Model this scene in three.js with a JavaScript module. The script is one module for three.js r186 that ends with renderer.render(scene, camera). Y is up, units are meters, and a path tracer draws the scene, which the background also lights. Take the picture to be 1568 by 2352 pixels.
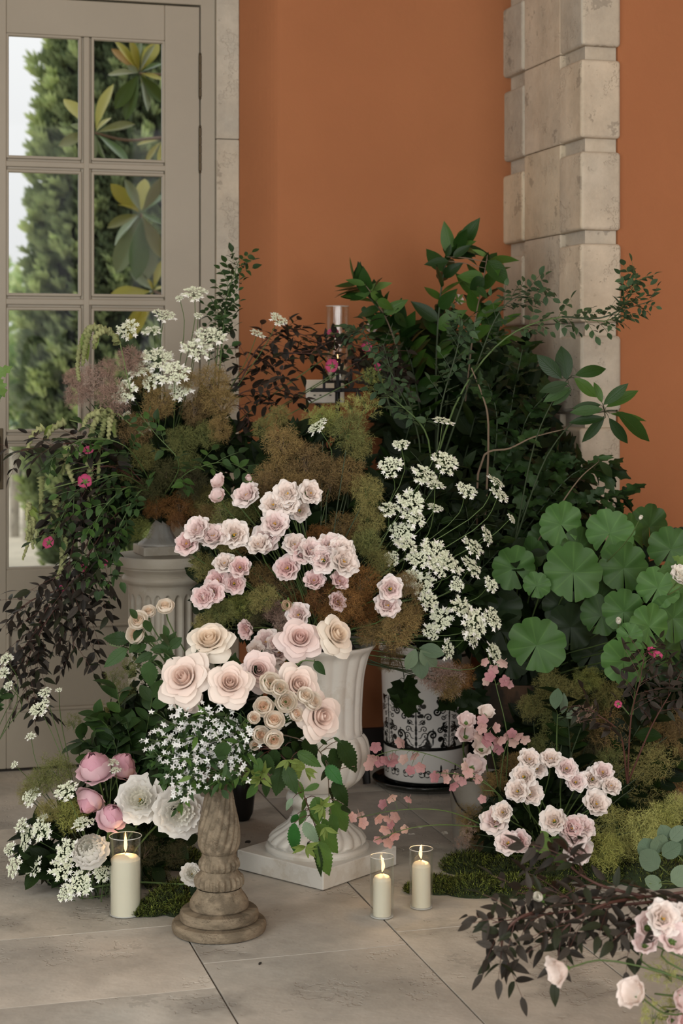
import * as THREE from 'three';
import { RoundedBoxGeometry } from 'three/addons/geometries/RoundedBoxGeometry.js';
import { mergeGeometries } from 'three/addons/utils/BufferGeometryUtils.js';
import { RectAreaLightUniformsLib } from 'three/addons/lights/RectAreaLightUniformsLib.js';

// ------------------------------------------------------------------ camera, sky, daylight, exposure
const scene = new THREE.Scene();
const FPX = 4000, EYE = 1.45, MX = 784, MY = 850;            // focal length in pixels, eye height, vanishing centre
const camera = new THREE.PerspectiveCamera(2 * Math.atan(1176 / FPX) * 180 / Math.PI, 1568 / 2352, 0.1, 200);
camera.position.set(0, EYE, 0);
camera.lookAt(0, EYE, -1);
camera.setViewOffset(1568, 2352, 0, 1176 - MY, 1568, 2352);  // a level camera with the lens shifted down
camera.focus = 4.75;
camera.userData.fStop = 4.0;
scene.add(camera);

// overcast sky, brighter overhead than at the horizon
{
  const w = 64, h = 64, d = new Float32Array(w * h * 4);
  for (let y = 0; y < h; y++) for (let x = 0; x < w; x++) {
    const s = Math.max(0, Math.sin(((y + 0.5) / h - 0.5) * Math.PI)), L = 0.80 * (1 + 1.6 * s) / 1.0, o = (y * w + x) * 4;
    d[o] = L * 0.985; d[o + 1] = L; d[o + 2] = L * 1.0; d[o + 3] = 1;
  }
  const t = new THREE.DataTexture(d, w, h, THREE.RGBAFormat, THREE.FloatType);
  t.mapping = THREE.EquirectangularReflectionMapping; t.magFilter = THREE.LinearFilter; t.needsUpdate = true;
  scene.background = t;
}

const renderer = new THREE.WebGLRenderer({ antialias: true });
renderer.toneMapping = THREE.LinearToneMapping;
renderer.toneMappingExposure = 1.0;
renderer.shadowMap.enabled = true;
RectAreaLightUniformsLib.init();

// the room's own axes: u along the back walls to the right, v into the depth
const TURN = 0.2741, CU = Math.cos(TURN), SU = Math.sin(TURN);
const W = (u, y, v) => new THREE.Vector3(u * CU - v * SU, y, -u * SU - v * CU);

// daylight of the big windows behind and to the left of the camera
function windowLight(name, u, v, w, h, turn, L, y = 2.0) {
  const l = new THREE.RectAreaLight(new THREE.Color(0.985, 0.99, 0.985), L, w, h);
  l.name = name; l.position.copy(W(u, y, v));
  const to = W(u + turn[0], y, v + turn[1]); l.lookAt(to);
  scene.add(l);
}
windowLight('window_daylight', -2.18, 0.55, 1.5, 2.9, [1, 0], 4.1);
windowLight('window_daylight', -2.18, 2.75, 1.5, 2.9, [1, 0], 4.1);
windowLight('window_daylight', -1.0, -1.58, 1.5, 2.9, [0, 1], 4.3);
windowLight('window_daylight', 1.0, -1.58, 1.5, 2.9, [0, 1], 4.3);
windowLight('window_daylight', 3.0, -1.58, 1.5, 2.9, [0, 1], 6.6);

// ------------------------------------------------------------------ helpers
let seedState = 1;
const reseed = (n) => { seedState = (n * 2654435761) >>> 0 || 1; };
const rnd = () => { seedState = (seedState + 0x6d2b79f5) | 0; let t = Math.imul(seedState ^ (seedState >>> 15), 1 | seedState); t = (t + Math.imul(t ^ (t >>> 7), 61 | t)) ^ t; return ((t ^ (t >>> 14)) >>> 0) / 4294967296; };
const rr = (a, b) => a + (b - a) * rnd();
const pick = (a) => a[Math.floor(rnd() * a.length)];
const V = (x, y, z) => new THREE.Vector3(x, y, z);
const rdir = () => { for (;;) { const v = V(rr(-1, 1), rr(-1, 1), rr(-1, 1)), l = v.length(); if (l > 0.1 && l < 1) return v.multiplyScalar(1 / l); } };
const clamp = (x, a, b) => Math.min(b, Math.max(a, x));
const mix = (a, b, t) => a + (b - a) * t;
const smooth = (a, b, x) => { const t = clamp((x - a) / (b - a), 0, 1); return t * t * (3 - 2 * t); };
// a point that the photograph shows at (x, y), at its own distance from the camera plane
const at = (px, py, d) => V((px - MX) * d / FPX, EYE - (py - MY) * d / FPX, -d);
const floorDepth = (py) => EYE * FPX / (py - MY);
const onFloor = (px, py) => at(px, py, floorDepth(py));

const used = new Map();
function numbered(n) { const k = used.get(n) || 0; used.set(n, k + 1); return k ? n + '_' + String(k).padStart(3, '0') : n; }
function tag(o, label, category, group, kind) {
  if (label) o.userData.label = label;
  if (category) o.userData.category = category;
  if (group) o.userData.group = group;
  if (kind) o.userData.kind = kind;
  return o;
}
const allThings = [];
function thing(name, label, category, pos, group, turn = 0) {
  const g = new THREE.Group(); g.name = numbered(name);
  if (pos) g.position.copy(pos);
  g.rotation.y = turn;
  tag(g, label, category, group); scene.add(g); allThings.push(g);
  return g;
}
function part(parent, name, geo, mat, label) {
  const m = new THREE.Mesh(geo, mat); m.name = name; m.castShadow = m.receiveShadow = true;
  if (label) m.userData.label = label;
  parent.add(m); return m;
}
function structure(name, geo, mat) {
  const m = new THREE.Mesh(geo, mat); m.name = name; m.userData.kind = 'structure'; m.castShadow = m.receiveShadow = true; scene.add(m); return m;
}

// ---- textures
function lattice(n, seed) { reseed(seed); const a = new Float32Array(n * n); for (let i = 0; i < n * n; i++) a[i] = rnd(); return (x, y) => { const xi = Math.floor(x), yi = Math.floor(y), fx = x - xi, fy = y - yi, sx = fx * fx * (3 - 2 * fx), sy = fy * fy * (3 - 2 * fy), q = (i, j) => a[(((j % n) + n) % n) * n + (((i % n) + n) % n)]; return mix(mix(q(xi, yi), q(xi + 1, yi), sx), mix(q(xi, yi + 1), q(xi + 1, yi + 1), sx), sy); }; }
function fbmMaker(seed, base = 4, oct = 5) {
  const ls = []; for (let i = 0; i < oct; i++) ls.push(lattice(base << i, seed + i * 17));
  return (x, y, gain = 0.5) => { let s = 0, a = 1, t = 0; for (let i = 0; i < oct; i++) { s += a * ls[i](x * (base << i), y * (base << i)); t += a; a *= gain; } return s / t; };
}
const toS = (l) => (l <= 0.0031308 ? l * 12.92 : 1.055 * Math.pow(l, 1 / 2.4) - 0.055);
function makeTex(size, fn, srgb, sizeY = size) {
  const d = new Uint8Array(size * sizeY * 4);
  for (let y = 0; y < sizeY; y++) for (let x = 0; x < size; x++) { const c = fn(x / size, y / sizeY), o = (y * size + x) * 4; d[o] = clamp(c[0], 0, 1) * 255; d[o + 1] = clamp(c[1], 0, 1) * 255; d[o + 2] = clamp(c[2], 0, 1) * 255; d[o + 3] = 255; }
  const t = new THREE.DataTexture(d, size, sizeY); t.wrapS = t.wrapT = THREE.RepeatWrapping; t.magFilter = THREE.LinearFilter; t.minFilter = THREE.LinearMipmapLinearFilter; t.generateMipmaps = true;
  if (srgb) t.colorSpace = THREE.SRGBColorSpace; t.needsUpdate = true; return t;
}
const rep = (t, u, v = u) => { const c = t.clone(); c.repeat.set(u, v); c.needsUpdate = true; return c; };
const hex = (s) => new THREE.Color(s);
const std = (color, o = {}) => new THREE.MeshStandardMaterial({ color: hex(color), roughness: 0.8, ...o });
const phys = (color, o = {}) => new THREE.MeshPhysicalMaterial({ color: hex(color), roughness: 0.7, ...o });

// ---- geometry
function metreUV(g) {                                         // uv in metres, by the plane each face looks along
  if (g.index) g = g.toNonIndexed();
  const p = g.attributes.position, n = g.attributes.normal, uv = new Float32Array(p.count * 2);
  for (let i = 0; i < p.count; i += 3) {
    let ax = 0, ay = 0, az = 0; for (let k = 0; k < 3; k++) { ax += n.getX(i + k); ay += n.getY(i + k); az += n.getZ(i + k); }
    ax = Math.abs(ax); ay = Math.abs(ay); az = Math.abs(az);
    for (let k = 0; k < 3; k++) { const j = i + k, x = p.getX(j), y = p.getY(j), z = p.getZ(j); uv[2 * j] = ax > ay && ax > az ? z : x; uv[2 * j + 1] = ay > ax && ay > az ? z : y; }
  }
  g.setAttribute('uv', new THREE.BufferAttribute(uv, 2)); return g;
}
function box(x0, x1, y0, y1, z0, z1, r = 0) {
  let g = r > 0 ? new RoundedBoxGeometry(x1 - x0, y1 - y0, z1 - z0, 2, Math.min(r, (x1 - x0) * 0.49, (y1 - y0) * 0.49, (z1 - z0) * 0.49)) : new THREE.BoxGeometry(x1 - x0, y1 - y0, z1 - z0);
  g.translate((x0 + x1) / 2, (y0 + y1) / 2, (z0 + z1) / 2); return metreUV(g);
}
// room box: u and v of the room's axes; local x = u, local z = -v
const rbox = (u0, u1, y0, y1, v0, v1, r = 0) => box(u0, u1, y0, y1, -v1, -v0, r);
const join = (list) => { const l = list.map((g) => { g = g.index ? g.toNonIndexed() : g; for (const k of Object.keys(g.attributes)) if (!['position', 'normal', 'uv'].includes(k)) g.deleteAttribute(k); return g; }); return l.length > 1 ? mergeGeometries(l) : l[0]; };
function roomThing(o) { o.rotation.y = TURN; return o; }

// surface from a grid of points f(i/nu, j/nv) -> [x, y, z]
function gridGeo(nu, nv, f, colorF) {
  const pos = [], uv = [], idx = [], col = colorF ? [] : null;
  for (let j = 0; j <= nv; j++) for (let i = 0; i <= nu; i++) { const u = i / nu, v = j / nv, p = f(u, v); pos.push(p[0], p[1], p[2]); uv.push(u, v); if (col) col.push(...colorF(u, v)); }
  for (let j = 0; j < nv; j++) for (let i = 0; i < nu; i++) { const a = j * (nu + 1) + i, b = a + 1, c = a + nu + 1, d = c + 1; idx.push(a, c, b, b, c, d); }
  const g = new THREE.BufferGeometry(); g.setAttribute('position', new THREE.Float32BufferAttribute(pos, 3)); g.setAttribute('uv', new THREE.Float32BufferAttribute(uv, 2)); if (col) g.setAttribute('color', new THREE.Float32BufferAttribute(col, 3));
  g.setIndex(idx); g.computeVertexNormals(); return g;
}
// turned body with flutes: prof = [[r, y], ...] smoothed or not, mod(theta, t, y, r) -> radius
function turned(prof, segs, mod, sub = 4) {
  const pts = [];
  for (let i = 0; i < prof.length - 1; i++) { const n = prof[i][2] || sub; for (let k = 0; k < n; k++) { const t = k / n; pts.push([mix(prof[i][0], prof[i + 1][0], t), mix(prof[i][1], prof[i + 1][1], t)]); } }
  pts.push(prof[prof.length - 1]);
  const nv = pts.length - 1;
  const g = gridGeo(segs, nv, (u, v) => { const p = pts[Math.round(v * nv)], th = -u * Math.PI * 2; const r = mod ? mod(th, p[1], p[0]) : p[0]; return [Math.cos(th) * r, p[1], Math.sin(th) * r]; });
  // weld the seam's normals
  const n = g.attributes.normal; for (let j = 0; j <= nv; j++) { const a = j * (segs + 1), b = a + segs; const x = n.getX(a) + n.getX(b), y = n.getY(a) + n.getY(b), z = n.getZ(a) + n.getZ(b), l = Math.hypot(x, y, z) || 1; n.setXYZ(a, x / l, y / l, z / l); n.setXYZ(b, x / l, y / l, z / l); }
  const uv = g.attributes.uv; for (let j = 0; j <= nv; j++) for (let i = 0; i <= segs; i++) { const k = j * (segs + 1) + i; uv.setXY(k, uv.getX(k) * 0.7, pts[j][1]); }
  return g;
}
// smooth profile through control points
function curveProf(pts, n = 40) { const c = new THREE.CatmullRomCurve3(pts.map((p) => V(p[0], p[1], 0)), false, 'catmullrom', 0.4); return c.getPoints(n).map((p) => [Math.max(0.0005, p.x), p.y, 1]); }
// tapering tube along points
function tube(points, r0, r1 = r0, sides = 5, segs = Math.max(4, points.length * 3), bump) {
  const c = points.length > 2 ? new THREE.CatmullRomCurve3(points, false, 'centripetal') : new THREE.LineCurve3(points[0], points[1]);
  const pos = [], uv = [], idx = []; let nrm = null; const L = c.getLength();
  for (let i = 0; i <= segs; i++) {
    const t = i / segs, p = c.getPoint(t), T = c.getTangent(t);
    if (!nrm) nrm = Math.abs(T.y) < 0.9 ? V(0, 1, 0) : V(1, 0, 0);
    nrm = nrm.clone().addScaledVector(T, -nrm.dot(T)).normalize(); const B = T.clone().cross(nrm);
    let r = mix(r0, r1, t);
    for (let k = 0; k <= sides; k++) { const a = k / sides * Math.PI * 2, q = bump ? r * bump(t, a) : r; pos.push(p.x + q * (Math.cos(a) * nrm.x + Math.sin(a) * B.x), p.y + q * (Math.cos(a) * nrm.y + Math.sin(a) * B.y), p.z + q * (Math.cos(a) * nrm.z + Math.sin(a) * B.z)); uv.push(k / sides * 0.1, t * L); }
  }
  for (let i = 0; i < segs; i++) for (let k = 0; k < sides; k++) { const a = i * (sides + 1) + k, b = a + sides + 1; idx.push(a, a + 1, b, b, a + 1, b + 1); }
  const g = new THREE.BufferGeometry(); g.setAttribute('position', new THREE.Float32BufferAttribute(pos, 3)); g.setAttribute('uv', new THREE.Float32BufferAttribute(uv, 2)); g.setIndex(idx); g.computeVertexNormals(); return g;
}
// ------------------------------------------------------------------ surfaces
const fA = fbmMaker(11, 4, 6), fB = fbmMaker(51, 3, 6), fC = fbmMaker(91, 8, 6);
const texPlaster = makeTex(512, (x, y) => { const n = fA(x, y), m = fB(x, y), g = fC(x, y); const k = 0.90 + 0.12 * n + 0.05 * (g - 0.5), w = smooth(0.5, 0.75, m) * 0.05; return [toS(0.9 * k + w * 0.3), toS(0.88 * k + w * 0.5), toS(0.86 * k + w * 0.5)]; }, true);
const texPlasterBump = makeTex(512, (x, y) => { const n = fC(x, y, 0.7) * 0.5 + fB(x, y) * 0.5; return [n, n, n]; });
const texStone = makeTex(1024, (x, y) => {
  const n = fA(x, y, 0.6), m = fB(x, y), g = fC(x, y, 0.75); let k = 0.70 + 0.5 * (n - 0.5) + 0.35 * (g - 0.5);
  const stain = smooth(0.54, 0.68, m) * smooth(0.45, 0.7, fC(y, x, 0.6)); k *= 1 - 0.3 * stain; k += 0.10 * smooth(0.58, 0.72, fB(y + 0.3, x)); if (g > 0.69) k *= 0.8;
  const warm = (fB(x * 1 + 0.5, y) - 0.5) * 0.12; return [toS(k * (1.0 + warm)), toS(k * 0.955), toS(k * (0.885 - warm * 0.6))];
}, true);
const texStoneBump = makeTex(1024, (x, y) => { const n = fC(x, y, 0.75), m = fA(x, y); let k = n * 0.6 + m * 0.4; if (fC(y, x, 0.8) > 0.66) k -= 0.25; return [k, k, k]; });
const texAshlar = makeTex(1024, (x, y) => {
  const n = fA(x, y, 0.6), g = fC(x, y, 0.8), st = fC(x * 1.0, y * 0.125 + 0.3, 0.6); let k = 0.76 + 0.3 * (n - 0.5) + 0.3 * (g - 0.5) + 0.25 * (st - 0.5);
  if (fC(y + 0.2, x, 0.7) > 0.70) k *= 0.72; const warm = (fB(x, y) - 0.5) * 0.14; return [toS(k * (1 + warm)), toS(k * 0.95), toS(k * (0.86 - warm))];
}, true);
const texPaint = makeTex(512, (x, y) => { const k = 0.92 + 0.1 * (fA(x, y) - 0.5) + 0.06 * (fC(x, y) - 0.5); const s = toS(k); return [s, s, s]; }, true);
const texGravel = makeTex(512, (x, y) => { const k = 0.8 + 0.5 * (fC(x, y, 0.9) - 0.5); return [toS(k), toS(k * 0.96), toS(k * 0.88)]; }, true);

const mOrange = phys('#a76e4b', { map: rep(texPlaster, 0.7), bumpMap: rep(texPlasterBump, 1.4), bumpScale: 0.004, roughness: 0.92, specularIntensity: 0.3 });
const mSlabs = [['#d0cdc7', 0], ['#c9c7c2', 0.37], ['#d2cec6', 0.71], ['#c4c1bc', 0.13]].map(([c, o]) => { const t = rep(texStone, 0.8), b = rep(texStoneBump, 0.8); t.offset.set(o, o * 1.7); b.offset.copy(t.offset); return phys(c, { map: t, bumpMap: b, bumpScale: 0.005, roughness: 0.62, specularIntensity: 0.5 }); });
const mMortar = std('#4f473e', { map: rep(texGravel, 3), roughness: 1 });
const mGap = std('#2b2621', { roughness: 1 });
const mAshlars = [['#d3c9bb', 0], ['#cbc5bb', 0.31], ['#d8ccb9', 0.62], ['#c6c0b6', 0.83]].map(([c, o]) => { const t = rep(texAshlar, 1.1), b = rep(texStoneBump, 1.6); t.offset.set(o, o * 2.3); b.offset.copy(t.offset); return phys(c, { map: t, bumpMap: b, bumpScale: 0.006, roughness: 0.9, specularIntensity: 0.3 }); });
const mDoor = phys('#9b9282', { map: rep(texPaint, 1), roughness: 0.45, specularIntensity: 0.6 });
const mCeil = std('#d8d2c4', { map: rep(texPlaster, 0.5) });
const mBrass = phys('#4a3f2e', { metalness: 0.7, roughness: 0.45 });
const mPane = new THREE.MeshPhysicalMaterial({ color: new THREE.Color(0.9, 0.9, 0.9), roughness: 0.03, transmission: 1, thickness: 0, ior: 1.45, specularIntensity: 0.15 });
const mCream = std('#cfc8ba', { map: rep(texPlaster, 0.5) });
const mSkirt = std('#1c1512', { roughness: 0.6 });

// ------------------------------------------------------------------ floor of flagstones
{
  const floor = new THREE.Group(); floor.name = 'floor'; floor.userData.kind = 'structure'; scene.add(floor); floor.rotation.y = TURN;
  part(floor, 'mortar_bed', rbox(-2.5, 4.5, -0.2, -0.0055, -1.9, 6.9), mMortar);
  reseed(5);
  const cols = [[-2.2, -1.7], [-1.7, -1.15], [-1.15, -0.68], [-0.68, -0.2], [-0.2, 0.3], [0.3, 0.826], [0.826, 1.352], [1.352, 1.775], [1.775, 2.3], [2.3, 2.78], [2.78, 3.3], [3.3, 3.75], [3.75, 4.2]];
  const rows = { 5: [-1.6, -0.7, 0.2, 1.0, 1.9, 2.8, 3.55, 4.02, 4.5, 5.58, 6.42], 6: [-1.6, -0.6, 0.4, 1.3, 2.1, 3.0, 4.19, 5.47, 6.42], 7: [-1.6, -0.9, 0, 0.9, 1.7, 2.6, 3.5, 4.29, 5.06, 5.75, 6.42], 4: [-1.6, -1, 0, 1, 2, 3, 4.25, 5.2, 6.42], 8: [-1.6, -1, 0, 1, 2, 3.1, 4.0, 4.9, 5.7, 6.42] };
  cols.forEach(([u0, u1], c) => {
    let ys = rows[c]; if (!ys) { ys = [-1.6]; while (ys[ys.length - 1] < 5.6) ys.push(ys[ys.length - 1] + rr(0.7, 1.1)); ys.push(6.42); }
    for (let i = 0; i < ys.length - 1; i++) {
      const j = 0.0024, jv = 0.0008, s = rbox(u0 + j, u1 - j, -0.05, 0, ys[i] + jv, ys[i + 1] - jv, 0.0009), m = part(floor, 'paving_slab', s, pick(mSlabs));
      m.position.y = -0.0004 - rnd() * 0.0011;
    }
  });
}

// ------------------------------------------------------------------ walls
const H0 = 4.2, VD = 6.377, VB = 6.162, VR = 5.449, UA = 1.305, UB = 1.388, UC = 1.4706, UQ = 2.374, UR = 2.516;
const DOOR_L = -0.41, DOOR_T = 2.86;
const S = (name, geos, m) => roomThing(structure(name, join(geos), m));
S('wall_left', [rbox(-2.5, -2.2, -0.2, 0.5, -1.9, 6.8), rbox(-2.5, -2.2, 3.5, H0, -1.9, 6.8), rbox(-2.5, -2.2, 0.5, 3.5, -1.9, -0.25), rbox(-2.5, -2.2, 0.5, 3.5, 1.35, 1.95), rbox(-2.5, -2.2, 0.5, 3.5, 3.55, 6.8)], mCream);
S('wall_front', [rbox(-2.2, 4.5, -0.2, 0.5, -1.9, -1.6), rbox(-2.2, 4.5, 3.5, H0, -1.9, -1.6), rbox(-2.2, -1.8, 0.5, 3.5, -1.9, -1.6), rbox(-0.2, 0.2, 0.5, 3.5, -1.9, -1.6), rbox(1.8, 2.2, 0.5, 3.5, -1.9, -1.6), rbox(3.8, 4.5, 0.5, 3.5, -1.9, -1.6)], mCream);
S('wall_door', [rbox(-2.2, DOOR_L - 0.083, -0.2, H0, VD - 0.006, VD + 0.3), rbox(DOOR_L - 0.083, UB, DOOR_T + 0.08, H0, VD - 0.006, VD + 0.3), rbox(UB - 0.02, UB + 0.2, -0.2, H0, VD + 0.03, VD + 0.3)], mOrange);
{ // the orange wall with its splayed end beside the door
  const s = new THREE.Shape(); s.moveTo(UB, -VD - 0.002); s.lineTo(UB + 0.004, -VD + 0.02); s.quadraticCurveTo(UC - 0.012, -VB - 0.03, UC + 0.03, -VB); s.lineTo(UQ + 0.05, -VB); s.lineTo(UQ + 0.05, -VD - 0.3); s.lineTo(UB, -VD - 0.3); s.closePath();
  const g = new THREE.ExtrudeGeometry(s, { depth: H0 + 0.2, bevelEnabled: false, curveSegments: 10 }); g.rotateX(Math.PI / 2); g.scale(1, 1, 1);
  // shape (x, y) lies in (u, -v); after the turn y -> z, depth -> -y
  g.translate(0, H0, 0); S('wall_back', [metreUV(g)], mOrange);
}
S('wall_right', [rbox(UR - 0.002, 4.5, -0.2, H0, VR + 0.012, VD + 0.3), rbox(4.2, 4.5, -0.2, H0, -1.6, VR + 0.02)], mOrange);
S('ceiling', [rbox(-2.5, 4.5, H0, H0 + 0.2, -1.9, 6.8)], mCeil);
S('baseboard_back', [rbox(UC + 0.02, UQ - 0.005, 0, 0.13, VB - 0.018, VB + 0.01, 0.004)], mSkirt);

// ------------------------------------------------------------------ rusticated stone pier: core and courses of blocks
{
  const pier = new THREE.Group(); pier.name = 'wall_stone_pier'; pier.userData.kind = 'structure'; scene.add(pier); pier.rotation.y = TURN;
  part(pier, 'pier_core', rbox(UQ + 0.024, UR - 0.004, -0.1, H0, VR + 0.024, VB + 0.02), mAshlars[1]);
  const C0 = 0.986 - 0.312 * 3, CH = 0.3125; reseed(31);
  for (let k = 0; k < 14; k++) {
    const y0 = Math.max(0, C0 + k * CH), y1 = Math.min(H0, C0 + (k + 1) * CH - 0.046); if (y1 - y0 < 0.05) continue;
    const j = () => rr(-0.003, 0.003), full = Math.min(H0, C0 + (k + 1) * CH - 0.002);
    const q = part(pier, 'quoin_block', rbox(UQ + j(), UR + 0.004 + j(), y0, y1, VR + j(), VR + 0.196, 0.013), pick(mAshlars));
    if (k > 2 && rnd() < 0.6) chip(q.geometry);
    part(pier, 'reveal_block', rbox(UQ + 0.003, UQ + 0.12, y0, full, VR + 0.190, VB - 0.186, 0.006), pick(mAshlars));
    part(pier, 'quoin_block', rbox(UQ - 0.004 + j(), UQ + 0.1, y0 + j(), y1 + j() - 0.008, VB - 0.19, VB + 0.03, 0.013), pick(mAshlars));
  }
  function chip(g) { const p = g.attributes.position, cy = rnd() < 0.5 ? 1e9 : -1e9; let lo = 1e9, hi = -1e9; for (let i = 0; i < p.count; i++) { lo = Math.min(lo, p.getY(i)); hi = Math.max(hi, p.getY(i)); } for (let i = 0; i < p.count; i++) if (p.getY(i) < lo + 0.02) { const z = p.getZ(i); p.setY(i, p.getY(i) + 0.012 * smooth(-VR - 0.05, -VR, z) * rr(0.6, 1)); } }
}

// ------------------------------------------------------------------ stone architrave of the door
{
  const t = new THREE.Group(); t.name = 'trim_1'; t.userData.kind = 'structure'; scene.add(t); t.rotation.y = TURN; reseed(8);
  let y = 0; for (const h of [0.82, 0.71, 0.78, 0.62, 0.1]) { part(t, 'jamb_stone', rbox(UA, UB + 0.003, y + 0.001, Math.min(y + h, DOOR_T + 0.06) - 0.001, VD - 0.022, VD + 0.25, 0.004), pick([mAshlars[1], mAshlars[3]])); y += h; if (y > DOOR_T) break; }
  part(t, 'lintel_stone', rbox(DOOR_L - 0.083, UB + 0.003, DOOR_T + 0.061, DOOR_T + 0.17, VD - 0.022, VD + 0.25, 0.004), mAshlars[1]);
  part(t, 'jamb_stone', rbox(DOOR_L - 0.083, DOOR_L, 0, DOOR_T + 0.06, VD - 0.022, VD + 0.25, 0.004), mAshlars[3]);
}
// ------------------------------------------------------------------ painted frame and glazed leaves
{
  const f = new THREE.Group(); f.name = 'trim_2'; f.userData.kind = 'structure'; scene.add(f); f.rotation.y = TURN;
  part(f, 'frame_post', rbox(1.2485, UA - 0.001, 0, DOOR_T + 0.06, VD - 0.006, VD + 0.1, 0.004), mDoor);
  part(f, 'frame_post', rbox(DOOR_L + 0.001, DOOR_L + 0.057, 0, DOOR_T + 0.06, VD - 0.006, VD + 0.1, 0.004), mDoor);
  part(f, 'frame_head', rbox(DOOR_L, UA, 2.806, DOOR_T + 0.06, VD - 0.005, VD + 0.1, 0.004), mDoor);
  part(f, 'threshold', rbox(DOOR_L, UA, -0.02, 0.008, VD + 0.01, VD + 0.3, 0.004), mGap);
  const glassY = [[0.729, 1.182], [1.226, 1.676], [1.720, 2.175], [2.218, 2.668]];
  function leaf(name, u0, u1, mirror) {
    const d = new THREE.Group(); d.name = name; d.userData.kind = 'structure'; scene.add(d); d.rotation.y = TURN;
    const X = (u) => (mirror ? 0.838 - u : u), P = (n, a, b, y0, y1, v0, v1, r = 0.004, m = mDoor) => { const p = X(a), q = X(b); return part(d, n, rbox(Math.min(p, q), Math.max(p, q), y0, y1, v0, v1, r), m); };
    const v0 = VD, v1 = VD + 0.045;
    P('stile', 0.42, 0.538, 0.01, 2.80, v0, v1); P('stile', 1.115, 1.2455, 0.01, 2.80, v0, v1);
    P('rail', 0.538, 1.115, 2.668, 2.80, v0, v1); P('rail', 0.538, 1.115, 0.52, 0.729, v0, v1); P('rail', 0.538, 1.115, 0.01, 0.215, v0, v1);
    P('panel', 0.53, 1.12, 0.20, 0.53, v0 + 0.012, v1 - 0.008, 0.003);
    for (const [a, b, c, e] of [[0.538, 1.115, 0.51, 0.524], [0.538, 1.115, 0.211, 0.225], [0.536, 0.55, 0.215, 0.52], [1.103, 1.117, 0.215, 0.52]]) P('panel_moulding', a, b, c, e, v0 - 0.004, v0 + 0.02, 0.006);
    P('muntin', 0.807, 0.846, 0.729, 2.668, v0 + 0.012, v1, 0.005); P('muntin_face', 0.8155, 0.8375, 0.729, 2.668, v0 + 0.002, v0 + 0.02, 0.004);
    for (let i = 0; i < 3; i++) for (const [a, b] of [[0.538, 0.807], [0.846, 1.115]]) { P('muntin', a, b, glassY[i][1], glassY[i + 1][0], v0 + 0.012, v1, 0.005); P('muntin_face', a - 0.012, b + 0.012, glassY[i][1] + 0.011, glassY[i + 1][0] - 0.011, v0 + 0.002, v0 + 0.02, 0.004); }
    for (const [y0, y1] of glassY) for (const [a, b] of [[0.538, 0.807], [0.846, 1.115]]) {
      P('glazing_bead', a - 0.002, a + 0.009, y0, y1, v0 + 0.004, v0 + 0.03, 0.004); P('glazing_bead', b - 0.009, b + 0.002, y0, y1, v0 + 0.004, v0 + 0.03, 0.004); P('glazing_bead', a, b, y1 - 0.009, y1 + 0.002, v0 + 0.004, v0 + 0.03, 0.004); P('glazing_bead', a, b, y0 - 0.002, y0 + 0.009, v0 + 0.004, v0 + 0.03, 0.004);
      const g = new THREE.PlaneGeometry(b - a + 0.02, y1 - y0 + 0.02); const m = part(d, 'pane', g, mPane); m.position.set((X(a) + X(b)) / 2, (y0 + y1) / 2, -(v0 + 0.026));
    }
    for (const [y0, y1] of [[2.465, 2.62], [2.19, 2.35]]) for (let k = 0; k < 1; k++) {
      const gs = []; for (let i = 0; i < 5; i++) { const c = new THREE.CylinderGeometry(0.0062, 0.0062, (y1 - y0) / 5 - 0.0015, 10); c.translate(0, y0 + (y1 - y0) * (i + 0.5) / 5, 0); gs.push(c); }
      for (const e of [y0 - 0.004, y1 + 0.004]) { const c = new THREE.SphereGeometry(0.0058, 8, 6); c.translate(0, e, 0); gs.push(c); }
      const h = part(d, 'hinge', join(gs), mBrass); h.position.set(X(1.2468), 0, -(v0 - 0.003));
    }
    { const c = tube([V(0, 1.05, 0), V(0, 1.1, 0.035), V(0, 1.16, 0.035), V(0, 1.21, 0)], 0.009, 0.009, 8, 16), h = part(d, 'handle', c, mBrass); h.position.set(X(0.508), 0, -v0); part(h, 'handle_plate', rbox(-0.018, 0.018, 1.02, 1.24, -0.004, 0.001, 0.003), mBrass); }
  }
  leaf('door_1', 0.42, 1.2455, false); leaf('door_2', 0.42, 1.2455, true);
}
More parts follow.
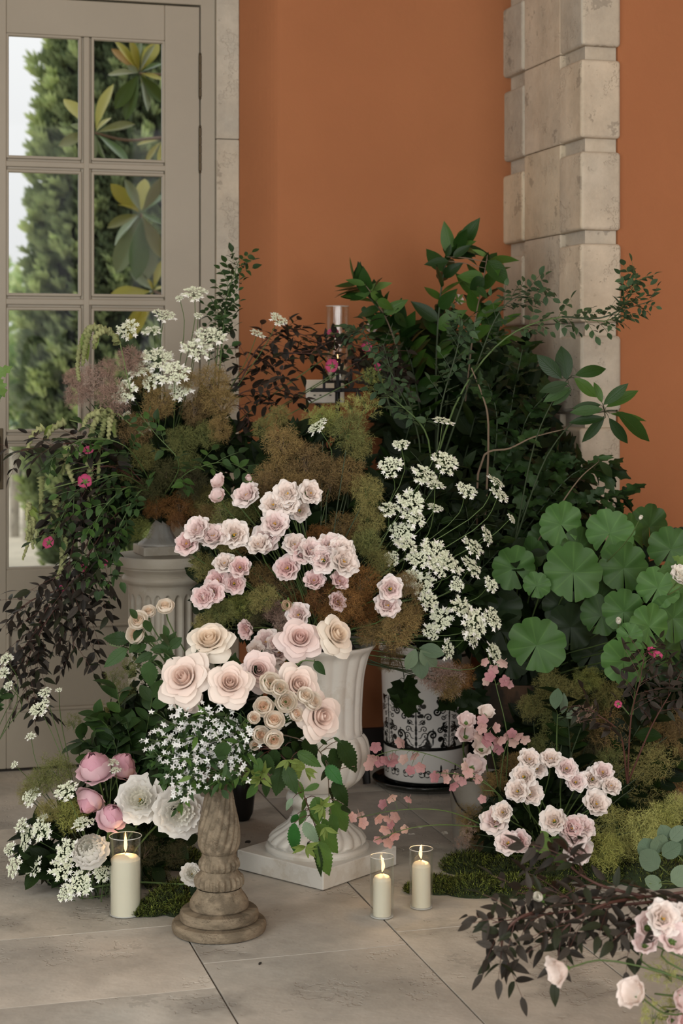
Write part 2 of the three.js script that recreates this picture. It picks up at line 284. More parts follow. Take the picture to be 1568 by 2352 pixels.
// ------------------------------------------------------------------ the garden beyond the door
function leafGeo(o = {}) {                                     // a leaf along +y, face towards +z, length 1
  const { w = 0.25, n = 8, shape = 'ovate', fold = 0.12, bend = 0.15, serr = 0, serrD = 0.0, wave = 0, lobes = 0, lobeD = 0, cols = 2, twist = 0, tip = 0 } = o;
  const half = (t) => {
    let a;
    if (shape === 'ovate') a = Math.pow(Math.sin(Math.PI * Math.pow(t, 0.72)), 0.85);
    else if (shape === 'obovate') a = Math.pow(Math.sin(Math.PI * Math.pow(t, 1.35)), 0.8);
    else if (shape === 'lance') a = Math.pow(Math.sin(Math.PI * Math.pow(t, 0.85)), 1.15);
    else if (shape === 'round') a = Math.pow(Math.sin(Math.PI * Math.pow(t, 0.9)), 0.55);
    else a = Math.pow(Math.sin(Math.PI * t), 0.8);
    if (tip) a *= 1 - tip * smooth(0.8, 1, t) * 0.6;
    if (lobes) a *= 1 - lobeD * (0.5 + 0.5 * Math.cos(t * Math.PI * 2 * lobes));
    if (serr) a *= 1 - serrD * (1 - ((t * serr) % 1));
    return Math.max(0, a) * w;
  };
  return gridGeo(2 * cols, n, (u, v) => { const x = (u - 0.5) * 2 * half(v), ax = Math.abs(x), tw = twist * (v - 0.3); const z = fold * ax + -bend * v * v + wave * Math.sin(v * 14 + (u > 0.5 ? 1 : 0)) * ax; return [x * Math.cos(tw) - 0 * z, v, z + x * Math.sin(tw)]; });
}
const basisM = new THREE.Matrix4();
function placeLeaf(m, base, dir, normal, size) {               // leaf mesh m from base along dir
  const y = dir.clone().normalize(), z = normal.clone().addScaledVector(y, -normal.dot(y)); if (z.lengthSq() < 1e-6) z.set(0.3, 0.5, 0.8).addScaledVector(y, -(0.3 * y.x + 0.5 * y.y + 0.8 * y.z)); z.normalize();
  const x = y.clone().cross(z); basisM.makeBasis(x, y, z); m.quaternion.setFromRotationMatrix(basisM); m.position.copy(base); if (size.isVector3) m.scale.copy(size); else m.scale.setScalar(size);
  return m;
}
const leafMat = (color, o = {}) => phys(color, { side: THREE.DoubleSide, roughness: 0.55, transmission: 0.18, thickness: 0, specularIntensity: 0.5, ...o });

{
  const g = structure('terrain', (() => { const b = rbox(-14, 16, -0.4, -0.12, VD + 0.3, 40); return b; })(), std('#d9d2c2', { map: rep(texGravel, 0.8), roughness: 1 }));
  roomThing(g);
  // shoots of yew: a tuft of flat needles
  const tuft = (() => { reseed(3); const gs = []; for (let i = 0; i < 9; i++) { const l = leafGeo({ w: 0.16, n: 3, cols: 1, shape: 'lance', bend: 0.2 }); const d = V(rr(-0.7, 0.7), rr(0.5, 1.3), rr(-0.7, 0.7)).normalize(), m = new THREE.Mesh(l); placeLeaf(m, V(rr(-0.1, 0.1), 0, rr(-0.1, 0.1)), d, rdir(), rr(0.7, 1.1)); m.updateMatrix(); l.applyMatrix4(m.matrix); gs.push(l); } return join(gs); })();
  function yew(label, px, d, rBase, h, count, seed, dark) {
    const base = at(px, MY, d); base.y = -0.12; const t = thing('yew_tree', label, 'tree', base);
    reseed(seed);
    const trunk = part(t, 'trunk', tube([V(0, -0.1, 0), V(0.03, 1.4, 0), V(0, h * 0.8, 0)], 0.12, 0.03, 8), std('#4a3a2c'));
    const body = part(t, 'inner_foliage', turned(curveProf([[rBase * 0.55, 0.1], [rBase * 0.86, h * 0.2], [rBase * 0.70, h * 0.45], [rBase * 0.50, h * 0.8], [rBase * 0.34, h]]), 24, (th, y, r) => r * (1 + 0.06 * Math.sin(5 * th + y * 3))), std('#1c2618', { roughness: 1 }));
    const im = new THREE.InstancedMesh(tuft, leafMat('#ffffff', { roughness: 0.8, transmission: 0.25 }), count), m4 = new THREE.Matrix4(), q = new THREE.Quaternion(), col = new THREE.Color();
    for (let i = 0; i < count; i++) {
      const y = Math.pow(rnd(), 0.9), th = rr(0, Math.PI * 2), lump = 1 + 0.12 * Math.sin(th * 7 + y * 23) * Math.sin(y * 31 + th * 3) + 0.05 * Math.sin(th * 17 - y * 60), out = rr(0.84, 1.02);
      const R = rBase * (y < 0.2 ? mix(0.75, 1, y / 0.2) : mix(1, 0.45, (y - 0.2) / 0.8)) * lump * out;
      const p = V(Math.cos(th) * R, 0.05 + y * h, Math.sin(th) * R), dir = V(Math.cos(th) * 0.8, 1.0, Math.sin(th) * 0.8).addScaledVector(rdir(), 0.4).normalize();
      q.setFromUnitVectors(V(0, 1, 0), dir); const s = rr(0.05, 0.115); m4.compose(p, q, V(s, s * 1.35, s)); im.setMatrixAt(i, m4);
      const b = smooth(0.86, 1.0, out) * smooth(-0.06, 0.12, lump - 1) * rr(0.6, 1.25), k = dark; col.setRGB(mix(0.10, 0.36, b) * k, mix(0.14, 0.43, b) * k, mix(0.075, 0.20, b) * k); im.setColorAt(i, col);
    }
    im.name = 'foliage'; im.userData.kind = 'stuff'; im.castShadow = true; t.add(im);
  }
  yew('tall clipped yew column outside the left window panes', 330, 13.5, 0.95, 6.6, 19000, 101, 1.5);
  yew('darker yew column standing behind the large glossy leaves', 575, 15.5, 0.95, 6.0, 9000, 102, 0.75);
  // pale shrubs and hedge far behind, lit by the sky
  const rl = leafGeo({ w: 0.3, n: 3, cols: 1 });
  function shrub(name, label, cat, px, d, rx, ry, rz, cy, count, seed, c0, c1, size) {
    const base = at(px, MY, d); base.y = -0.12; const t = thing(name, label, cat, base); reseed(seed);
    for (let i = 0; i < 6; i++) part(t, 'branch', tube([V(0, -0.02, 0), V(rr(-0.3, 0.3) * rx, cy * 0.5, rr(-0.3, 0.3) * rz), V(rr(-0.7, 0.7) * rx, cy + rr(0, 0.5) * ry, rr(-0.7, 0.7) * rz)], 0.025, 0.008, 5), std('#5b4a38'));
    const im = new THREE.InstancedMesh(rl, leafMat('#ffffff', { transmission: 0.35 }), count), m4 = new THREE.Matrix4(), q = new THREE.Quaternion(), col = new THREE.Color(), A = hex(c0), B = hex(c1);
    for (let i = 0; i < count; i++) { const v = rdir(), o = rr(0.7, 1.05) * (1 + 0.15 * Math.sin(v.x * 9) * Math.sin(v.y * 11)); const p = V(v.x * rx * o, Math.max(0.02, cy + v.y * ry * o), v.z * rz * o); q.setFromUnitVectors(V(0, 1, 0), rdir()); const s = size * rr(0.7, 1.3); m4.compose(p, q, V(s, s, s)); im.setMatrixAt(i, m4); col.copy(A).lerp(B, rnd()); im.setColorAt(i, col); }
    im.name = 'foliage'; im.userData.kind = 'stuff'; t.add(im);
  }
  shrub('garden_shrub', 'pale yellow green bush beyond the yew at the left pane edge', 'shrub', 20, 24, 1.5, 1.55, 1.3, 1.5, 5000, 111, '#c9d59a', '#8fa868', 0.13);
  shrub('garden_shrub', 'bright green low bush beside the white gate posts outside', 'shrub', 60, 18.5, 0.34, 0.5, 0.3, 1.35, 1800, 112, '#a3bb72', '#567a3e', 0.07);
  shrub('garden_shrub', 'soft grey green shrub low behind the glass of the bottom pane', 'shrub', 150, 17.5, 0.55, 0.6, 0.4, 0.7, 2400, 113, '#93a98a', '#4e6650', 0.07);
  // weathered white posts
  for (const [px, d, h, lab] of [[33, 16.4, 0.98, 'left weathered white post outside the bottom window pane'], [64, 16.0, 1.02, 'middle weathered white post outside the bottom window pane'], [93, 16.6, 0.96, 'right weathered white post outside the bottom window pane']]) {
    const b = at(px, MY, d); b.y = -0.12; const t = thing('garden_post', lab, 'post', b, 'white posts outside the door');
    part(t, 'shaft', turned([[0.048, -0.02], [0.048, h]], 14), std('#cfcac0', { map: rep(texStone, 2), roughness: 0.9 })); part(t, 'cap', turned(curveProf([[0.055, h - 0.01], [0.06, h + 0.015], [0.03, h + 0.05], [0.0, h + 0.06]], 10), 14), std('#cfcac0'));
  }
  // magnolia branches: [centre of the rosette, depth, leaves as tip pixels with a tone 0 olive .. 1 yellow green, 2 grey green]
  const mg = leafGeo({ w: 0.17, n: 10, shape: 'obovate', fold: 0.25, bend: 0.12 });
  const mM = [leafMat('#6f7336', { roughness: 0.35, transmission: 0.35 }), leafMat('#b9b450', { roughness: 0.4, transmission: 0.55 }), leafMat('#7c8c6a', { roughness: 0.25, transmission: 0.2 }), leafMat('#4e6a34', { roughness: 0.3, transmission: 0.3 }), leafMat('#a8864a', { roughness: 0.4, transmission: 0.4 })], mBark = std('#6b5a48');
  const G = [
    ['upper glossy leaved magnolia spray seen through the top right pane', [[320, 168], [372, 172], [470, 190]], [[272, 92, 1], [258, 108, 4], [304, 92, 1], [318, 94, 2], [350, 98, 0], [362, 92, 1], [245, 164, 0], [296, 152, 2], [264, 248, 3], [286, 274, 3], [372, 178, 1], [345, 190, 1], [378, 236, 3], [348, 255, 2], [372, 140, 3]]],
    ['small magnolia sprig between the two top panes', [[218, 305], [290, 322], [372, 316], [470, 320]], [[250, 188, 1], [252, 264, 1], [308, 278, 0], [128, 330, 0], [150, 218, 1], [162, 282, 2], [236, 370, 3], [300, 366, 3], [210, 372, 2]]],
    ['magnolia leaf sprig at the corner of the top right pane', [[372, 322], [420, 340], [470, 345]], [[312, 328, 1], [356, 344, 2], [374, 300, 1], [330, 372, 1], [368, 378, 1]]],
    ['star shaped magnolia spray in the second right pane', [[324, 490], [330, 540], [400, 560], [470, 565]], [[254, 424, 1], [270, 462, 1], [292, 412, 2], [330, 404, 1], [374, 440, 3], [372, 412, 0], [244, 518, 0], [254, 558, 2], [262, 630, 2], [290, 585, 3], [318, 640, 3], [346, 640, 2], [372, 510, 3], [374, 590, 0]]],
    ['lower magnolia shoot behind the bottom edge of the second pane', [[352, 668], [420, 690], [470, 640]], [[302, 622, 2], [322, 676, 2], [340, 640, 1], [372, 592, 1], [376, 655, 1], [330, 700, 1], [240, 684, 1], [310, 756, 1], [290, 780, 1]]],
  ];
  reseed(77);
  const root = at(520, MY, 9.3).setY(-0.12), tree = thing('magnolia_tree', 'magnolia with large glossy olive and yellow green leaves close outside the door panes', 'tree', root);
  part(tree, 'trunk', tube([V(0, -0.05, 0), V(0.02, 1.2, 0.02), V(-0.02, 2.4, 0), V(0, 3.6, 0.05)], 0.06, 0.025, 10), mBark);
  G.forEach(([label, path, tips], gi) => {
    const d = 8.6 + gi * 0.12, P = path.map(([x, y], i) => at(x, y, d + i * 0.06)), t = new THREE.Group(); t.name = 'branch'; t.position.copy(P[P.length - 1]).sub(root); t.userData.label = label; tree.add(t);
    const o = P[P.length - 1].clone(), L = P.map((p) => p.clone().sub(o)), tail = [...L].reverse(); tail.unshift(V(root.x - o.x, -0.15, root.z - o.z));
    part(t, 'twig', tube(tail, 0.011, 0.006, 6), mBark);
    for (const [x, y, k] of tips) { const tip = at(x, y, d + rr(-0.12, 0.12)).sub(o), b = L[0].clone().addScaledVector(tip.clone().sub(L[0]), 0.06), dir = tip.clone().sub(b); const m = part(t, 'leaf', mg, mM[k]); placeLeaf(m, b, dir, V(rr(-0.8, 0.8), rr(0, 1), 0.7), V(dir.length() * rr(0.85, 1.2), dir.length(), dir.length())); }
  });
}
// ------------------------------------------------------------------ pedestals, urns, pots
const whiteTex = makeTex(512, (x, y) => { const n = fA(x, y, 0.6), g = fC(x, y, 0.7); let k = 0.86 + 0.2 * (n - 0.5); const dirt = smooth(0.55, 0.75, fB(x, y)) * 0.12 + smooth(0.62, 0.72, g) * 0.10; return [toS(k * (1 - dirt * 0.8)), toS(k * (1 - dirt)), toS(k * (0.97 - dirt * 1.2))]; }, true);
const sandTex = makeTex(512, (x, y) => { const n = fA(x, y, 0.65), g = fC(x, y, 0.85); let k = 0.7 + 0.5 * (n - 0.5) + 0.45 * (g - 0.5); k *= 1 - 0.4 * smooth(0.46, 0.68, fB(x, y, 0.6)); return [toS(k), toS(k * 0.95), toS(k * 0.86)]; }, true);
const mPlaster = phys('#cdc6ba', { map: rep(whiteTex, 2, 2), bumpMap: rep(texPlasterBump, 5), bumpScale: 0.002, roughness: 0.5, specularIntensity: 0.6 });
const mGlossWhite = phys('#d4d2cd', { map: rep(whiteTex, 2, 2), bumpMap: rep(texPlasterBump, 6), bumpScale: 0.0015, roughness: 0.33, specularIntensity: 0.9 });
const mSand = phys('#998e7e', { map: rep(sandTex, 3.5, 8), bumpMap: rep(texStoneBump, 4, 9), bumpScale: 0.004, roughness: 0.92, specularIntensity: 0.2 });
const mIron = phys('#14110f', { metalness: 0.4, roughness: 0.5 });
const mSoil = std('#15110c', { roughness: 1 });

{ // fluted column pedestal
  const t = thing('column_pedestal', 'waist-high fluted white column pedestal in front of the door', 'pedestal', at(378, MY, 5.7).setY(0), null, 0.2);
  part(t, 'base', turned([[0.17, 0], [0.17, 0.035, 1], ...curveProf([[0.165, 0.04], [0.172, 0.06], [0.16, 0.08], [0.14, 0.09], [0.148, 0.105], [0.13, 0.12]], 20)], 64), mPlaster);
  const N = 22, flute = (th, y) => { const f = Math.abs(((th / (2 * Math.PI) * N) % 1 + 1) % 1 - 0.5) * 2; const w = 0.66, e = smooth(0.745, 0.72, y) * smooth(0.125, 0.15, y) * (y > 0.7239 ? 0 : 1); const top = y > 0.70 ? Math.sqrt(Math.max(0, 1 - Math.pow((y - 0.70) / 0.024, 2))) : 1; const x = f / (w * Math.max(0.05, top)); return e * (x < 1 ? Math.sqrt(1 - x * x) : 0); };
  part(t, 'shaft', turned([[0.121, 0.12, 1], [0.1205, 0.16, 4], [0.118, 0.66, 6], [0.118, 0.70, 16], [0.119, 0.745, 2], [0.122, 0.752]], 22 * 14, (th, y, r) => r - 0.0105 * flute(th, y)), mPlaster);
  part(t, 'capital', turned([[0.119, 0.75, 1], ...curveProf([[0.122, 0.752], [0.126, 0.756], [0.134, 0.762], [0.139, 0.772], [0.134, 0.782], [0.13, 0.784]], 16), ...curveProf([[0.131, 0.786], [0.138, 0.796], [0.15, 0.806], [0.153, 0.812]], 10), [0.157, 0.8135, 1], ...curveProf([[0.161, 0.815], [0.1635, 0.83], [0.1625, 0.846], [0.158, 0.849]], 10), [0.10, 0.849, 1], [0.001, 0.849]], 72), mPlaster);
}
{ // small urn on the pedestal
  const t = thing('footed_urn', 'white footed urn standing on the fluted column', 'urn', at(369, MY, 5.7).setY(0.8493), null, 0.35);
  part(t, 'plinth', box(-0.075, 0.075, 0, 0.03, -0.075, 0.075, 0.003), mPlaster);
  part(t, 'foot', turned(curveProf([[0.074, 0.030], [0.072, 0.036], [0.06, 0.045], [0.046, 0.056], [0.036, 0.075], [0.031, 0.095], [0.036, 0.105], [0.033, 0.112]], 30), 48, (th, y, r) => r * (1 + 0.02 * Math.cos(th * 16))), mGlossWhite);
  part(t, 'bowl', turned([...curveProf([[0.033, 0.11], [0.05, 0.118], [0.1, 0.145], [0.122, 0.18], [0.13, 0.21], [0.128, 0.235], [0.138, 0.255], [0.14, 0.262]], 40), [0.125, 0.262, 1], [0.11, 0.22, 1], [0.08, 0.18, 1], [0.001, 0.17]], 64, (th, y, r) => (y < 0.25 ? r * (1 + 0.015 * Math.cos(th * 20)) : r)), mGlossWhite);
  part(t, 'soil', turned([[0.119, 0.245, 1], [0.001, 0.255]], 24), mSoil);
}
{ // the large fluted urn on the floor
  const t = thing('fluted_urn', 'large white fluted urn on a square plinth, holding the pink lisianthus', 'urn', at(728, MY, 5.075).setY(0));
  const p = part(t, 'plinth', box(-0.165, 0.165, 0.002, 0.058, -0.165, 0.165, 0.004), mGlossWhite); p.rotation.y = -0.70;
  part(t, 'foot', turned([[0.149, 0.058, 1], ...curveProf([[0.150, 0.06], [0.151, 0.068], [0.146, 0.075], [0.138, 0.076]], 10), ...curveProf([[0.139, 0.077], [0.141, 0.087], [0.128, 0.105], [0.104, 0.122], [0.085, 0.138], [0.076, 0.155]], 24)], 20 * 10, (th, y, r) => { if (y < 0.0768) return r; const k = smooth(0.0768, 0.084, y); return r * (1 + k * 0.055 * (Math.abs(Math.cos((th + y * 5) * 10)) - 0.6)); }), mGlossWhite);
  part(t, 'stem', turned(curveProf([[0.076, 0.155], [0.07, 0.17], [0.073, 0.18], [0.087, 0.195], [0.0905, 0.208], [0.085, 0.222], [0.072, 0.23]], 30), 64), mGlossWhite);
  part(t, 'gadrooned_bowl', turned(curveProf([[0.072, 0.229], [0.1, 0.24], [0.132, 0.268], [0.149, 0.31], [0.153, 0.345], [0.146, 0.375], [0.134, 0.392]], 30), 18 * 12, (th, y, r) => r * (1 + 0.03 * smooth(0.235, 0.27, y) * (Math.abs(Math.cos(th * 9)) - 0.7))), mGlossWhite);
  part(t, 'body', turned([...curveProf([[0.132, 0.39], [0.129, 0.42], [0.130, 0.48], [0.136, 0.56], [0.150, 0.62], [0.168, 0.645], [0.172, 0.655]], 40), [0.16, 0.655, 1], [0.14, 0.60, 1], [0.12, 0.5, 1], [0.001, 0.49]], 18 * 12, (th, y, r) => (r > 0.1229 && y < 0.648 ? r * (1 + 0.045 * smooth(0.392, 0.41, y) * smooth(0.648, 0.62, y) * (Math.abs(Math.cos(th * 9)) - 0.7)) : r)), mGlossWhite);
  part(t, 'flower_foam', turned([[0.135, 0.60, 1], [0.1, 0.66, 1], [0.001, 0.68]], 24), mSoil);
}
{ // sandstone baluster with its bowl
  const t = thing('stone_baluster_stand', 'twisted sandstone baluster stand with stepped round foot', 'stand', at(503, MY, 4.51).setY(0));
  part(t, 'foot', join([turned([...curveProf([[0.116, 0.0005], [0.12, 0.003], [0.1225, 0.014], [0.1205, 0.024], [0.116, 0.028]], 16), [0.085, 0.0285]], 72), turned([[0.094, 0.027, 1], ...curveProf([[0.097, 0.029], [0.1015, 0.033], [0.1025, 0.044], [0.1, 0.053], [0.096, 0.057]], 16), [0.07, 0.058]], 72), turned([[0.070, 0.056, 1], ...curveProf([[0.073, 0.059], [0.0765, 0.064], [0.0755, 0.078], [0.067, 0.092], [0.059, 0.103], [0.0575, 0.112]], 22)], 72)]), mSand);
  part(t, 'ring', turned(curveProf([[0.054, 0.112], [0.06, 0.117], [0.0625, 0.128], [0.06, 0.141], [0.052, 0.15], [0.047, 0.158]], 20), 24 * 8, (th, y, r) => r * (1 + 0.05 * Math.cos(th * 24) * smooth(0.056, 0.061, r))), mSand);
  part(t, 'ring', turned(curveProf([[0.046, 0.157], [0.0505, 0.163], [0.052, 0.172], [0.05, 0.182], [0.0455, 0.192], [0.0445, 0.202], [0.0475, 0.204]], 20), 20 * 8, (th, y, r) => r * (1 + 0.05 * Math.cos(th * 20) * smooth(0.047, 0.0515, r))), mSand);
  part(t, 'twisted_shaft', turned(curveProf([[0.046, 0.203], [0.0515, 0.216], [0.054, 0.24], [0.0515, 0.272], [0.044, 0.31], [0.037, 0.345], [0.0345, 0.362]], 60), 16 * 12, (th, y, r) => r * (1 + 0.11 * smooth(0.206, 0.226, y) * smooth(0.364, 0.352, y) * (Math.abs(Math.sin((th + y * 5.2) * 8)) - 0.65))), mSand);
  part(t, 'collar', turned(curveProf([[0.034, 0.36], [0.038, 0.367], [0.037, 0.38], [0.04, 0.388], [0.05, 0.395]], 16), 48), mSand);
  part(t, 'bowl', turned([...curveProf([[0.045, 0.393], [0.075, 0.4], [0.1, 0.42], [0.112, 0.45], [0.114, 0.47]], 20), [0.104, 0.47, 1], [0.08, 0.43, 1], [0.001, 0.42]], 48), mSand);
  part(t, 'flower_foam', turned([[0.1, 0.455, 1], [0.07, 0.50, 1], [0.001, 0.52]], 20), mSoil);
}
{ // white planter with a printed black damask
  const c = document.createElement('canvas'); c.width = 2048; c.height = 1024; const x = c.getContext('2d');
  x.fillStyle = '#e9e6e0'; x.fillRect(0, 0, 2048, 1024); x.fillStyle = x.strokeStyle = '#0c0f0e'; x.lineCap = 'round';
  const Yp = (y) => 1024 * (1 - y / 0.48);                    // height in metres above the foot -> canvas row
  const scroll = (cx, cy, r, s, turns, w) => { x.beginPath(); for (let i = 0; i <= 40; i++) { const t = i / 40, a = s * (t * turns * Math.PI * 2), q = r * (1 - 0.85 * t); const X = cx + s * (r - Math.cos(a) * q), Y = cy - Math.sin(a * s) * q; i ? x.lineTo(X, Y) : x.moveTo(X, Y); } x.lineWidth = w; x.stroke(); };
  const drop = (cx, cy, a, l, w) => { x.save(); x.translate(cx, cy); x.rotate(a); x.beginPath(); x.moveTo(0, 0); x.quadraticCurveTo(w, -l * 0.5, 0, -l); x.quadraticCurveTo(-w, -l * 0.5, 0, 0); x.fill(); x.restore(); };
  const comma = (cx, cy, a, l, s) => { x.save(); x.translate(cx, cy); x.rotate(a); x.scale(s, 1); x.beginPath(); x.moveTo(0, 0); x.bezierCurveTo(l * 0.5, -l * 0.1, l * 0.7, -l * 0.7, l * 0.1, -l); x.bezierCurveTo(l * 0.5, -l * 0.6, l * 0.25, -l * 0.2, 0, 0); x.fill(); x.restore(); };
  const palmette = (cx, base, h, w) => {                       // a tall damask motif standing on the band
    for (const s of [-1, 1]) {
      for (let i = 0; i < 5; i++) { const t = i / 5; scroll(cx + s * w * (0.08 + 0.16 * (1 - t)), base - h * (0.12 + 0.16 * i), w * 0.13 * (1.1 - t * 0.5), s, 1.15, 7); comma(cx + s * w * 0.06, base - h * (0.05 + 0.17 * i), s * 0.7, h * 0.13, s); }
      scroll(cx + s * w * 0.42, base - h * 0.3, w * 0.17, s, 1.3, 13); scroll(cx + s * w * 0.3, base - h * 0.74, w * 0.14, s, 1.3, 10);
      x.beginPath(); x.moveTo(cx + s * w * 0.12, base); x.bezierCurveTo(cx + s * w * 0.55, base - h * 0.05, cx + s * w * 0.34, base - h * 0.3, cx + s * w * 0.44, base - h * 0.34); x.lineWidth = 12; x.stroke();
      for (let i = 0; i < 5; i++) comma(cx + s * w * (0.2 + 0.055 * i), base, s * (0.25 + 0.12 * i), h * (0.26 - 0.03 * i), s);
      drop(cx + s * w * 0.2, base - h * 0.55, s * 0.6, h * 0.16, w * 0.06);
    }
    for (let i = 0; i < 7; i++) drop(cx, base - h * 0.13 * i, 0, h * 0.17, w * (0.10 - 0.009 * i)); x.beginPath(); x.arc(cx, base - h * 0.42, w * 0.05, 0, 7); x.fill();
    x.lineWidth = 9; x.beginPath(); x.moveTo(cx, base); x.lineTo(cx, base - h * 1.02); x.stroke();
  };
  for (let k = 0; k < 8; k++) {
    const cx = 128 + k * 256; palmette(cx, Yp(0.135), k % 2 ? 190 : 300, k % 2 ? 120 : 210);
    x.save(); x.translate(cx, Yp(0.30)); x.scale(1, -1); palmette(0, 0, k % 2 ? 300 : 160, k % 2 ? 170 : 100); x.restore();
    for (let m = 0; m < 2; m++) { const q = cx - 64 + m * 128, b = Yp(0.05); x.beginPath(); x.arc(q, b, 13, 0, 7); x.fill(); drop(q, b, 0, 52, 16); drop(q, b, Math.PI, 40, 12); for (const s of [-1, 1]) { scroll(q + s * 12, b + 8, 18, s, 1.2, 8); comma(q, b + 30, s * 1.2, 46, s); } }
    drop(cx + 128, Yp(0.14), 0, 70, 12); x.fillRect(cx + 124, Yp(0.2), 8, 90); x.fillRect(cx + 112, Yp(0.185), 32, 9);
  }
  x.fillRect(0, Yp(0.134), 2048, 26); x.fillRect(0, Yp(0.012), 2048, 30); x.fillRect(0, Yp(0.45), 2048, 24);
  const tex = new THREE.CanvasTexture(c); tex.colorSpace = THREE.SRGBColorSpace; tex.wrapS = THREE.RepeatWrapping; tex.magFilter = THREE.LinearFilter;
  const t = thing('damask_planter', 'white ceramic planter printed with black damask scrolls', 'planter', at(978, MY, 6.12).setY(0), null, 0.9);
  const prof = curveProf([[0.141, 0.022], [0.146, 0.028], [0.148, 0.12], [0.153, 0.28], [0.159, 0.44], [0.166, 0.48], [0.166, 0.5]], 30), g = turned([...prof, [0.152, 0.5, 1], [0.145, 0.40, 1], [0.001, 0.39]], 72);
  { const uv = g.attributes.uv, p = g.attributes.position; for (let i = 0; i < uv.count; i++) uv.setXY(i, uv.getX(i) / 0.7, (p.getY(i) - 0.02) / 0.48); }
  part(t, 'pot', g, phys('#ffffff', { map: tex, roughness: 0.25, clearcoat: 0.4, clearcoatRoughness: 0.1 }));
  part(t, 'soil', turned([[0.15, 0.44, 1], [0.001, 0.46]], 24), mSoil);
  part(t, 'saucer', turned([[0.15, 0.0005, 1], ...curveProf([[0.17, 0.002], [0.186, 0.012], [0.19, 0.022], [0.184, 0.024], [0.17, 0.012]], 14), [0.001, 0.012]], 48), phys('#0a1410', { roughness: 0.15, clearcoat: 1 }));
}
{ // rusty tub, zinc bucket, black pot
  const rust = makeTex(256, (x, y) => { const n = fA(x, y * 0.5, 0.6), g = fC(x, y, 0.7); const k = smooth(0.4, 0.62, n * 0.6 + g * 0.4); return [toS(mix(0.05, 0.15, k)), toS(mix(0.04, 0.085, k)), toS(mix(0.03, 0.05, k))]; }, true);
  const t = thing('rusty_tub', 'rusty metal tub under the round geranium leaves', 'tub', at(1196, MY, 5.72).setY(0));
  part(t, 'tub_body', turned([[0.10, 0.0005, 1], ...curveProf([[0.105, 0.003], [0.112, 0.2], [0.122, 0.42], [0.126, 0.43], [0.122, 0.436]], 24), [0.113, 0.43, 1], [0.11, 0.36, 1], [0.001, 0.35]], 48, (th, y, r) => r + (Math.abs(y - 0.14) < 0.008 || Math.abs(y - 0.3) < 0.008 ? 0.003 : 0)), phys('#ffffff', { map: rep(rust, 2, 2), roughness: 0.85, metalness: 0.2 }));
  part(t, 'soil', turned([[0.115, 0.40, 1], [0.001, 0.41]], 24), mSoil);
  const z = thing('zinc_bucket', 'grey zinc bucket half hidden behind the pink larkspur', 'bucket', at(1098, MY, 5.25).setY(0));
  part(z, 'bucket_body', turned([[0.07, 0.0005, 1], ...curveProf([[0.073, 0.003], [0.08, 0.1], [0.089, 0.22], [0.093, 0.225], [0.09, 0.23]], 20), [0.084, 0.225, 1], [0.075, 0.1, 1], [0.001, 0.09]], 48), phys('#8d8a84', { map: rep(whiteTex, 2), roughness: 0.6, metalness: 0.2 }));
  part(z, 'handle', tube([V(-0.09, 0.215, 0), V(-0.06, 0.15, 0.075), V(0, 0.125, 0.098), V(0.06, 0.15, 0.075), V(0.09, 0.215, 0)], 0.0025, 0.0025, 6), mIron);
  const b = thing('black_pot', 'small black cut-corner pot behind the stone baluster', 'pot', at(552, MY, 5.62).setY(0), null, 0.3);
  part(b, 'pot_body', turned([[0.03, 0.0005, 1], [0.032, 0.002, 1], [0.042, 0.02, 1], [0.05, 0.09, 1], [0.052, 0.13, 1], [0.045, 0.13, 1], [0.04, 0.08, 1], [0.001, 0.08]], 8), phys('#0b0a0a', { roughness: 0.35 }));
}
{ // iron candle stand against the wall, with its chimney and candle
  const o = at(775, MY, 6.2).setY(0), t = thing('iron_candle_stand', 'black iron candle stand between the white urn and orange wall', 'candle stand', o);
  part(t, 'pole', tube([V(0, 0.1, 0), V(0, 0.8, 0), V(0, 1.375, 0)], 0.011, 0.009, 8), mIron);
  for (const a of [0.9, 2.9, 5.0]) part(t, 'leg', tube([V(0, 0.34, 0), V(Math.cos(a) * 0.1, 0.22, Math.sin(a) * 0.1), V(Math.cos(a) * 0.155, 0.06, Math.sin(a) * 0.155), V(Math.cos(a) * 0.165, 0.008, Math.sin(a) * 0.165)], 0.016, 0.014, 6), mIron);
  part(t, 'arm', box(-0.097, 0.09, 1.372, 1.386, -0.012, 0.012, 0.002), mIron); part(t, 'arm', box(-0.012, 0.012, 1.372, 1.386, -0.09, 0.09, 0.002), mIron);
  for (const s of [-1, 1]) part(t, 'cage_bar', box(s * 0.048 - 0.005, s * 0.048 + 0.005, 1.386, 1.455, -0.005, 0.005, 0.001), mIron);
  part(t, 'cage_bar', box(-0.006, 0.006, 1.386, 1.455, 0.045, 0.055, 0.001), mIron);
  part(t, 'candle_plate', turned([[0.052, 1.404, 1], [0.053, 1.408, 1], [0.052, 1.413, 1], [0.001, 1.413]], 32), mIron);
  part(t, 'plate_stem', box(-0.012, 0.012, 1.384, 1.405, -0.012, 0.012, 0.002), mIron);
}
const mGlassThin = new THREE.MeshPhysicalMaterial({ color: new THREE.Color(0.955, 0.965, 0.955), roughness: 0.03, transmission: 1, thickness: 0, ior: 1.5, side: THREE.DoubleSide, specularIntensity: 1 });
const mGlassRim = new THREE.MeshPhysicalMaterial({ color: new THREE.Color(0.85, 0.86, 0.84), roughness: 0.1, transmission: 0.55, thickness: 0, ior: 1.5, side: THREE.DoubleSide });
const mWax = phys('#dfd8c6', { roughness: 0.45, transmission: 0.12, thickness: 0, specularIntensity: 0.5 });
const mFlame = new THREE.MeshStandardMaterial({ color: 0x000000, emissive: new THREE.Color(1.0, 0.62, 0.26), emissiveIntensity: 3.2, roughness: 1 });
const mWick = std('#120d0a');
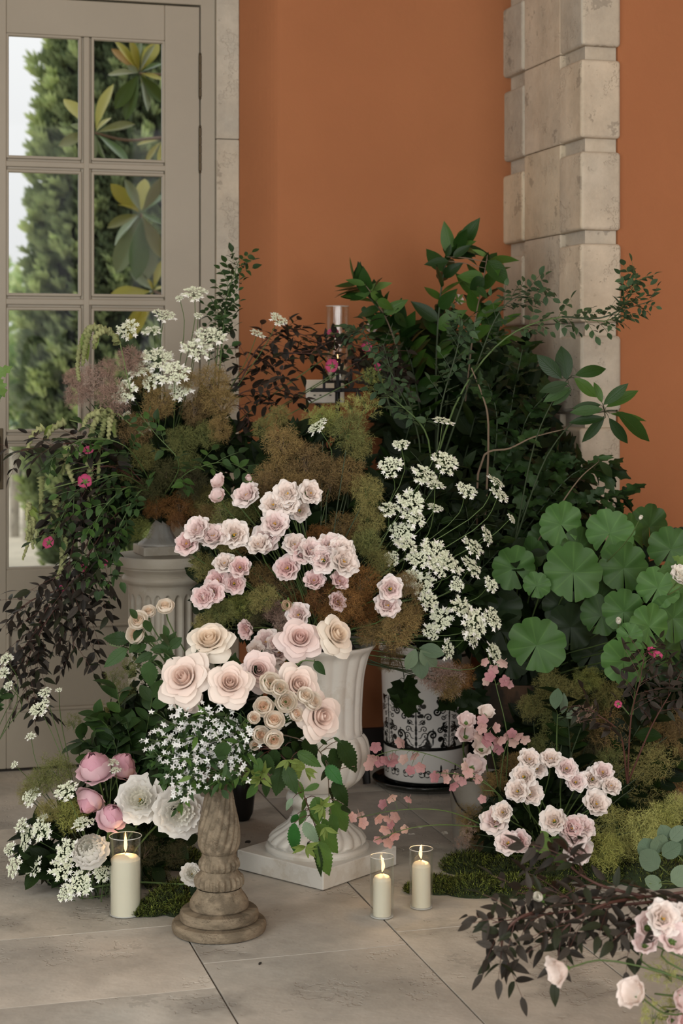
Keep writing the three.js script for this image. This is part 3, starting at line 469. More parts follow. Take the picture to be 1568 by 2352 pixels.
function hurricane(px, d, y0, gr, gh, cr, ch, fh, bend, labelG, labelC) {
  const o = at(px, MY, d).setY(y0), g = thing('hurricane_glass', labelG, 'glass cylinder', o), wall = [[gr - 0.001, 0.0015, 1], [gr, 0.005, 1], [gr, gh - 0.002, 1], [gr - 0.0005, gh, 1], [gr - 0.0022, gh - 0.001, 1], [gr - 0.0022, 0.006]];
  part(g, 'glass_wall', turned(wall, 64), mGlassThin);
  const rim = new THREE.TorusGeometry(gr, 0.0011, 8, 64); rim.rotateX(Math.PI / 2); rim.translate(0, gh, 0); part(g, 'rim', rim, mGlassRim);
  const bot = turned([[0.001, 0.0008, 1], [gr - 0.002, 0.0008, 1], [gr - 0.0005, 0.0035, 1], [gr - 0.002, 0.005, 1], [0.001, 0.004]], 48); part(g, 'glass_base', bot, mGlassRim);
  const c = thing('pillar_candle', labelC, 'candle', o.clone().setY(y0 + 0.0052)); ch -= 0.005;
  part(c, 'wax', turned([[0.001, 0, 1], ...curveProf([[cr - 0.001, 0], [cr, 0.003], [cr, ch * 0.5], [cr, ch - 0.012], [cr * 0.97, ch - 0.006], [cr * 0.8, ch + 0.001], [cr * 0.35, ch + 0.006], [0.001, ch + 0.008]], 40)], 48), mWax);
  part(c, 'wick', tube([V(0, ch + 0.006, 0), V(0.0005, ch + 0.012, 0), V(bend * 0.003, ch + 0.018, 0)], 0.0011, 0.0008, 6), mWick);
  const f = turned(curveProf([[0.0006, 0], [0.0036, 0.18 * fh], [0.0046, 0.36 * fh], [0.0034, 0.62 * fh], [0.0014, 0.86 * fh], [0.0005, fh]], 24), 16); { const p = f.attributes.position; for (let i = 0; i < p.count; i++) p.setX(i, p.getX(i) + bend * 0.004 * Math.sin(p.getY(i) / fh * 4.0)); }
  const fm = part(c, 'flame', f, mFlame); fm.position.y = ch + 0.012; fm.castShadow = false;
  const l = new THREE.PointLight(new THREE.Color(1, 0.62, 0.28), 0.016); l.name = 'candle_flame_light'; l.position.set(0, ch + 0.012 + fh * 0.36, 0); l.shadow.radius = 0.2; l.castShadow = true; c.add(l);
}
hurricane(288, 4.64, 0, 0.0428, 0.209, 0.0392, 0.154, 0.054, 0.1, 'wide glass cylinder beside the white peonies on the left', 'thick ivory pillar candle beside the white peonies');
hurricane(877, 4.62, 0, 0.0318, 0.161, 0.0238, 0.106, 0.045, 0.8, 'narrow glass cylinder nearest the urn plinth, front of the pair', 'shorter ivory candle of the pair by the urn plinth');
hurricane(967, 4.70, 0, 0.0315, 0.159, 0.0252, 0.119, 0.038, -0.5, 'narrow glass cylinder beside the moss, rear of the pair', 'taller ivory candle of the pair, beside the moss');
hurricane(775, 6.2, 1.413, 0.0415, 0.265, 0.031, 0.052, 0.03, 0.2, 'tall glass chimney on the iron stand before the orange wall', 'ivory candle inside the chimney on the iron stand');
{ // wall socket plate
  const t = thing('wall_socket', 'white double socket plate on the orange wall', 'socket', W(1.668, 1.372, VB - 0.0012), null, TURN);
  part(t, 'plate', box(-0.073, 0.073, -0.043, 0.043, 0.001, 0.011, 0.004), phys('#dcdad4', { roughness: 0.35 }));
  for (const s of [-1, 1]) { const q = part(t, 'rocker_switch', box(s * 0.052 - 0.006, s * 0.052 + 0.006, 0.012, 0.028, 0.009, 0.0145, 0.002), phys('#dcdad4', { roughness: 0.3 })); for (const [a, b, w, h] of [[0, 0.006, 0.004, 0.009], [-0.011, -0.014, 0.008, 0.004], [0.011, -0.014, 0.008, 0.004]]) part(t, 'pin_hole', box(s * 0.03 + a - w / 2, s * 0.03 + a + w / 2, b - h / 2, b + h / 2, 0.0095, 0.0115, 0), mIron); }
}
// ------------------------------------------------------------------ plants: how they are built
// flowers' labels: sorted by where they stand, so that each label points to one
const ORD = ['leftmost', 'second from the left', 'third from the left', 'fourth from the left', 'fifth from the left', 'sixth from the left', 'seventh from the left', 'eighth from the left', 'ninth from the left', 'tenth from the left'];
const VORD = ['uppermost', 'second from the top', 'third from the top', 'fourth from the top', 'fifth from the top', 'sixth from the top', 'seventh from the top', 'eighth from the top', 'ninth from the top', 'tenth from the top'];
function ranked(items, base, vertical) {                        // items [x, y, ...] -> labels in the same order
  const k = vertical ? 1 : 0, order = items.map((_, i) => i).sort((a, b) => items[a][k] - items[b][k]), out = [], n = items.length;
  order.forEach((i, r) => { out[i] = n === 1 ? base : base + ', ' + (r === n - 1 && n > 2 ? (vertical ? 'lowest' : 'rightmost') : (vertical ? VORD : ORD)[r]); }); return out;
}
const P = (q, d) => at(q[0], q[1], q[2] ?? d);
const SOCKETS = { small: at(369, 1175, 5.7), white: at(728, 1478, 5.075), stone: at(503, 1772, 4.51), planter: at(978, 1500, 6.12), tub: at(1196, 1580, 5.72), zinc: at(1098, 1800, 5.25) };

const mStem = std('#4c6132', { roughness: 0.6 }), mStemDark = std('#2c3a20', { roughness: 0.6 }), mStemRed = std('#4a2a20', { roughness: 0.6 }), mTwig = std('#6b5b4a', { roughness: 0.9 }), mStemLime = std('#5d6e3a', { roughness: 0.6 });
const veinTex = makeTex(256, (x, y) => { const a = Math.abs(x - 0.5) * 2, mid = Math.exp(-a * a * 1600), s = Math.abs(((y - a * 0.35) * 9 % 1 + 1) % 1 - 0.5) * 2, v = Math.pow(s, 14) * 0.5 * (1 - a * 0.5), n = fA(x, y) - 0.5, k = 0.86 + 0.14 * n; const l = clamp(mid * 0.5 + v * 0.35, 0, 1); return [toS(k * mix(0.86, 1, l)), toS(k * mix(0.88, 1, l * 0.7)), toS(k * mix(0.84, 1, l))]; }, true);
const veinBump = makeTex(256, (x, y) => { const a = Math.abs(x - 0.5) * 2, mid = Math.exp(-a * a * 900), s = Math.abs(((y - a * 0.35) * 9 % 1 + 1) % 1 - 0.5) * 2, k = 0.6 - 0.4 * mid - 0.25 * Math.pow(s, 8); return [k, k, k]; });
const lm = (c, o = {}) => leafMat(c, { map: veinTex, bumpMap: veinBump, bumpScale: 0.0012, ...o });
const GREEN = {
  deep: [lm('#1e2d14', { roughness: 0.5, transmission: 0.06, specularIntensity: 0.25 }), lm('#172410', { roughness: 0.5, transmission: 0.05, specularIntensity: 0.25 }), lm('#273b18', { roughness: 0.48, transmission: 0.08, specularIntensity: 0.3 })],  // dark greens; for inner filler leaves the shade is put into this colour
  glossy: [lm('#223a18', { roughness: 0.34, transmission: 0.08, specularIntensity: 0.4 }), lm('#2d4a1e', { roughness: 0.34, transmission: 0.1, specularIntensity: 0.4 }), lm('#486a2a', { roughness: 0.36, transmission: 0.2, specularIntensity: 0.4 })],
  mid: [lm('#324c22', { transmission: 0.16 }), lm('#28401d', { transmission: 0.12 }), lm('#3d5b2e', { transmission: 0.2 })],
  fresh: [lm('#5d8036', { transmission: 0.3 }), lm('#4a6d2d', { transmission: 0.26 }), lm('#73924a', { transmission: 0.33 })],
  rose: [lm('#40573a', { transmission: 0.14 }), lm('#4c6543', { transmission: 0.16 }), lm('#344c30', { transmission: 0.12 })],
  purple: [lm('#2c2620', { roughness: 0.45, transmission: 0.05, specularIntensity: 0.35 }), lm('#1f1b16', { roughness: 0.45, transmission: 0.04, specularIntensity: 0.35 }), lm('#413a34', { roughness: 0.5, transmission: 0.07, specularIntensity: 0.35 }), lm('#2f3322', { roughness: 0.45, transmission: 0.06, specularIntensity: 0.35 })],
  grey: [lm('#71866f', { transmission: 0.15 }), lm('#5f765d', { transmission: 0.15 }), lm('#82977c', { transmission: 0.18 })],
  lime: [lm('#869a48', { transmission: 0.33 }), lm('#94a65a', { transmission: 0.33 })],
};
const LEAF = {
  camellia: [leafGeo({ w: 0.23, n: 8, fold: 0.18, bend: 0.12, tip: 0.6 }), leafGeo({ w: 0.25, n: 8, fold: 0.1, bend: 0.28, tip: 0.6 }), leafGeo({ w: 0.21, n: 8, fold: 0.25, bend: -0.08, tip: 0.6 })],
  oval: [leafGeo({ w: 0.3, n: 7, fold: 0.12, bend: 0.15, shape: 'elliptic' }), leafGeo({ w: 0.27, n: 7, fold: 0.2, bend: 0.3, shape: 'elliptic' })],
  small: [leafGeo({ w: 0.27, n: 5, cols: 1, fold: 0.18, bend: 0.15, shape: 'elliptic' }), leafGeo({ w: 0.3, n: 5, cols: 1, fold: 0.28, bend: 0.3 })],
  lance: [leafGeo({ w: 0.15, n: 6, cols: 1, fold: 0.3, bend: 0.2, shape: 'lance' }), leafGeo({ w: 0.17, n: 6, cols: 1, fold: 0.15, bend: 0.4, shape: 'lance' })],
  purple: [leafGeo({ w: 0.2, n: 6, cols: 1, fold: 0.25, bend: 0.2 }), leafGeo({ w: 0.22, n: 6, cols: 1, fold: 0.1, bend: 0.35 }), leafGeo({ w: 0.17, n: 6, cols: 1, fold: 0.4, bend: 0.1 })],
  hornbeam: [leafGeo({ w: 0.29, n: 22, cols: 2, fold: 0.12, bend: 0.16, serr: 11, serrD: 0.3, wave: 0.06, tip: 0.4 }), leafGeo({ w: 0.27, n: 22, cols: 2, fold: 0.22, bend: 0.3, serr: 11, serrD: 0.3, wave: 0.08, tip: 0.4 })],
  lobed: [leafGeo({ w: 0.36, n: 18, cols: 2, fold: 0.15, bend: 0.2, lobes: 3.5, lobeD: 0.45, serr: 9, serrD: 0.15, wave: 0.15 }), leafGeo({ w: 0.38, n: 18, cols: 2, fold: 0.3, bend: 0.35, lobes: 3.5, lobeD: 0.4, serr: 9, serrD: 0.18, wave: 0.2 })],
  rosette: [leafGeo({ w: 0.17, n: 9, fold: 0.18, bend: 0.1, shape: 'elliptic', tip: 0.5 }), leafGeo({ w: 0.185, n: 9, fold: 0.12, bend: 0.25, shape: 'elliptic', tip: 0.5 })],
  round: [leafGeo({ w: 0.4, n: 8, shape: 'round', fold: 0.1, bend: 0.15 }), leafGeo({ w: 0.38, n: 8, shape: 'round', fold: 0.05, bend: -0.1 })],
};
const VIEW = V(0, 0.35, 1).normalize();
// a branch: stem through pts [[x, y, depth], ...] with leaves along it
function branch(o) {
  const pts = o.pts.map((q) => (q.isVector3 ? q.clone() : P(q, o.d))), base = pts[0].clone();
  const t = thing(o.name, o.label, o.cat || 'branch', base, o.group);
  const L = pts.map((p) => p.sub(base)), c = L.length > 2 ? new THREE.CatmullRomCurve3(L, false, 'centripetal') : new THREE.LineCurve3(L[0], L[1]);
  const d0 = -pts[0].z - base.z, sc = (o.pts[1][2] ?? o.d ?? 5) / FPX;
  part(t, 'stem', tube(L, o.r0 || 0.003, o.r1 || 0.0012, 5, o.segs || L.length * 4), o.stem || mStemDark);
  let n = 0;
  const put = (b, dir, nrm, s) => { const m = part(t, 'leaf', pick(o.leaf), pick(o.mats)); placeLeaf(m, b, dir, nrm, s); n++; };
  const az0 = rr(0, 6);
  for (let i = 0; i < (o.n || 0); i++) {
    const f = o.from ?? 0.25, tt = mix(f, 1, (i + rr(0.2, 0.8)) / o.n), p = c.getPoint(tt), T = c.getTangent(tt);
    const a = az0 + i * 2.4 + rr(-0.5, 0.5); let side = V(Math.cos(a), Math.sin(a) * 0.8, Math.sin(a * 1.0 + 1) * 0.75); side.addScaledVector(T, -side.dot(T)).normalize();
    const out = rr(o.out?.[0] ?? 0.6, o.out?.[1] ?? 1.3), dir = T.clone().addScaledVector(side, out).add(V(0, -(o.droop ?? 0.15) * rr(0.3, 1.5), 0)).normalize();
    const s = rr(o.size[0], o.size[1]) * sc * (o.taper ? mix(1, 0.6, tt) : 1), nrm = V(0, o.up ?? 0.7, 0).addScaledVector(VIEW, o.face ?? 0.5).addScaledVector(rdir(), o.jit ?? 0.55);
    if (o.compound) {                                            // leaflets on a little stalk of their own
      const k = o.compound, q = p.clone().addScaledVector(dir, s * (0.5 + k * 0.32)); const mid = p.clone().lerp(q, 0.5).add(V(0, s * 0.1, 0));
      if (n + k > 292) break; part(t, 'leaf_stalk', tube([p, mid, q], 0.0009, 0.0006, 3, 3), o.stem || mStemDark);
      const cr = dir.clone().cross(nrm).normalize();
      for (let j = 0; j < k; j++) { const e = j === k - 1 ? 1 : (Math.floor(j / 2) + 0.8) / (k / 2 + 0.2), sd = j === k - 1 ? 0 : j % 2 ? 1 : -1; const b = p.clone().lerp(q, e), dd = dir.clone().multiplyScalar(sd ? 0.45 : 1).addScaledVector(cr, sd * 0.9).addScaledVector(rdir(), 0.25).normalize(); put(b, dd, nrm.clone().addScaledVector(rdir(), 0.3), s * rr(0.8, 1.1)); }
    } else { if (n > 292) break; const pet = p.clone().addScaledVector(dir, s * (o.petiole ?? 0.12)); if ((o.petiole ?? 0) > 0.2) part(t, 'leaf_stalk', tube([p, p.clone().lerp(pet, 0.5).add(V(0, s * 0.03, 0)), pet], 0.0011, 0.0009, 3, 3), o.stem || mStemDark); put(o.petiole ? pet : p, dir, nrm, s); }
  }
  if (o.leaves) for (const q of o.leaves) {                      // leaves seen one by one: [base x, y, tip x, y, tone, width]
    const dd = o.d + rr(-0.03, 0.03), b = at(q[0], q[1], dd).sub(base), e = at(q[2], q[3], dd + (q[6] ?? rr(-0.02, 0.03))).sub(base), dir = e.clone().sub(b), len = dir.length() * (o.grow || 1.05);
    const m = part(t, 'leaf', pick(o.leaf), o.tones ? o.tones[q[4]] : pick(o.mats)); placeLeaf(m, b, dir, V(rr(-0.5, 0.5), 0.35, 0.9), V(len * (q[5] || 1), len, len));
    const near = c.getPoint(clamp(nearestT(c, b), 0, 1)); if (near.distanceTo(b) > 0.004) part(t, 'leaf_stalk', tube([near, near.clone().lerp(b, 0.6).add(V(0, 0.004, 0)), b], 0.0011, 0.0009, 4, 4), o.stem || mStemDark);
  }
  if (o.extra) o.extra(t, c, base);
  return t;
}
function nearestT(c, p) { let bt = 0, bd = 1e9; for (let i = 0; i <= 24; i++) { const d = c.getPoint(i / 24).distanceToSquared(p); if (d < bd) { bd = d; bt = i / 24; } } return bt; }

// ---- petals and blooms
function petalGeo(o) {
  const { R = 0.03, H = 0.04, base = 0.004, ro = 1, dw = 0.6, curl = 0.006, tip = 0, ruf = 0, rk = 5, flat = 0, low = 0.25, seed = 1, nu = 8, nv = 8, ca, cb, y0 = 0, notch = 0, bulge = 1.15, wt = 0.56, roll = 0 } = o;
  const ph = seed * 1.7;
  const prof = (v) => { const p1x = R * bulge, p1y = H * low, p2x = R * ro, p2y = H, a = (1 - v) * (1 - v), b = 2 * v * (1 - v), c = v * v; let r = a * base + b * p1x + c * p2x, y = b * p1y + c * p2y; const e = smooth(0.62, 1, v); return [r + curl * e * e * 1.1, y - curl * 0.85 * e * e]; };
  return gridGeo(nu, nv, (uu, v) => {
    const u = uu * 2 - 1, au = Math.abs(u), w = dw * (0.30 + 0.70 * Math.sin(Math.PI * Math.min(1, 0.08 + wt * v)));
    const ve = v * (1 - (0.16 + Math.min(0.14, tip * 9)) * Math.pow(au, 2.2) * smooth(0.3, 1, v)) - notch * (1 - au) * smooth(0.8, 1, v); const [r0, yy] = prof(ve); let r = r0 + tip * Math.pow(1 - au, 2) * smooth(0.75, 1, v) * 0.6, y = yy - tip * Math.pow(1 - au, 2) * smooth(0.8, 1, v) * 0.3;
    const fr = ruf * smooth(0.35, 1, v); r += fr * Math.sin(rk * u * 3.1 + ph) * 1.0; y += fr * 0.8 * Math.cos(rk * 1.31 * u * 3.1 + ph * 2);
    if (roll) { const e = smooth(0.5, 1, v) * au * au * curl * roll; y -= e; r -= e * 0.35; }
    r *= 1 + flat * u * u; const a = u * w; return [r * Math.sin(a), y + y0, r * Math.cos(a)];
  }, ca ? (u, v) => { const k = smooth(0.1, 0.9, v); return [mix(ca[0], cb[0], k), mix(ca[1], cb[1], k), mix(ca[2], cb[2], k)]; } : null);
}
// layers [{n, ...petal}] -> [[geometry, angle, layer], ...]
function bloomPetals(layers, seed) {
  reseed(seed); const out = []; let a0 = rnd() * 6;
  layers.forEach((l, li) => { a0 += 1.1; for (let i = 0; i < l.n; i++) { const o = { ...l, seed: rnd() * 10, R: l.R * rr(0.95, 1.05), H: l.H * rr(0.94, 1.06), curl: (l.curl || 0) * rr(0.7, 1.3), ro: (l.ro || 1) * rr(0.96, 1.04) }; out.push([petalGeo(o), a0 + (i + rr(-1, 1) * (l.off ?? 0.12)) / l.n * Math.PI * 2, li, l.pitch || 0]); } });
  return out;
}
const pm = (c, o = {}) => phys(c, { side: THREE.DoubleSide, roughness: 0.8, transmission: 0.32, thickness: 0, specularIntensity: 0.25, sheen: 0.2, sheenColor: new THREE.Color(1, 0.95, 0.92), ...o });
const pmv = (c) => pm(c, { vertexColors: true });
const PET = { blush: [pm('#f2ddd1'), pm('#f1e0d6'), pm('#f1e4da')], pinkrose: [pm('#efd4cc'), pm('#eedad4'), pm('#eeddd8')], cream: [pm('#f3e1cb'), pm('#f3e6d6'), pm('#f3ebde')], peach: [pm('#f3d8be'), pm('#f3e3d0'), pm('#f3eadd')], lisi: [pm('#f1dedb'), pm('#f4e8e4'), pm('#f5eeeb')], lisiwhite: [pm('#f3e6de'), pm('#f4ebe5'), pm('#f4eee9')], lisipink: [pm('#eccdcb'), pm('#efd9d7'), pm('#f2e4e1')], peony: [pm('#e3b0bd'), pm('#e2aebd'), pm('#ebc8d0')], wild: [pm('#c8527c'), pm('#d5769a')], white: [pm('#f4f1e6'), pm('#f3f0e8'), pm('#f2efe9')] };
const mAnther = std('#d9a53a'), mCalyx = leafMat('#5d7a3c');
const PROTO = {
  rose: [1, 2, 3, 4].map((s) => bloomPetals([
    { n: 2, R: 0.008, H: 0.046, base: 0.002, ro: 0.5, dw: 2.3, nu: 10, nv: 6 }, { n: 3, R: 0.014, H: 0.049, base: 0.003, ro: 0.75, dw: 1.6, curl: 0.002, nu: 10 }, { n: 3, R: 0.020, H: 0.0495, base: 0.004, ro: 0.86, dw: 1.5, curl: 0.004, tip: 0.003, nu: 10, off: 0.1 },
    { n: 4, R: 0.026, H: 0.048, ro: 0.93, dw: 1.35, curl: 0.008, tip: 0.006, roll: 0.5, nu: 10, nv: 9, off: 0.12 }, { n: 5, R: 0.0325, H: 0.044, ro: 0.97, dw: 1.2, curl: 0.012, tip: 0.015, roll: 0.8, nu: 10, nv: 9, low: 0.2, off: 0.14 }, { n: 5, R: 0.0375, H: 0.041, ro: 1.0, dw: 1.2, curl: 0.016, tip: 0.021, roll: 1.0, nu: 10, nv: 9, ruf: 0.0008, rk: 2, low: 0.1, off: 0.16 }, { n: 5, R: 0.0425, H: 0.032, ro: 1.02, dw: 1.15, curl: 0.020, tip: 0.022, roll: 1.1, nu: 10, nv: 9, ruf: 0.001, rk: 2, low: -0.1, off: 0.18 }], 40 + s)),
  spray: [1, 2].map((s) => bloomPetals([
    { n: 4, R: 0.008, H: 0.026, base: 0.001, ro: 0.8, dw: 1.4, nu: 6, nv: 5 }, { n: 6, R: 0.013, H: 0.029, base: 0.002, ro: 0.8, dw: 0.9, ruf: 0.0012, nu: 6, nv: 6 }, { n: 6, R: 0.019, H: 0.031, ro: 0.76, dw: 0.85, curl: 0.001, ruf: 0.001, nu: 6, nv: 6 }, { n: 5, R: 0.026, H: 0.032, ro: 0.78, dw: 1.0, curl: 0.002, ruf: 0.0008, nu: 7, nv: 7, bulge: 1.3, off: 0.1 }, { n: 5, R: 0.031, H: 0.027, ro: 0.90, dw: 1.0, curl: 0.004, ruf: 0.001, nu: 7, nv: 7, low: 0.0, bulge: 1.2, off: 0.15 }], 60 + s)),
  lisi: [1, 2, 3, 4].map((s) => bloomPetals([
    { n: 3, R: 0.011, H: 0.034, base: 0.003, ro: 0.8, dw: 1.5, curl: 0.003, ruf: 0.0022, rk: 2.6, nu: 10, nv: 6, off: 0.2 }, { n: 4, R: 0.017, H: 0.038, base: 0.003, ro: 0.95, dw: 1.3, curl: 0.007, ruf: 0.0034, rk: 2.4, nu: 10, nv: 6, off: 0.25 }, { n: 4, R: 0.023, H: 0.037, base: 0.003, ro: 1.0, dw: 1.2, curl: 0.010, ruf: 0.0042, rk: 2.2, nu: 10, nv: 6, off: 0.25 }, { n: 5, R: 0.028, H: 0.030, base: 0.003, ro: 1.04, dw: 1.05, curl: 0.009, ruf: 0.0042, rk: 2.2, nu: 10, nv: 6, low: 0.0, off: 0.25 }], 80 + s)),
  cup: [1, 2].map((s) => bloomPetals([{ n: 3, R: 0.017, H: 0.038, base: 0.003, ro: 0.95, dw: 1.2, curl: 0.004, ruf: 0.002, rk: 2.4, nu: 8, nv: 6 }, { n: 4, R: 0.022, H: 0.038, base: 0.003, ro: 1.02, dw: 1.05, curl: 0.008, ruf: 0.003, rk: 2.4, nu: 8, nv: 6 }], 90 + s)),
  bud: [bloomPetals([{ n: 3, R: 0.011, H: 0.034, base: 0.002, ro: 0.6, dw: 1.4, nu: 6, nv: 6 }, { n: 3, R: 0.014, H: 0.033, base: 0.002, ro: 0.75, dw: 1.3, curl: 0.002, nu: 6, nv: 6 }], 97)],
  peonypink: [1, 2].map((s) => bloomPetals([{ n: 4, R: 0.020, H: 0.070, base: 0.004, ro: 0.18, dw: 1.4, nu: 8, nv: 9, bulge: 2.0, low: 0.5 }, { n: 4, R: 0.027, H: 0.070, base: 0.005, ro: 0.28, dw: 1.3, ruf: 0.0012, nu: 8, nv: 9, bulge: 1.95, low: 0.45, off: 0.15 }, { n: 4, R: 0.031, H: 0.064, base: 0.006, ro: 0.5, dw: 1.25, ruf: 0.0016, nu: 8, nv: 9, bulge: 1.9, low: 0.3, off: 0.2 }, { n: 4, R: 0.036, H: 0.050, base: 0.006, ro: 0.85, dw: 1.1, curl: 0.002, ruf: 0.002, low: 0.1, nu: 8, nv: 8, bulge: 1.6, off: 0.2 }, { n: 4, R: 0.042, H: 0.024, base: 0.006, ro: 1.1, dw: 0.9, curl: 0.006, ruf: 0.003, low: 0, nu: 8, nv: 8, off: 0.2 }], 110 + s)),
  peonywhite: [1, 2].map((s) => bloomPetals([{ n: 7, R: 0.013, H: 0.044, base: 0.004, ro: 0.8, dw: 0.8, curl: 0.003, ruf: 0.003, nu: 6, nv: 6, notch: 0.08, off: 0.3 }, { n: 8, R: 0.024, H: 0.047, base: 0.004, ro: 0.85, dw: 0.8, curl: 0.003, ruf: 0.0035, rk: 3, nu: 8, nv: 6, notch: 0.06, off: 0.3 }, { n: 7, R: 0.036, H: 0.046, base: 0.005, ro: 0.92, dw: 0.85, curl: 0.004, ruf: 0.0045, rk: 3, nu: 8, nv: 7, notch: 0.04, off: 0.3 }, { n: 7, R: 0.049, H: 0.037, base: 0.006, ro: 1.0, dw: 0.85, curl: 0.006, ruf: 0.005, rk: 3, nu: 8, nv: 7, off: 0.3 }, { n: 6, R: 0.061, H: 0.020, base: 0.006, ro: 1.05, dw: 0.9, curl: 0.008, ruf: 0.006, rk: 3, nu: 8, nv: 7, low: 0, off: 0.3 }], 120 + s)),
  peonyball: [bloomPetals([{ n: 8, R: 0.016, H: 0.056, base: 0.003, ro: 0.6, dw: 0.7, ruf: 0.004, rk: 3, nu: 6, nv: 7, notch: 0.08, off: 0.3 }, { n: 10, R: 0.025, H: 0.058, base: 0.004, ro: 0.65, dw: 0.6, ruf: 0.004, rk: 3, nu: 6, nv: 7, notch: 0.06, bulge: 1.5, off: 0.3 }, { n: 10, R: 0.033, H: 0.050, base: 0.005, ro: 0.8, dw: 0.65, ruf: 0.004, rk: 3, nu: 7, nv: 7, notch: 0.05, bulge: 1.5, off: 0.3 }, { n: 9, R: 0.041, H: 0.034, base: 0.006, ro: 0.95, dw: 0.7, ruf: 0.004, rk: 3, nu: 7, nv: 7, bulge: 1.3, off: 0.3 }, { n: 7, R: 0.045, H: 0.014, base: 0.006, ro: 1.02, dw: 0.8, curl: 0.003, ruf: 0.004, rk: 3, nu: 7, nv: 7, low: -0.2, off: 0.3 }], 131)],
  wild: [bloomPetals([{ n: 5, R: 0.013, H: 0.006, base: 0.002, ro: 1.15, dw: 0.65, ruf: 0.001, nu: 4, nv: 4, notch: 0.05, low: 0 }], 140)],
};
const yAxis = V(0, 1, 0), antherGeo = (() => { reseed(9); const gs = []; for (let i = 0; i < 14; i++) { const a = rr(0, 6.3), r = rr(0, 0.005), g = new THREE.SphereGeometry(0.0013, 5, 4); g.translate(Math.cos(a) * r, rr(0.014, 0.02), Math.sin(a) * r); gs.push(g); } return join(gs); })();
const calyxGeo = (() => { const gs = []; for (let i = 0; i < 5; i++) { const g = leafGeo({ w: 0.2, n: 4, cols: 1, bend: -0.3, shape: 'lance' }); g.scale(0.022, 0.022, 0.022); const m = new THREE.Object3D(); const a = i / 5 * 6.283; placeLeaf(m, V(0, 0.001, 0), V(Math.cos(a), 0.15, Math.sin(a)), V(0, 1, 0), 1); m.updateMatrix(); g.applyMatrix4(m.matrix); gs.push(g); } const s = new THREE.SphereGeometry(0.0055, 8, 6); s.scale(1, 1.3, 1); gs.push(s); return join(gs); })();
// one cut flower: head at p facing dir, stem down to a socket
function flower(name, label, cat, group, p, dir, proto, mats, scale, socket, o = {}) {
  const b = socket.clone().addScaledVector(V(rr(-1, 1), rr(-0.3, 0.3), rr(-0.6, 0.6)), o.spread ?? 0.05), t = thing(name, label, cat, b, group), h = p.clone().sub(b);
  const hb = h.clone().addScaledVector(dir, -0.012 * scale), ctrl = hb.clone().addScaledVector(dir, -(o.neck ?? 0.06)).add(V(0, -0.01, -0.01)); const pts = [V(0, 0, 0), V(ctrl.x * 0.45, ctrl.y * 0.55, ctrl.z * 0.45 - 0.02), ctrl, hb];
  part(t, 'stem', tube(pts, o.r ?? 0.0022, (o.r ?? 0.0022) * 0.8, 5, 10), o.stem || mStem);
  const head = new THREE.Group(); head.name = 'flower_head'; head.position.copy(h).addScaledVector(dir, -0.012 * scale); head.quaternion.setFromUnitVectors(yAxis, dir.clone().normalize()); head.rotateY(rnd() * 6.28); head.scale.setScalar(scale); t.add(head);
  for (const [g, a, li, pitch] of proto) { const k = mats.length === 1 ? 0 : Math.min(mats.length - 1, Math.floor(li / Math.max(1, (o.layers || 4) - 1) * (mats.length - 0.01))); const m = part(head, 'petal', g, mats[k]); m.rotation.set(0, a, 0); }
  if (o.anthers) part(head, 'stamens', antherGeo, mAnther);
  { const k = part(head, 'calyx', calyxGeo, mCalyx); if (o.cal) k.scale.setScalar(o.cal); }
  if (o.leafN) for (let i = 0; i < o.leafN; i++) { const c = new THREE.CatmullRomCurve3(pts, false, 'centripetal'), tt = rr(0.45, 0.92), q = c.getPoint(tt), s = rr(...(o.leafSize || [0.035, 0.05])); const m = part(t, 'leaf', pick(o.leaf || LEAF.oval), pick(o.leafMats || GREEN.mid)); placeLeaf(m, q, rdir().add(V(0, 0.2, 0.3)), VIEW, s); }
  return t;
}
// ---- smoke bush plume: fine curled hairs on a branching frame
function plumeGeo(seed, hairs = 2700, thick = 0.00030, airy = false) {
  reseed(seed); const pos = [], nrm = [], A = V(), B = V(), C = V(), w = V();
  const tips = []; for (let i = 0; i < (airy ? 60 : 130); i++) { const v = rdir(); tips.push(v.multiplyScalar(Math.pow(rr(0.05, 1), 0.4) * 0.74 * (1 + 0.16 * Math.sin(v.x * 5 + seed) * Math.sin(v.y * 6)))); }
  const tri = (a, b, c) => { for (const q of [a, b, c]) pos.push(q.x, q.y, q.z); const n = b.clone().sub(a).cross(c.clone().sub(a)).normalize(); for (let i = 0; i < 3; i++) nrm.push(n.x, n.y, n.z); };
  for (let i = 0; i < hairs; i++) {
    const o = pick(tips).clone().addScaledVector(rdir(), airy ? 0.07 : 0.14), d = o.clone().normalize().multiplyScalar(0.5).addScaledVector(rdir(), 1).normalize(), l = rr(0.10, 0.30), d2 = d.clone().addScaledVector(rdir(), 0.9).normalize();
    A.copy(o); B.copy(o).addScaledVector(d, l * 0.55); C.copy(B).addScaledVector(d2, l * 0.5); w.copy(rdir()).cross(d).normalize(); const th = thick / 0.06 * rr(0.8, 1.5);
    const b1 = B.clone().addScaledVector(w, th), b2 = B.clone().addScaledVector(w, -th), a1 = A.clone().addScaledVector(w, th), a2 = A.clone().addScaledVector(w, -th);
    tri(a1, a2, b1); tri(b1, a2, b2); tri(b1, b2, C.clone());
  }
  const g = new THREE.BufferGeometry(); g.setAttribute('position', new THREE.Float32BufferAttribute(pos, 3)); g.setAttribute('normal', new THREE.Float32BufferAttribute(nrm, 3)); g.setAttribute('uv', new THREE.Float32BufferAttribute(new Float32Array(pos.length / 3 * 2), 2)); return g;
}
const PLUME = [plumeGeo(201), plumeGeo(202), plumeGeo(203), plumeGeo(206)], PLUMEAIRY = [plumeGeo(204, 800, 0.00034, true), plumeGeo(205, 800, 0.00034, true)];
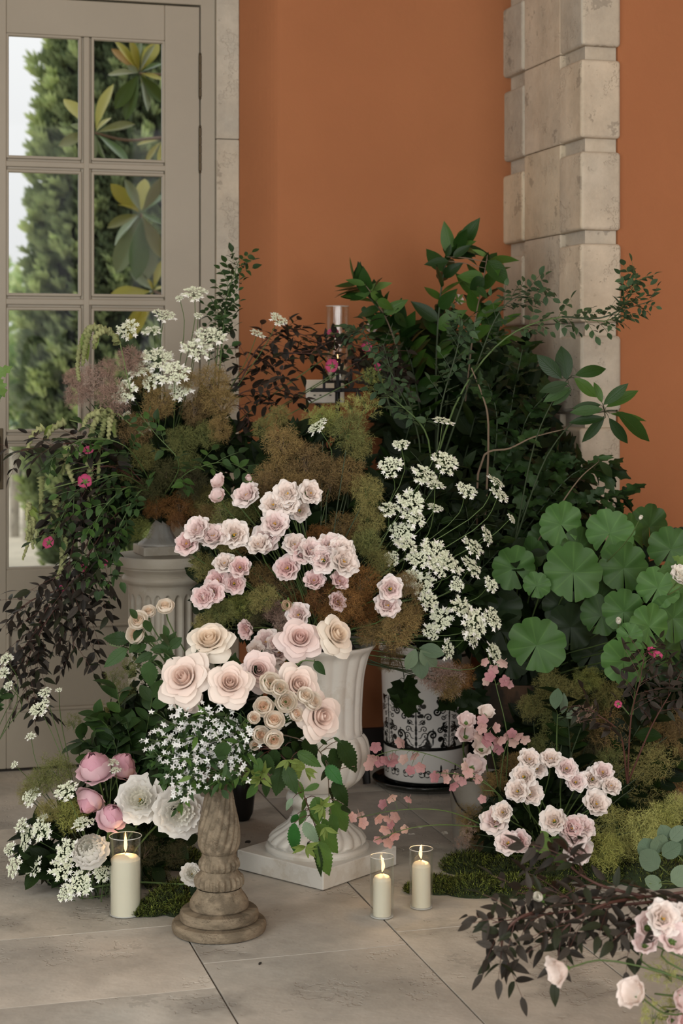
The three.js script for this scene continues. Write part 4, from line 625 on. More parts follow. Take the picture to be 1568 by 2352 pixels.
const plumeFrame = (() => { reseed(210); const gs = []; for (let i = 0; i < 12; i++) { const v = rdir(); v.y = Math.abs(v.y) * 0.8 - 0.1; gs.push(tube([V(0, -0.5, 0), V(v.x * 0.2, -0.1, v.z * 0.2), v.multiplyScalar(0.6)], 0.016, 0.006, 3, 4)); } return join(gs); })();
const pmat = (c) => std(c, { side: THREE.DoubleSide, roughness: 0.95 });
const PCOL = { brown: [pmat('#7e693f'), pmat('#74603c'), pmat('#887346')], olive: [pmat('#7b7844'), pmat('#6c703e'), pmat('#857f4a')], lime: [pmat('#95984f'), pmat('#848b48'), pmat('#a2a35e')], rust: [pmat('#7a5429'), pmat('#704c29'), pmat('#815c2f')], pink: [pmat('#a5897a'), pmat('#9a8072'), pmat('#ab9486')], dark: [pmat('#4e4e2a'), pmat('#444226')] };
function plume(label, group, q, r, col, socket, airy) {
  const p = q, sc = r * 1.0, b = socket.clone().addScaledVector(rdir(), 0.03), t = thing('smoke_bush_plume', label, 'flower plume', b, group), h = p.clone().sub(b);
  part(t, 'stem', tube([V(0, 0, 0), V(h.x * 0.4, h.y * 0.5, h.z * 0.4 - 0.02), h.clone().multiplyScalar(0.9)], 0.0022, 0.0016, 4, 6), mStemDark);
  const m = part(t, 'plume_hairs', pick(airy ? PLUMEAIRY : PLUME), pick(PCOL[col])); m.position.copy(h); m.rotation.set(rr(-0.6, 0.6), rr(0, 6.28), rr(-0.6, 0.6)); m.scale.set(sc * rr(0.9, 1.15), sc * rr(0.85, 1.1), sc * rr(0.9, 1.1));
  const f = part(t, 'plume_frame', plumeFrame, col === 'lime' || col === 'olive' ? mStem : mTwig); f.position.copy(h); f.rotation.copy(m.rotation); f.scale.copy(m.scale);
  return t;
}
// ---- white lace flower umbel
const LACE = [1, 2, 3].map((s) => {
  reseed(300 + s); const petals = [], rays = [], small = [], ps = gridGeo(2, 1, (u, v) => { const x = (u - 0.5) * 2; return [x * 0.4 * (0.3 + 0.7 * v), v * (1 - 0.15 * (1 - Math.abs(x))), 0.1 * Math.abs(x) * v]; });
  const pg = (() => gridGeo(4, 4, (u, v) => { const x = (u - 0.5) * 2, w = 0.36 * Math.pow(v, 0.55), nt = 1 - 0.30 * (1 - Math.abs(x)) * smooth(0.6, 1, v); return [x * w, v * nt, 0.05 * Math.abs(x) - 0.12 * v * v]; }))();
  for (let i = 0; i < 10; i++) {
    const a = i / 10 * 6.283 + rr(-0.15, 0.15), rad = i % 3 === 0 ? rr(0.42, 0.5) : rr(0.55, 0.68), c = V(Math.cos(a) * rad, 0.46 - rad * 0.32, Math.sin(a) * rad); rays.push(tube([V(0, 0, 0), c.clone().multiplyScalar(0.55).add(V(0, 0.05, 0)), c], 0.012, 0.008, 3, 4));
    for (let k = -1; k <= 1; k++) { const a2 = a + k * 0.5, o = new THREE.Object3D(); placeLeaf(o, c.clone().add(V(0, 0.02, 0)), V(Math.cos(a2), rr(-0.35, 0.12), Math.sin(a2)), V(0, 1, 0).addScaledVector(rdir(), 0.25), k ? rr(0.2, 0.28) : rr(0.28, 0.4)); o.updateMatrix(); petals.push(o.matrix.clone()); }
    for (let k = 0; k < 6; k++) { const o = c.clone().add(V(rr(-0.16, 0.16), rr(0.0, 0.06), rr(-0.16, 0.16))); for (let j = 0; j < 4; j++) { const q = ps.clone(), e = new THREE.Object3D(), aa = rr(0, 6.28); placeLeaf(e, o, V(Math.cos(aa), 0.35, Math.sin(aa)), V(0, 1, 0).addScaledVector(rdir(), 0.3), rr(0.09, 0.15)); e.updateMatrix(); q.applyMatrix4(e.matrix); small.push(q); } }
  }
  for (let k = 0; k < 30; k++) { const a = rr(0, 6.28), r = 0.45 * Math.sqrt(rnd()), o = V(Math.cos(a) * r, 0.5 - r * 0.3 + rr(-0.03, 0.03), Math.sin(a) * r); for (let j = 0; j < 4; j++) { const q = ps.clone(), e = new THREE.Object3D(), aa = rr(0, 6.28); placeLeaf(e, o, V(Math.cos(aa), 0.35, Math.sin(aa)), V(0, 1, 0), rr(0.08, 0.13)); e.updateMatrix(); q.applyMatrix4(e.matrix); small.push(q); } if (k % 2) rays.push(tube([V(0, 0, 0), o], 0.007, 0.005, 3, 2)); }
  return { pg, petals, rays: join(rays), small: join(small) };
});
const mLace = pm('#f3f2ec', { transmission: 0.15 }), mLaceIn = pm('#dde2c9', { transmission: 0.1 });
function lace(label, group, p, r, dir, socket, o = {}) {
  const b = socket.clone().addScaledVector(rdir(), 0.04), t = thing('white_lace_flower', label, 'flower', b, group), h = p.clone().sub(b), L = pick(LACE), hb = h.clone().addScaledVector(dir, -r * 0.4);
  const ctrl = hb.clone().addScaledVector(dir, -0.07).add(V(0, -0.02, 0)); part(t, 'stem', tube([V(0, 0, 0), V(ctrl.x * 0.5, ctrl.y * 0.55, ctrl.z * 0.5 - 0.02), ctrl, hb], 0.0016, 0.0011, 4, 10), mStem);
  const head = new THREE.Group(); head.name = 'flower_head'; head.position.copy(hb); head.quaternion.setFromUnitVectors(yAxis, dir); head.rotateY(rnd() * 6.28); head.scale.setScalar(r * 1.12); t.add(head);
  part(head, 'rays', L.rays, mStem); part(head, 'small_florets', L.small, mLaceIn);
  L.petals.forEach((m) => { const q = part(head, 'petal', L.pg, mLace); q.applyMatrix4(m); });
  return t;
}
// ---- larkspur spike: five-petalled florets with a spur
const larkPetal = gridGeo(3, 4, (u, v) => { const x = (u - 0.5) * 2, w = 0.44 * Math.pow(Math.sin(Math.PI * Math.min(1, 0.08 + 0.76 * v)), 0.8) * (1 - 0.45 * smooth(0.85, 1, v)); return [x * w, v, 0.12 * Math.abs(x) + 0.2 * v * v]; });
const spurGeo = tube([V(0, 0, 0), V(0, 0.1, -0.5), V(0, 0.35, -1)], 0.13, 0.03, 5, 6);
const LARK = [pm('#c79c9c'), pm('#cfaaa4'), pm('#bb878d'), pm('#d6b8ae')], mLarkEye = pm('#b98a5a');
function larkspur(o) {
  const pts = o.pts.map((q) => (q.isVector3 ? q.clone() : P(q, o.d))), b = pts[0].clone(), L = pts.map((p) => p.sub(b)), t = thing('larkspur_spike', o.label, 'flower', b, o.group), c = new THREE.CatmullRomCurve3(L, false, 'centripetal');
  part(t, 'stem', tube(L, 0.002, 0.0009, 5, 16), mStem);
  for (const [x, y] of o.florets) {
    const p = at(x, y, o.d + rr(-0.04, 0.03)).sub(b), near = c.getPoint(clamp(nearestT(c, p) - 0.02, 0, 1)), f = new THREE.Group(); f.name = 'floret'; const dir = V(rr(-0.6, 0.6), rr(-0.6, 0.5), rr(0.5, 1)).normalize();
    f.position.copy(p); f.quaternion.setFromUnitVectors(V(0, 0, 1), dir); f.rotateZ(rnd() * 6.28); const s = rr(11, 15) * o.d / FPX; f.scale.setScalar(s); t.add(f);
    const mt = pick(LARK); for (let k = 0; k < 5; k++) { const m = part(f, 'petal', larkPetal, mt); m.rotation.z = k / 5 * 6.283; } part(f, 'spur', spurGeo, mt);
    part(t, 'flower_stalk', tube([near, near.clone().lerp(p, 0.5).add(V(0, 0.008, 0)), p.clone().addScaledVector(dir, -s * 0.4)], 0.0008, 0.0007, 3, 4), mStem);
  }
  return t;
}
// ---- star-flowered sprays
const starPetal = gridGeo(2, 3, (u, v) => { const x = (u - 0.5) * 2, w = 0.25 * Math.sin(Math.PI * (0.12 + 0.86 * v)); return [x * w, v, 0.1 * Math.abs(x) + 0.08 * v]; });
const starGeo = (() => { const gs = []; for (let k = 0; k < 5; k++) { const g = starPetal.clone(); g.rotateZ(k / 5 * 6.283); gs.push(g); } return join(gs); })();
const mStar = pm('#dededb', { transmission: 0.12 });
// ---- amaranth tassel
function tassel(label, o) {
  const pts = o.pts.map((q) => P(q, o.d)), b = pts[0].clone(), t = thing('green_amaranth_tassel', label, 'flower', b, 'green amaranth tassels of the column arrangement'), L = pts.map((p) => p.sub(b));
  part(t, 'stem', tube(L.slice(0, Math.max(2, o.bare || 2)), 0.0018, 0.0018, 5, 8), mStemLime);
  for (const path of o.tails) {
    const Q = path.map((q) => P(q, o.d + rr(-0.03, 0.03)).sub(b)), len = Q.length, c = new THREE.CatmullRomCurve3(Q, false, 'centripetal'), n = Math.max(14, Math.round(c.getLength() / 0.0026)), r0 = (o.r || 8.5) * o.d / FPX;
    const gs = tube(Q, r0, r0 * 0.45, 9, n, (tt, a) => 0.95 + 0.42 * Math.sin(tt * n * 1.9 + a * 3.0) * Math.sin(a * 4 + tt * 37) + 0.22 * Math.sin(a * 2 + tt * n)); part(t, 'tassel', gs, pick(AMAR));
  }
  if (o.leaves) for (const q of o.leaves) { const lb = at(q[0], q[1], o.d).sub(b), e = at(q[2], q[3], o.d + rr(-0.03, 0.03)).sub(b), dir = e.sub(lb), l = dir.length(); placeLeaf(part(t, 'leaf', pick(LEAF.lance), pick(GREEN.lime)), lb, dir, VIEW, l); }
  return t;
}
const AMAR = [std('#878b5e', { roughness: 0.95 }), std('#949768', { roughness: 0.95 }), std('#767c4e', { roughness: 0.95 })];
// ---- the crowded inner leaves of an arrangement: too many to tell apart, shade put into their default green
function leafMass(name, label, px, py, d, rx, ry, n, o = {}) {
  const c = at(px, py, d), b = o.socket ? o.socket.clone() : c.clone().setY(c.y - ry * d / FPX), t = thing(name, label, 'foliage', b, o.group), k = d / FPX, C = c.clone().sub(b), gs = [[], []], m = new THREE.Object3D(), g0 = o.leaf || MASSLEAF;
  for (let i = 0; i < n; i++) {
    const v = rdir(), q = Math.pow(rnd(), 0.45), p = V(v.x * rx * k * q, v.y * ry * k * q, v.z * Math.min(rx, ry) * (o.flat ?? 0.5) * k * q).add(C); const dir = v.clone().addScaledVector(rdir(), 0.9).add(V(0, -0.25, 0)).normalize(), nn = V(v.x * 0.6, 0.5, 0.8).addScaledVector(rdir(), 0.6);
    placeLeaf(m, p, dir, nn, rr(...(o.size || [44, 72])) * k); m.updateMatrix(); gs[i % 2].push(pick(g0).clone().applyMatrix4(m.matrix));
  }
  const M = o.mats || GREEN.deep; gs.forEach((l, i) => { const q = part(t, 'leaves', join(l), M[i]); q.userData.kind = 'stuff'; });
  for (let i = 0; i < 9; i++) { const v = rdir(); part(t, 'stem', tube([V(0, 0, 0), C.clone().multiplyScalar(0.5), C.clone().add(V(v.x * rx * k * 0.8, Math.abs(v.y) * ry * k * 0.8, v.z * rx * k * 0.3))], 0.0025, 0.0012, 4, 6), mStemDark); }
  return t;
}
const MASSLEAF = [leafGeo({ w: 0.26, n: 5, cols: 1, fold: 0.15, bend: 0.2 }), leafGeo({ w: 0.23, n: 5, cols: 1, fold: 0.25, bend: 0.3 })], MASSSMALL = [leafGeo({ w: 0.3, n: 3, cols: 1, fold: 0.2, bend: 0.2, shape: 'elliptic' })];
// ------------------------------------------------------------------ the arrangements
const RAD = { rose: 0.060, spray: 0.034, lisi: 0.037, cup: 0.031, bud: 0.017, peonypink: 0.047, peonywhite: 0.069, peonyball: 0.050, wild: 0.0165 };
function blooms(name, kind, cat, group, base, items, d, socket, centre, o = {}) {
  const labels = ranked(items, base, o.vertical);
  items.forEach((q, i) => {
    const [x, y, r, k = kind, pal = o.pal] = q, dd = (q[5] ?? d) + rr(-0.03, 0.03), p = at(x, y, dd); let dir = V((x - centre[0]) / 260, (centre[1] - y) / 330 + 0.25, o.front ?? 0.8).addScaledVector(rdir(), 0.25); if (q[6]) dir = V(...q[6]); dir.normalize();
    flower(name, labels[i], cat, group, p, dir, pick(PROTO[k]), PET[pal], r * (k === 'lisi' ? 1.14 : k === 'wild' ? 1.25 : 1) * dd / FPX / RAD[k], socket, { layers: k === 'peonywhite' || k === 'peonypink' || k === 'peonyball' || k === 'spray' ? 5 : k === 'rose' ? 7 : 4, anthers: k === 'lisi' || k === 'peonywhite', ...o });
  });
}
function laces(base, items, d, socket, centre, o = {}) {
  const labels = ranked(items, base, o.vertical);
  items.forEach((q, i) => { const dd = (q[3] ?? d) + rr(-0.04, 0.04), p = at(q[0], q[1], dd), dir = V((q[0] - centre[0]) / 220, (centre[1] - q[1]) / 300 + 0.35, 0.75).addScaledVector(rdir(), 0.35).normalize(); lace(labels[i], o.group || 'white lace flowers', p, q[2] * dd / FPX, dir, socket, o); });
}
function plumes(base, items, d, col, socket, o = {}) {
  const labels = ranked(items, base, o.vertical);
  items.forEach((q, i) => { const dd = (q[3] ?? d) + rr(-0.05, 0.05); plume(labels[i], 'smoke bush plumes', at(q[0], q[1], dd), q[2] * dd / FPX, q[4] || col, socket, o.airy); });
}
reseed(900);
const SO = SOCKETS;
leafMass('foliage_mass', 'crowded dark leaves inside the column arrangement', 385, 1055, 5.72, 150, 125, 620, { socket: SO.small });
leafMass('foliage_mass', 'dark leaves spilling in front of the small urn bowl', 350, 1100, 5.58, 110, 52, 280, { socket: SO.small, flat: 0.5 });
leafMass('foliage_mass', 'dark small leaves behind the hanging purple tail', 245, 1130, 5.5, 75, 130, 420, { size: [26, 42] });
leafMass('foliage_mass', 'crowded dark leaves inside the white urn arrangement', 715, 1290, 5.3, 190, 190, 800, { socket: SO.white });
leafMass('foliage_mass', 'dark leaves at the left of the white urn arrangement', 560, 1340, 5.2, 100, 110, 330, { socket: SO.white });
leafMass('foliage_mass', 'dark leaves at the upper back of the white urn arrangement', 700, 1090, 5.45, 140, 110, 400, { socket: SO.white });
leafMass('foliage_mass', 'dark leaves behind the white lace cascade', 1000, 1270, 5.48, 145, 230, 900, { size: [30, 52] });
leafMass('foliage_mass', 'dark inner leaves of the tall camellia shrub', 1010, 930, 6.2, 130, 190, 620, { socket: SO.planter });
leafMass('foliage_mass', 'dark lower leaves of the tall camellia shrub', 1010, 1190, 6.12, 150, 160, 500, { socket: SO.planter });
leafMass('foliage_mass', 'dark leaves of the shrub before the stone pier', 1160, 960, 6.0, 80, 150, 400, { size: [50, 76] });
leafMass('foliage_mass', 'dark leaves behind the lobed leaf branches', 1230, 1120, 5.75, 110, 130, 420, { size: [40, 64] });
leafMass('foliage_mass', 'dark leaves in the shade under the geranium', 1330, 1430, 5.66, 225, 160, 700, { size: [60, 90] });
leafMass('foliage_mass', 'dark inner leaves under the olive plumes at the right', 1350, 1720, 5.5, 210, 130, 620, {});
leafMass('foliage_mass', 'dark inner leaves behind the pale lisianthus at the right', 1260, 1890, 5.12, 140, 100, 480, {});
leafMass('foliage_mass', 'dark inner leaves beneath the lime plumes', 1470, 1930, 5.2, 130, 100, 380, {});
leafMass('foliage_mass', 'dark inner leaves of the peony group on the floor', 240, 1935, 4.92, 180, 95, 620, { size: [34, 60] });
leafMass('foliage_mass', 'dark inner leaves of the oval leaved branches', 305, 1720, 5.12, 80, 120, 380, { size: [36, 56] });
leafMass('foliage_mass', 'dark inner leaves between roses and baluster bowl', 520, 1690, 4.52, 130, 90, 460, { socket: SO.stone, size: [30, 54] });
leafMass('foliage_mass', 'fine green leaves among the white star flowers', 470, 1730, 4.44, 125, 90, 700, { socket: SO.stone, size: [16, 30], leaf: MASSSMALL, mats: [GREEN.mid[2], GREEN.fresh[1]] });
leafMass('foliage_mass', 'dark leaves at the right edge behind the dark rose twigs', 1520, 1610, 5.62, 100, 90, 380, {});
const J = (x, y, d) => at(x, y, d);

// ---- 1. small urn on the fluted column -------------------------------------------------
reseed(1001);
plumes('pinkish smoke bush plume at the left shoulder of the column arrangement', [[215, 880, 58], [180, 905, 42], [262, 912, 50], [300, 828, 42], [250, 850, 34], [170, 868, 30]], 5.52, 'pink', SO.small);
plumes('upper brown smoke bush plume among white lace flowers over the column', [[365, 925, 52], [490, 880, 52], [505, 925, 50], [450, 940, 46], [330, 870, 36], [430, 870, 36]], 5.5, 'brown', SO.small);
plumes('olive smoke bush plume across the middle of the column arrangement', [[470, 1000, 50], [415, 1010, 48], [330, 1050, 46], [310, 985, 50, , 'brown'], [505, 985, 40, , 'brown'], [275, 1090, 42]], 5.46, 'olive', SO.small);
plumes('low smoke bush plume hanging over the small urn foot', [[345, 1130, 42, , 'dark'], [440, 1110, 52, , 'dark'], [470, 1150, 45, , 'olive'], [410, 1165, 48, 5.45, 'rust'], [405, 1198, 24, 5.46, 'rust'], [318, 1215, 36, 5.45, 'lime'], [380, 1085, 44, , 'dark'], [355, 1165, 34, 5.44, 'rust'], [480, 1185, 38, 5.48], [430, 1060, 40, , 'olive']], 5.45, 'brown', SO.small);
laces('white lace flower rising above the column arrangement', [[447, 672, 34], [378, 722, 30], [292, 755, 30], [348, 758, 26], [480, 772, 44], [450, 800, 36]], 5.55, SO.small, [390, 900]);
laces('white lace flower low in the cluster over the column', [[362, 820, 46], [398, 856, 42], [285, 900, 36], [325, 845, 34], [415, 892, 34], [345, 875, 28]], 5.5, SO.small, [390, 950]);
laces('small white lace flower on the orange wall', [[640, 733, 25], [592, 765, 20]], 5.65, SO.small, [480, 950]);
laces('tiny white lace flower bud above the column urn', [[412, 684, 13], [455, 724, 12], [330, 980, 20], [290, 955, 14]], 5.5, SO.small, [400, 950]);
// interior sprays, their shade put into the dark leaf green
const urnFill = [[[369, 1170], [330, 1080], [260, 980]], [[369, 1170], [400, 1050], [420, 930]], [[369, 1170], [470, 1080], [540, 1000]], [[369, 1170], [300, 1120], [210, 1080]], [[369, 1170], [440, 1140], [510, 1110]], [[369, 1160], [350, 1000], [330, 900]], [[369, 1170], [520, 1060], [590, 1050]], [[369, 1170], [430, 1010], [500, 900]]];
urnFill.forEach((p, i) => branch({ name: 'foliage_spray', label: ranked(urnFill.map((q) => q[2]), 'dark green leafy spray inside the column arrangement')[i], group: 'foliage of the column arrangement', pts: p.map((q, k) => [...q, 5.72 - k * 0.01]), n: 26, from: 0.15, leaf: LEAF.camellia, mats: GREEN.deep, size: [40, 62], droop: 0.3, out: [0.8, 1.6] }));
// fresh vine across the front
const vines = [
  ['green vine with serrated leaflets across the front of the column arrangement', [[380, 1150, 5.55], [440, 1080, 5.31], [520, 1062, 5.35], [590, 1090, 5.35]], 'fresh', 10, 5, [26, 36]],
  ['pale vine stem climbing to the right of the column arrangement', [[370, 1150, 5.5], [410, 1060, 5.35], [360, 1000, 5.35], [320, 950, 5.35]], 'fresh', 8, 3, [22, 32]],
  ['trailing green vine sweeping down left of the small urn', [[369, 1150, 5.55], [320, 1130, 5.35], [260, 1240, 5.33], [215, 1330, 5.33]], 'fresh', 12, 5, [20, 28]],
  ['trailing green vine outermost on the left of the column', [[369, 1150, 5.55], [270, 1090, 5.35], [180, 1130, 5.33], [120, 1230, 5.33]], 'fresh', 12, 5, [22, 31]],
  ['thin green vine hanging over the column capital', [[369, 1150, 5.55], [300, 1190, 5.37], [255, 1290, 5.33], [262, 1370, 5.33]], 'fresh', 7, 3, [22, 30]],
  ['green vine reaching left across the door panes', [[369, 1150, 5.55], [280, 1020, 5.31], [190, 1010, 5.35], [110, 1060, 5.33]], 'fresh', 12, 5, [22, 31]],
  ['short green vine in the middle of the hanging purple foliage', [[369, 1150, 5.55], [290, 1120, 5.35], [230, 1180, 5.31], [190, 1290, 5.31]], 'fresh', 12, 5, [22, 31]],
];
vines.forEach(([label, pts, k, n, c, size]) => branch({ name: 'vine', label, cat: 'vine', group: 'green vines of the column arrangement', pts, n, compound: c, leaf: LEAF.small, mats: [...GREEN.mid, GREEN.fresh[1]], size, stem: mStem, droop: 0.25, from: 0.2, r0: 0.002 }));
branch({ name: 'green_rose_branch', label: 'upright green branch of small oval leaflets before the door jamb', pts: [[500, 900, 5.6], [512, 760, 5.62], [522, 680, 5.62], [548, 600, 5.62]], n: 30, compound: 5, leaf: LEAF.small, mats: GREEN.mid, size: [17, 23], stem: mStem, from: 0.25, droop: 0.2, out: [0.6, 1.1] });
branch({ name: 'green_rose_branch', label: 'shorter green branch of small leaflets behind the white lace flowers', pts: [[480, 950, 5.66], [500, 800, 5.66], [500, 700, 5.66]], n: 14, compound: 5, leaf: LEAF.small, mats: GREEN.mid, size: [17, 22], stem: mStem, from: 0.3, droop: 0.2 });
// purple leaved rose branches, the left hanging mass
const purpleB = [
  ['dark purple leaved branch arching across the orange wall', [[500, 960, 5.75], [560, 850, 5.8], [680, 810, 5.85], [820, 800, 5.9], [900, 830, 5.9]], 24, 7],
  ['dark purple leaved branch tip rising on the orange wall', [[540, 900, 5.75], [600, 790, 5.8], [660, 760, 5.85], [740, 790, 5.85]], 16, 5],
  ['dark purple leaved twig drooping right of the column arrangement', [[500, 960, 5.7], [560, 900, 5.72], [610, 900, 5.72], [650, 880, 5.72]], 10, 7],
  ['small dark purple leaved twig over the wall socket', [[640, 810, 5.82], [740, 815, 5.82], [790, 830, 5.82], [815, 840, 5.82]], 6, 5],
  ['dark purple leaved branch end below the pink wild roses', [[700, 800, 5.92], [800, 790, 5.92], [880, 820, 5.92], [900, 860, 5.92]], 12, 5],
  ['dark purple twig low on the right of the column', [[500, 960, 5.7], [540, 930, 5.72], [570, 960, 5.72], [560, 1010, 5.72]], 8, 5],
  ['purple leaved branch reaching farthest left across the glass', [[340, 1120, 5.5], [240, 1030, 5.42], [140, 1020, 5.4], [30, 1040, 5.4]], 18, 5],
  ['purple leaved branch in the upper left hanging mass', [[340, 1120, 5.5], [240, 1070, 5.4], [170, 1120, 5.38], [130, 1200, 5.38]], 14, 7],
  ['purple leaved branch hanging before the bottom door pane', [[340, 1120, 5.5], [230, 1130, 5.4], [170, 1240, 5.36], [150, 1380, 5.36]], 18, 7],
  ['purple leaved branch hanging nearest the fluted column', [[340, 1130, 5.5], [250, 1200, 5.38], [215, 1320, 5.36], [200, 1460, 5.36]], 18, 7],
  ['purple leaved branch in the centre of the hanging tail', [[250, 1200, 5.42], [190, 1300, 5.36], [160, 1400, 5.36], [170, 1490, 5.36]], 16, 7],
  ['purple leaved branch at the left edge of the hanging tail', [[230, 1200, 5.42], [150, 1330, 5.36], [90, 1430, 5.36], [50, 1520, 5.36]], 16, 7],
  ['purple leaved branch at the very bottom of the hanging tail', [[170, 1330, 5.38], [100, 1440, 5.34], [60, 1530, 5.34], [62, 1610, 5.34]], 16, 7],
  ['short purple twig pointing left over the lower door panel', [[190, 1330, 5.4], [120, 1360, 5.36], [70, 1380, 5.36], [38, 1405, 5.36]], 8, 5],
];
purpleB.forEach(([label, pts, n, c]) => branch({ name: 'purple_rose_branch', label, group: 'purple leaved rose branches', pts, n, compound: c, leaf: LEAF.purple, mats: GREEN.purple, size: [27, 38], stem: mStemRed, droop: 0.35, from: 0.15, r0: 0.0026, out: [0.7, 1.3] }));
blooms('wild_rose', 'wild', 'flower', 'small pink wild roses', 'small magenta wild rose among the hanging purple leaves', [[202, 1030, 11], [195, 1103, 15], [108, 1243, 13], [190, 1308, 10], [142, 1352, 7], [240, 1293, 7]], 5.33, SO.small, [200, 1200], { pal: 'wild', spread: 0.02, cal: 0.4 });
blooms('wild_rose', 'wild', 'flower', 'small pink wild roses', 'small pink wild rose on the purple branch over the wall', [[764, 760, 12], [760, 840, 14], [842, 795, 11], [870, 842, 9]], 5.8, SO.small, [780, 840], { pal: 'wild', spread: 0.02, cal: 0.4 });
blooms('wild_rose', 'wild', 'flower', 'pale wild roses', 'pale pink wild rose high among the camellia leaves', [[853, 745, 14], [1058, 685, 12]], 5.95, SO.planter, [950, 800], { pal: 'lisi', spread: 0.03 });
const T = [
  ['green amaranth tassel arching highest on the left', { d: 5.45, pts: [[300, 900], [276, 790], [250, 760], [200, 755]], tails: [[[255, 762], [210, 752], [187, 790], [178, 845], [182, 875]], [[240, 757], [222, 770], [216, 800]], [[205, 757], [195, 800], [190, 840]], [[268, 790], [262, 770], [240, 757]]], leaves: [[225, 770, 218, 800], [192, 760, 200, 830]] }],
  ['green amaranth tassels drooping left of the pinkish plumes', { d: 5.4, pts: [[330, 1000], [270, 950], [240, 945]], tails: [[[250, 945], [225, 960], [205, 1000]], [[245, 945], [238, 980], [228, 1020], [226, 1100]], [[252, 945], [252, 975], [248, 1010]], [[240, 945], [215, 975], [212, 1010]], [[235, 945], [200, 960], [190, 985]], [[256, 950], [262, 980], [265, 1005]]], leaves: [[240, 950, 205, 975], [245, 950, 265, 1000]] }],
  ['long thin green amaranth tassel hanging before the glass', { d: 5.38, pts: [[240, 1020], [150, 1070], [94, 1100]], tails: [[[94, 1095], [95, 1130], [93, 1185]]] }],
  ['feathery green amaranth tassel hanging farthest left', { d: 5.36, pts: [[200, 1100], [95, 1128], [70, 1150]], r: 6, tails: [[[66, 1155], [70, 1200], [66, 1240], [52, 1285]], [[64, 1165], [60, 1195]], [[68, 1190], [82, 1215], [84, 1245]], [[68, 1180], [78, 1200], [76, 1225]], [[66, 1220], [60, 1240]], [[68, 1205], [74, 1240], [76, 1262]]], leaves: [[66, 1160, 90, 1178], [66, 1165, 88, 1198]] }],
  ['green amaranth tassel in the middle of the hanging foliage', { d: 5.37, pts: [[250, 1060], [160, 1080], [140, 1110]], tails: [[[128, 1140], [132, 1190], [150, 1240], [152, 1280]], [[126, 1180], [122, 1230]]], bare: 2 }],
  ['green amaranth tassel beneath the purple branch on the left', { d: 5.37, pts: [[250, 1010], [180, 1010], [150, 1040]], tails: [[[150, 1040], [158, 1080], [170, 1110]], [[146, 1045], [146, 1090]]] }],
  ['pale green amaranth sprig at the far left of the column arrangement', { d: 5.42, pts: [[260, 990], [160, 965], [90, 985]], tails: [[[100, 980], [75, 1000], [62, 1035]], [[150, 968], [120, 985], [105, 1010]]], leaves: [[120, 975, 95, 1000]] }],
  ['slim green amaranth tassel low beside the fluted column', { d: 5.38, pts: [[260, 1120], [200, 1150]], tails: [[[145, 1260], [142, 1300], [130, 1330]], [[205, 1060], [208, 1110], [204, 1150]]] }],
];
T.forEach(([l, o]) => tassel(l, o));

// ---- 2. large fluted urn: lisianthus and smoke bush ------------------------------------
reseed(2002);
plumes('brown smoke bush plume at the top of the white urn arrangement', [[640, 955, 36, 5.4, 'olive'], [605, 985, 34, 5.4, 'olive'], [648, 1018, 56], [700, 1060, 64], [632, 1085, 54], [800, 985, 56, , 'olive'], [742, 962, 42, , 'lime'], [822, 1020, 44, , 'olive'], [752, 1100, 60]], 5.18, 'brown', SO.white);
plumes('brown smoke bush plume in the second tier over the white urn', [[800, 1090, 55], [602, 1118, 46], [682, 1118, 50], [848, 1190, 50, , 'olive'], [842, 1130, 46, , 'olive'], [532, 1190, 54, , 'olive'], [565, 1165, 46, , 'olive'], [792, 1212, 50], [732, 1235, 46, , 'rust']], 5.12, 'brown', SO.white);
plumes('smoke bush plume between the lisianthus in the middle tier', [[842, 1245, 46, , 'olive'], [470, 1305, 42, , 'olive'], [600, 1325, 46, , 'brown'], [642, 1345, 50], [872, 1290, 42, , 'olive'], [560, 1245, 46], [690, 1390, 44, , 'rust'], [520, 1240, 40, , 'olive']], 5.06, 'brown', SO.white);
plumes('rusty smoke bush plume right of the big blush roses', [[830, 1338, 52], [792, 1378, 54], [832, 1405, 58], [762, 1412, 44], [740, 1372, 46], [935, 1345, 42, , 'brown'], [915, 1440, 58, , 'brown'], [942, 1408, 38, , 'brown'], [852, 1458, 40, , 'brown']], 5.0, 'rust', SO.white);
plumes('smoke bush plume low over the left of the white urn', [[555, 1395, 46, , 'lime'], [505, 1410, 44], [602, 1375, 44], [472, 1440, 38], [655, 1432, 40, , 'pink'], [628, 1402, 40, , 'pink'], [580, 1420, 40, , 'dark']], 5.0, 'olive', SO.white);
plumes('smoke bush plume drooping over the damask planter', [[1030, 1560, 52, 5.28, 'pink'], [1000, 1550, 48, 5.28, 'pink'], [1055, 1552, 42, 5.28, 'rust'], [1028, 1575, 40, 5.24], [895, 1512, 42, 5.2], [905, 1480, 38, 5.2]], 5.2, 'brown', SO.white);
plumes('airy pale green smoke bush plume against the orange wall', [[760, 955, 40], [805, 930, 40], [850, 868, 34], [845, 930, 44], [712, 965, 34]], 5.5, 'lime', SO.white, { airy: true });
blooms('lisianthus', 'lisi', 'flower', 'pale pink lisianthus', 'blush lisianthus in the topmost cluster of the white urn', [[628, 1160, 25], [660, 1135, 26], [711, 1133, 24], [662, 1160, 24], [688, 1172, 22]], 4.98, SO.white, [660, 1200], { pal: 'lisiwhite' });
blooms('lisianthus', 'cup', 'flower', 'pale pink lisianthus', 'blush lisianthus bud cup left of the topmost white urn cluster', [[505, 1110, 20], [503, 1143, 21], [568, 1140, 28, 'lisi', 'lisi'], [573, 1100, 9, 'bud']], 5.02, SO.white, [620, 1230], { pal: 'lisi' });
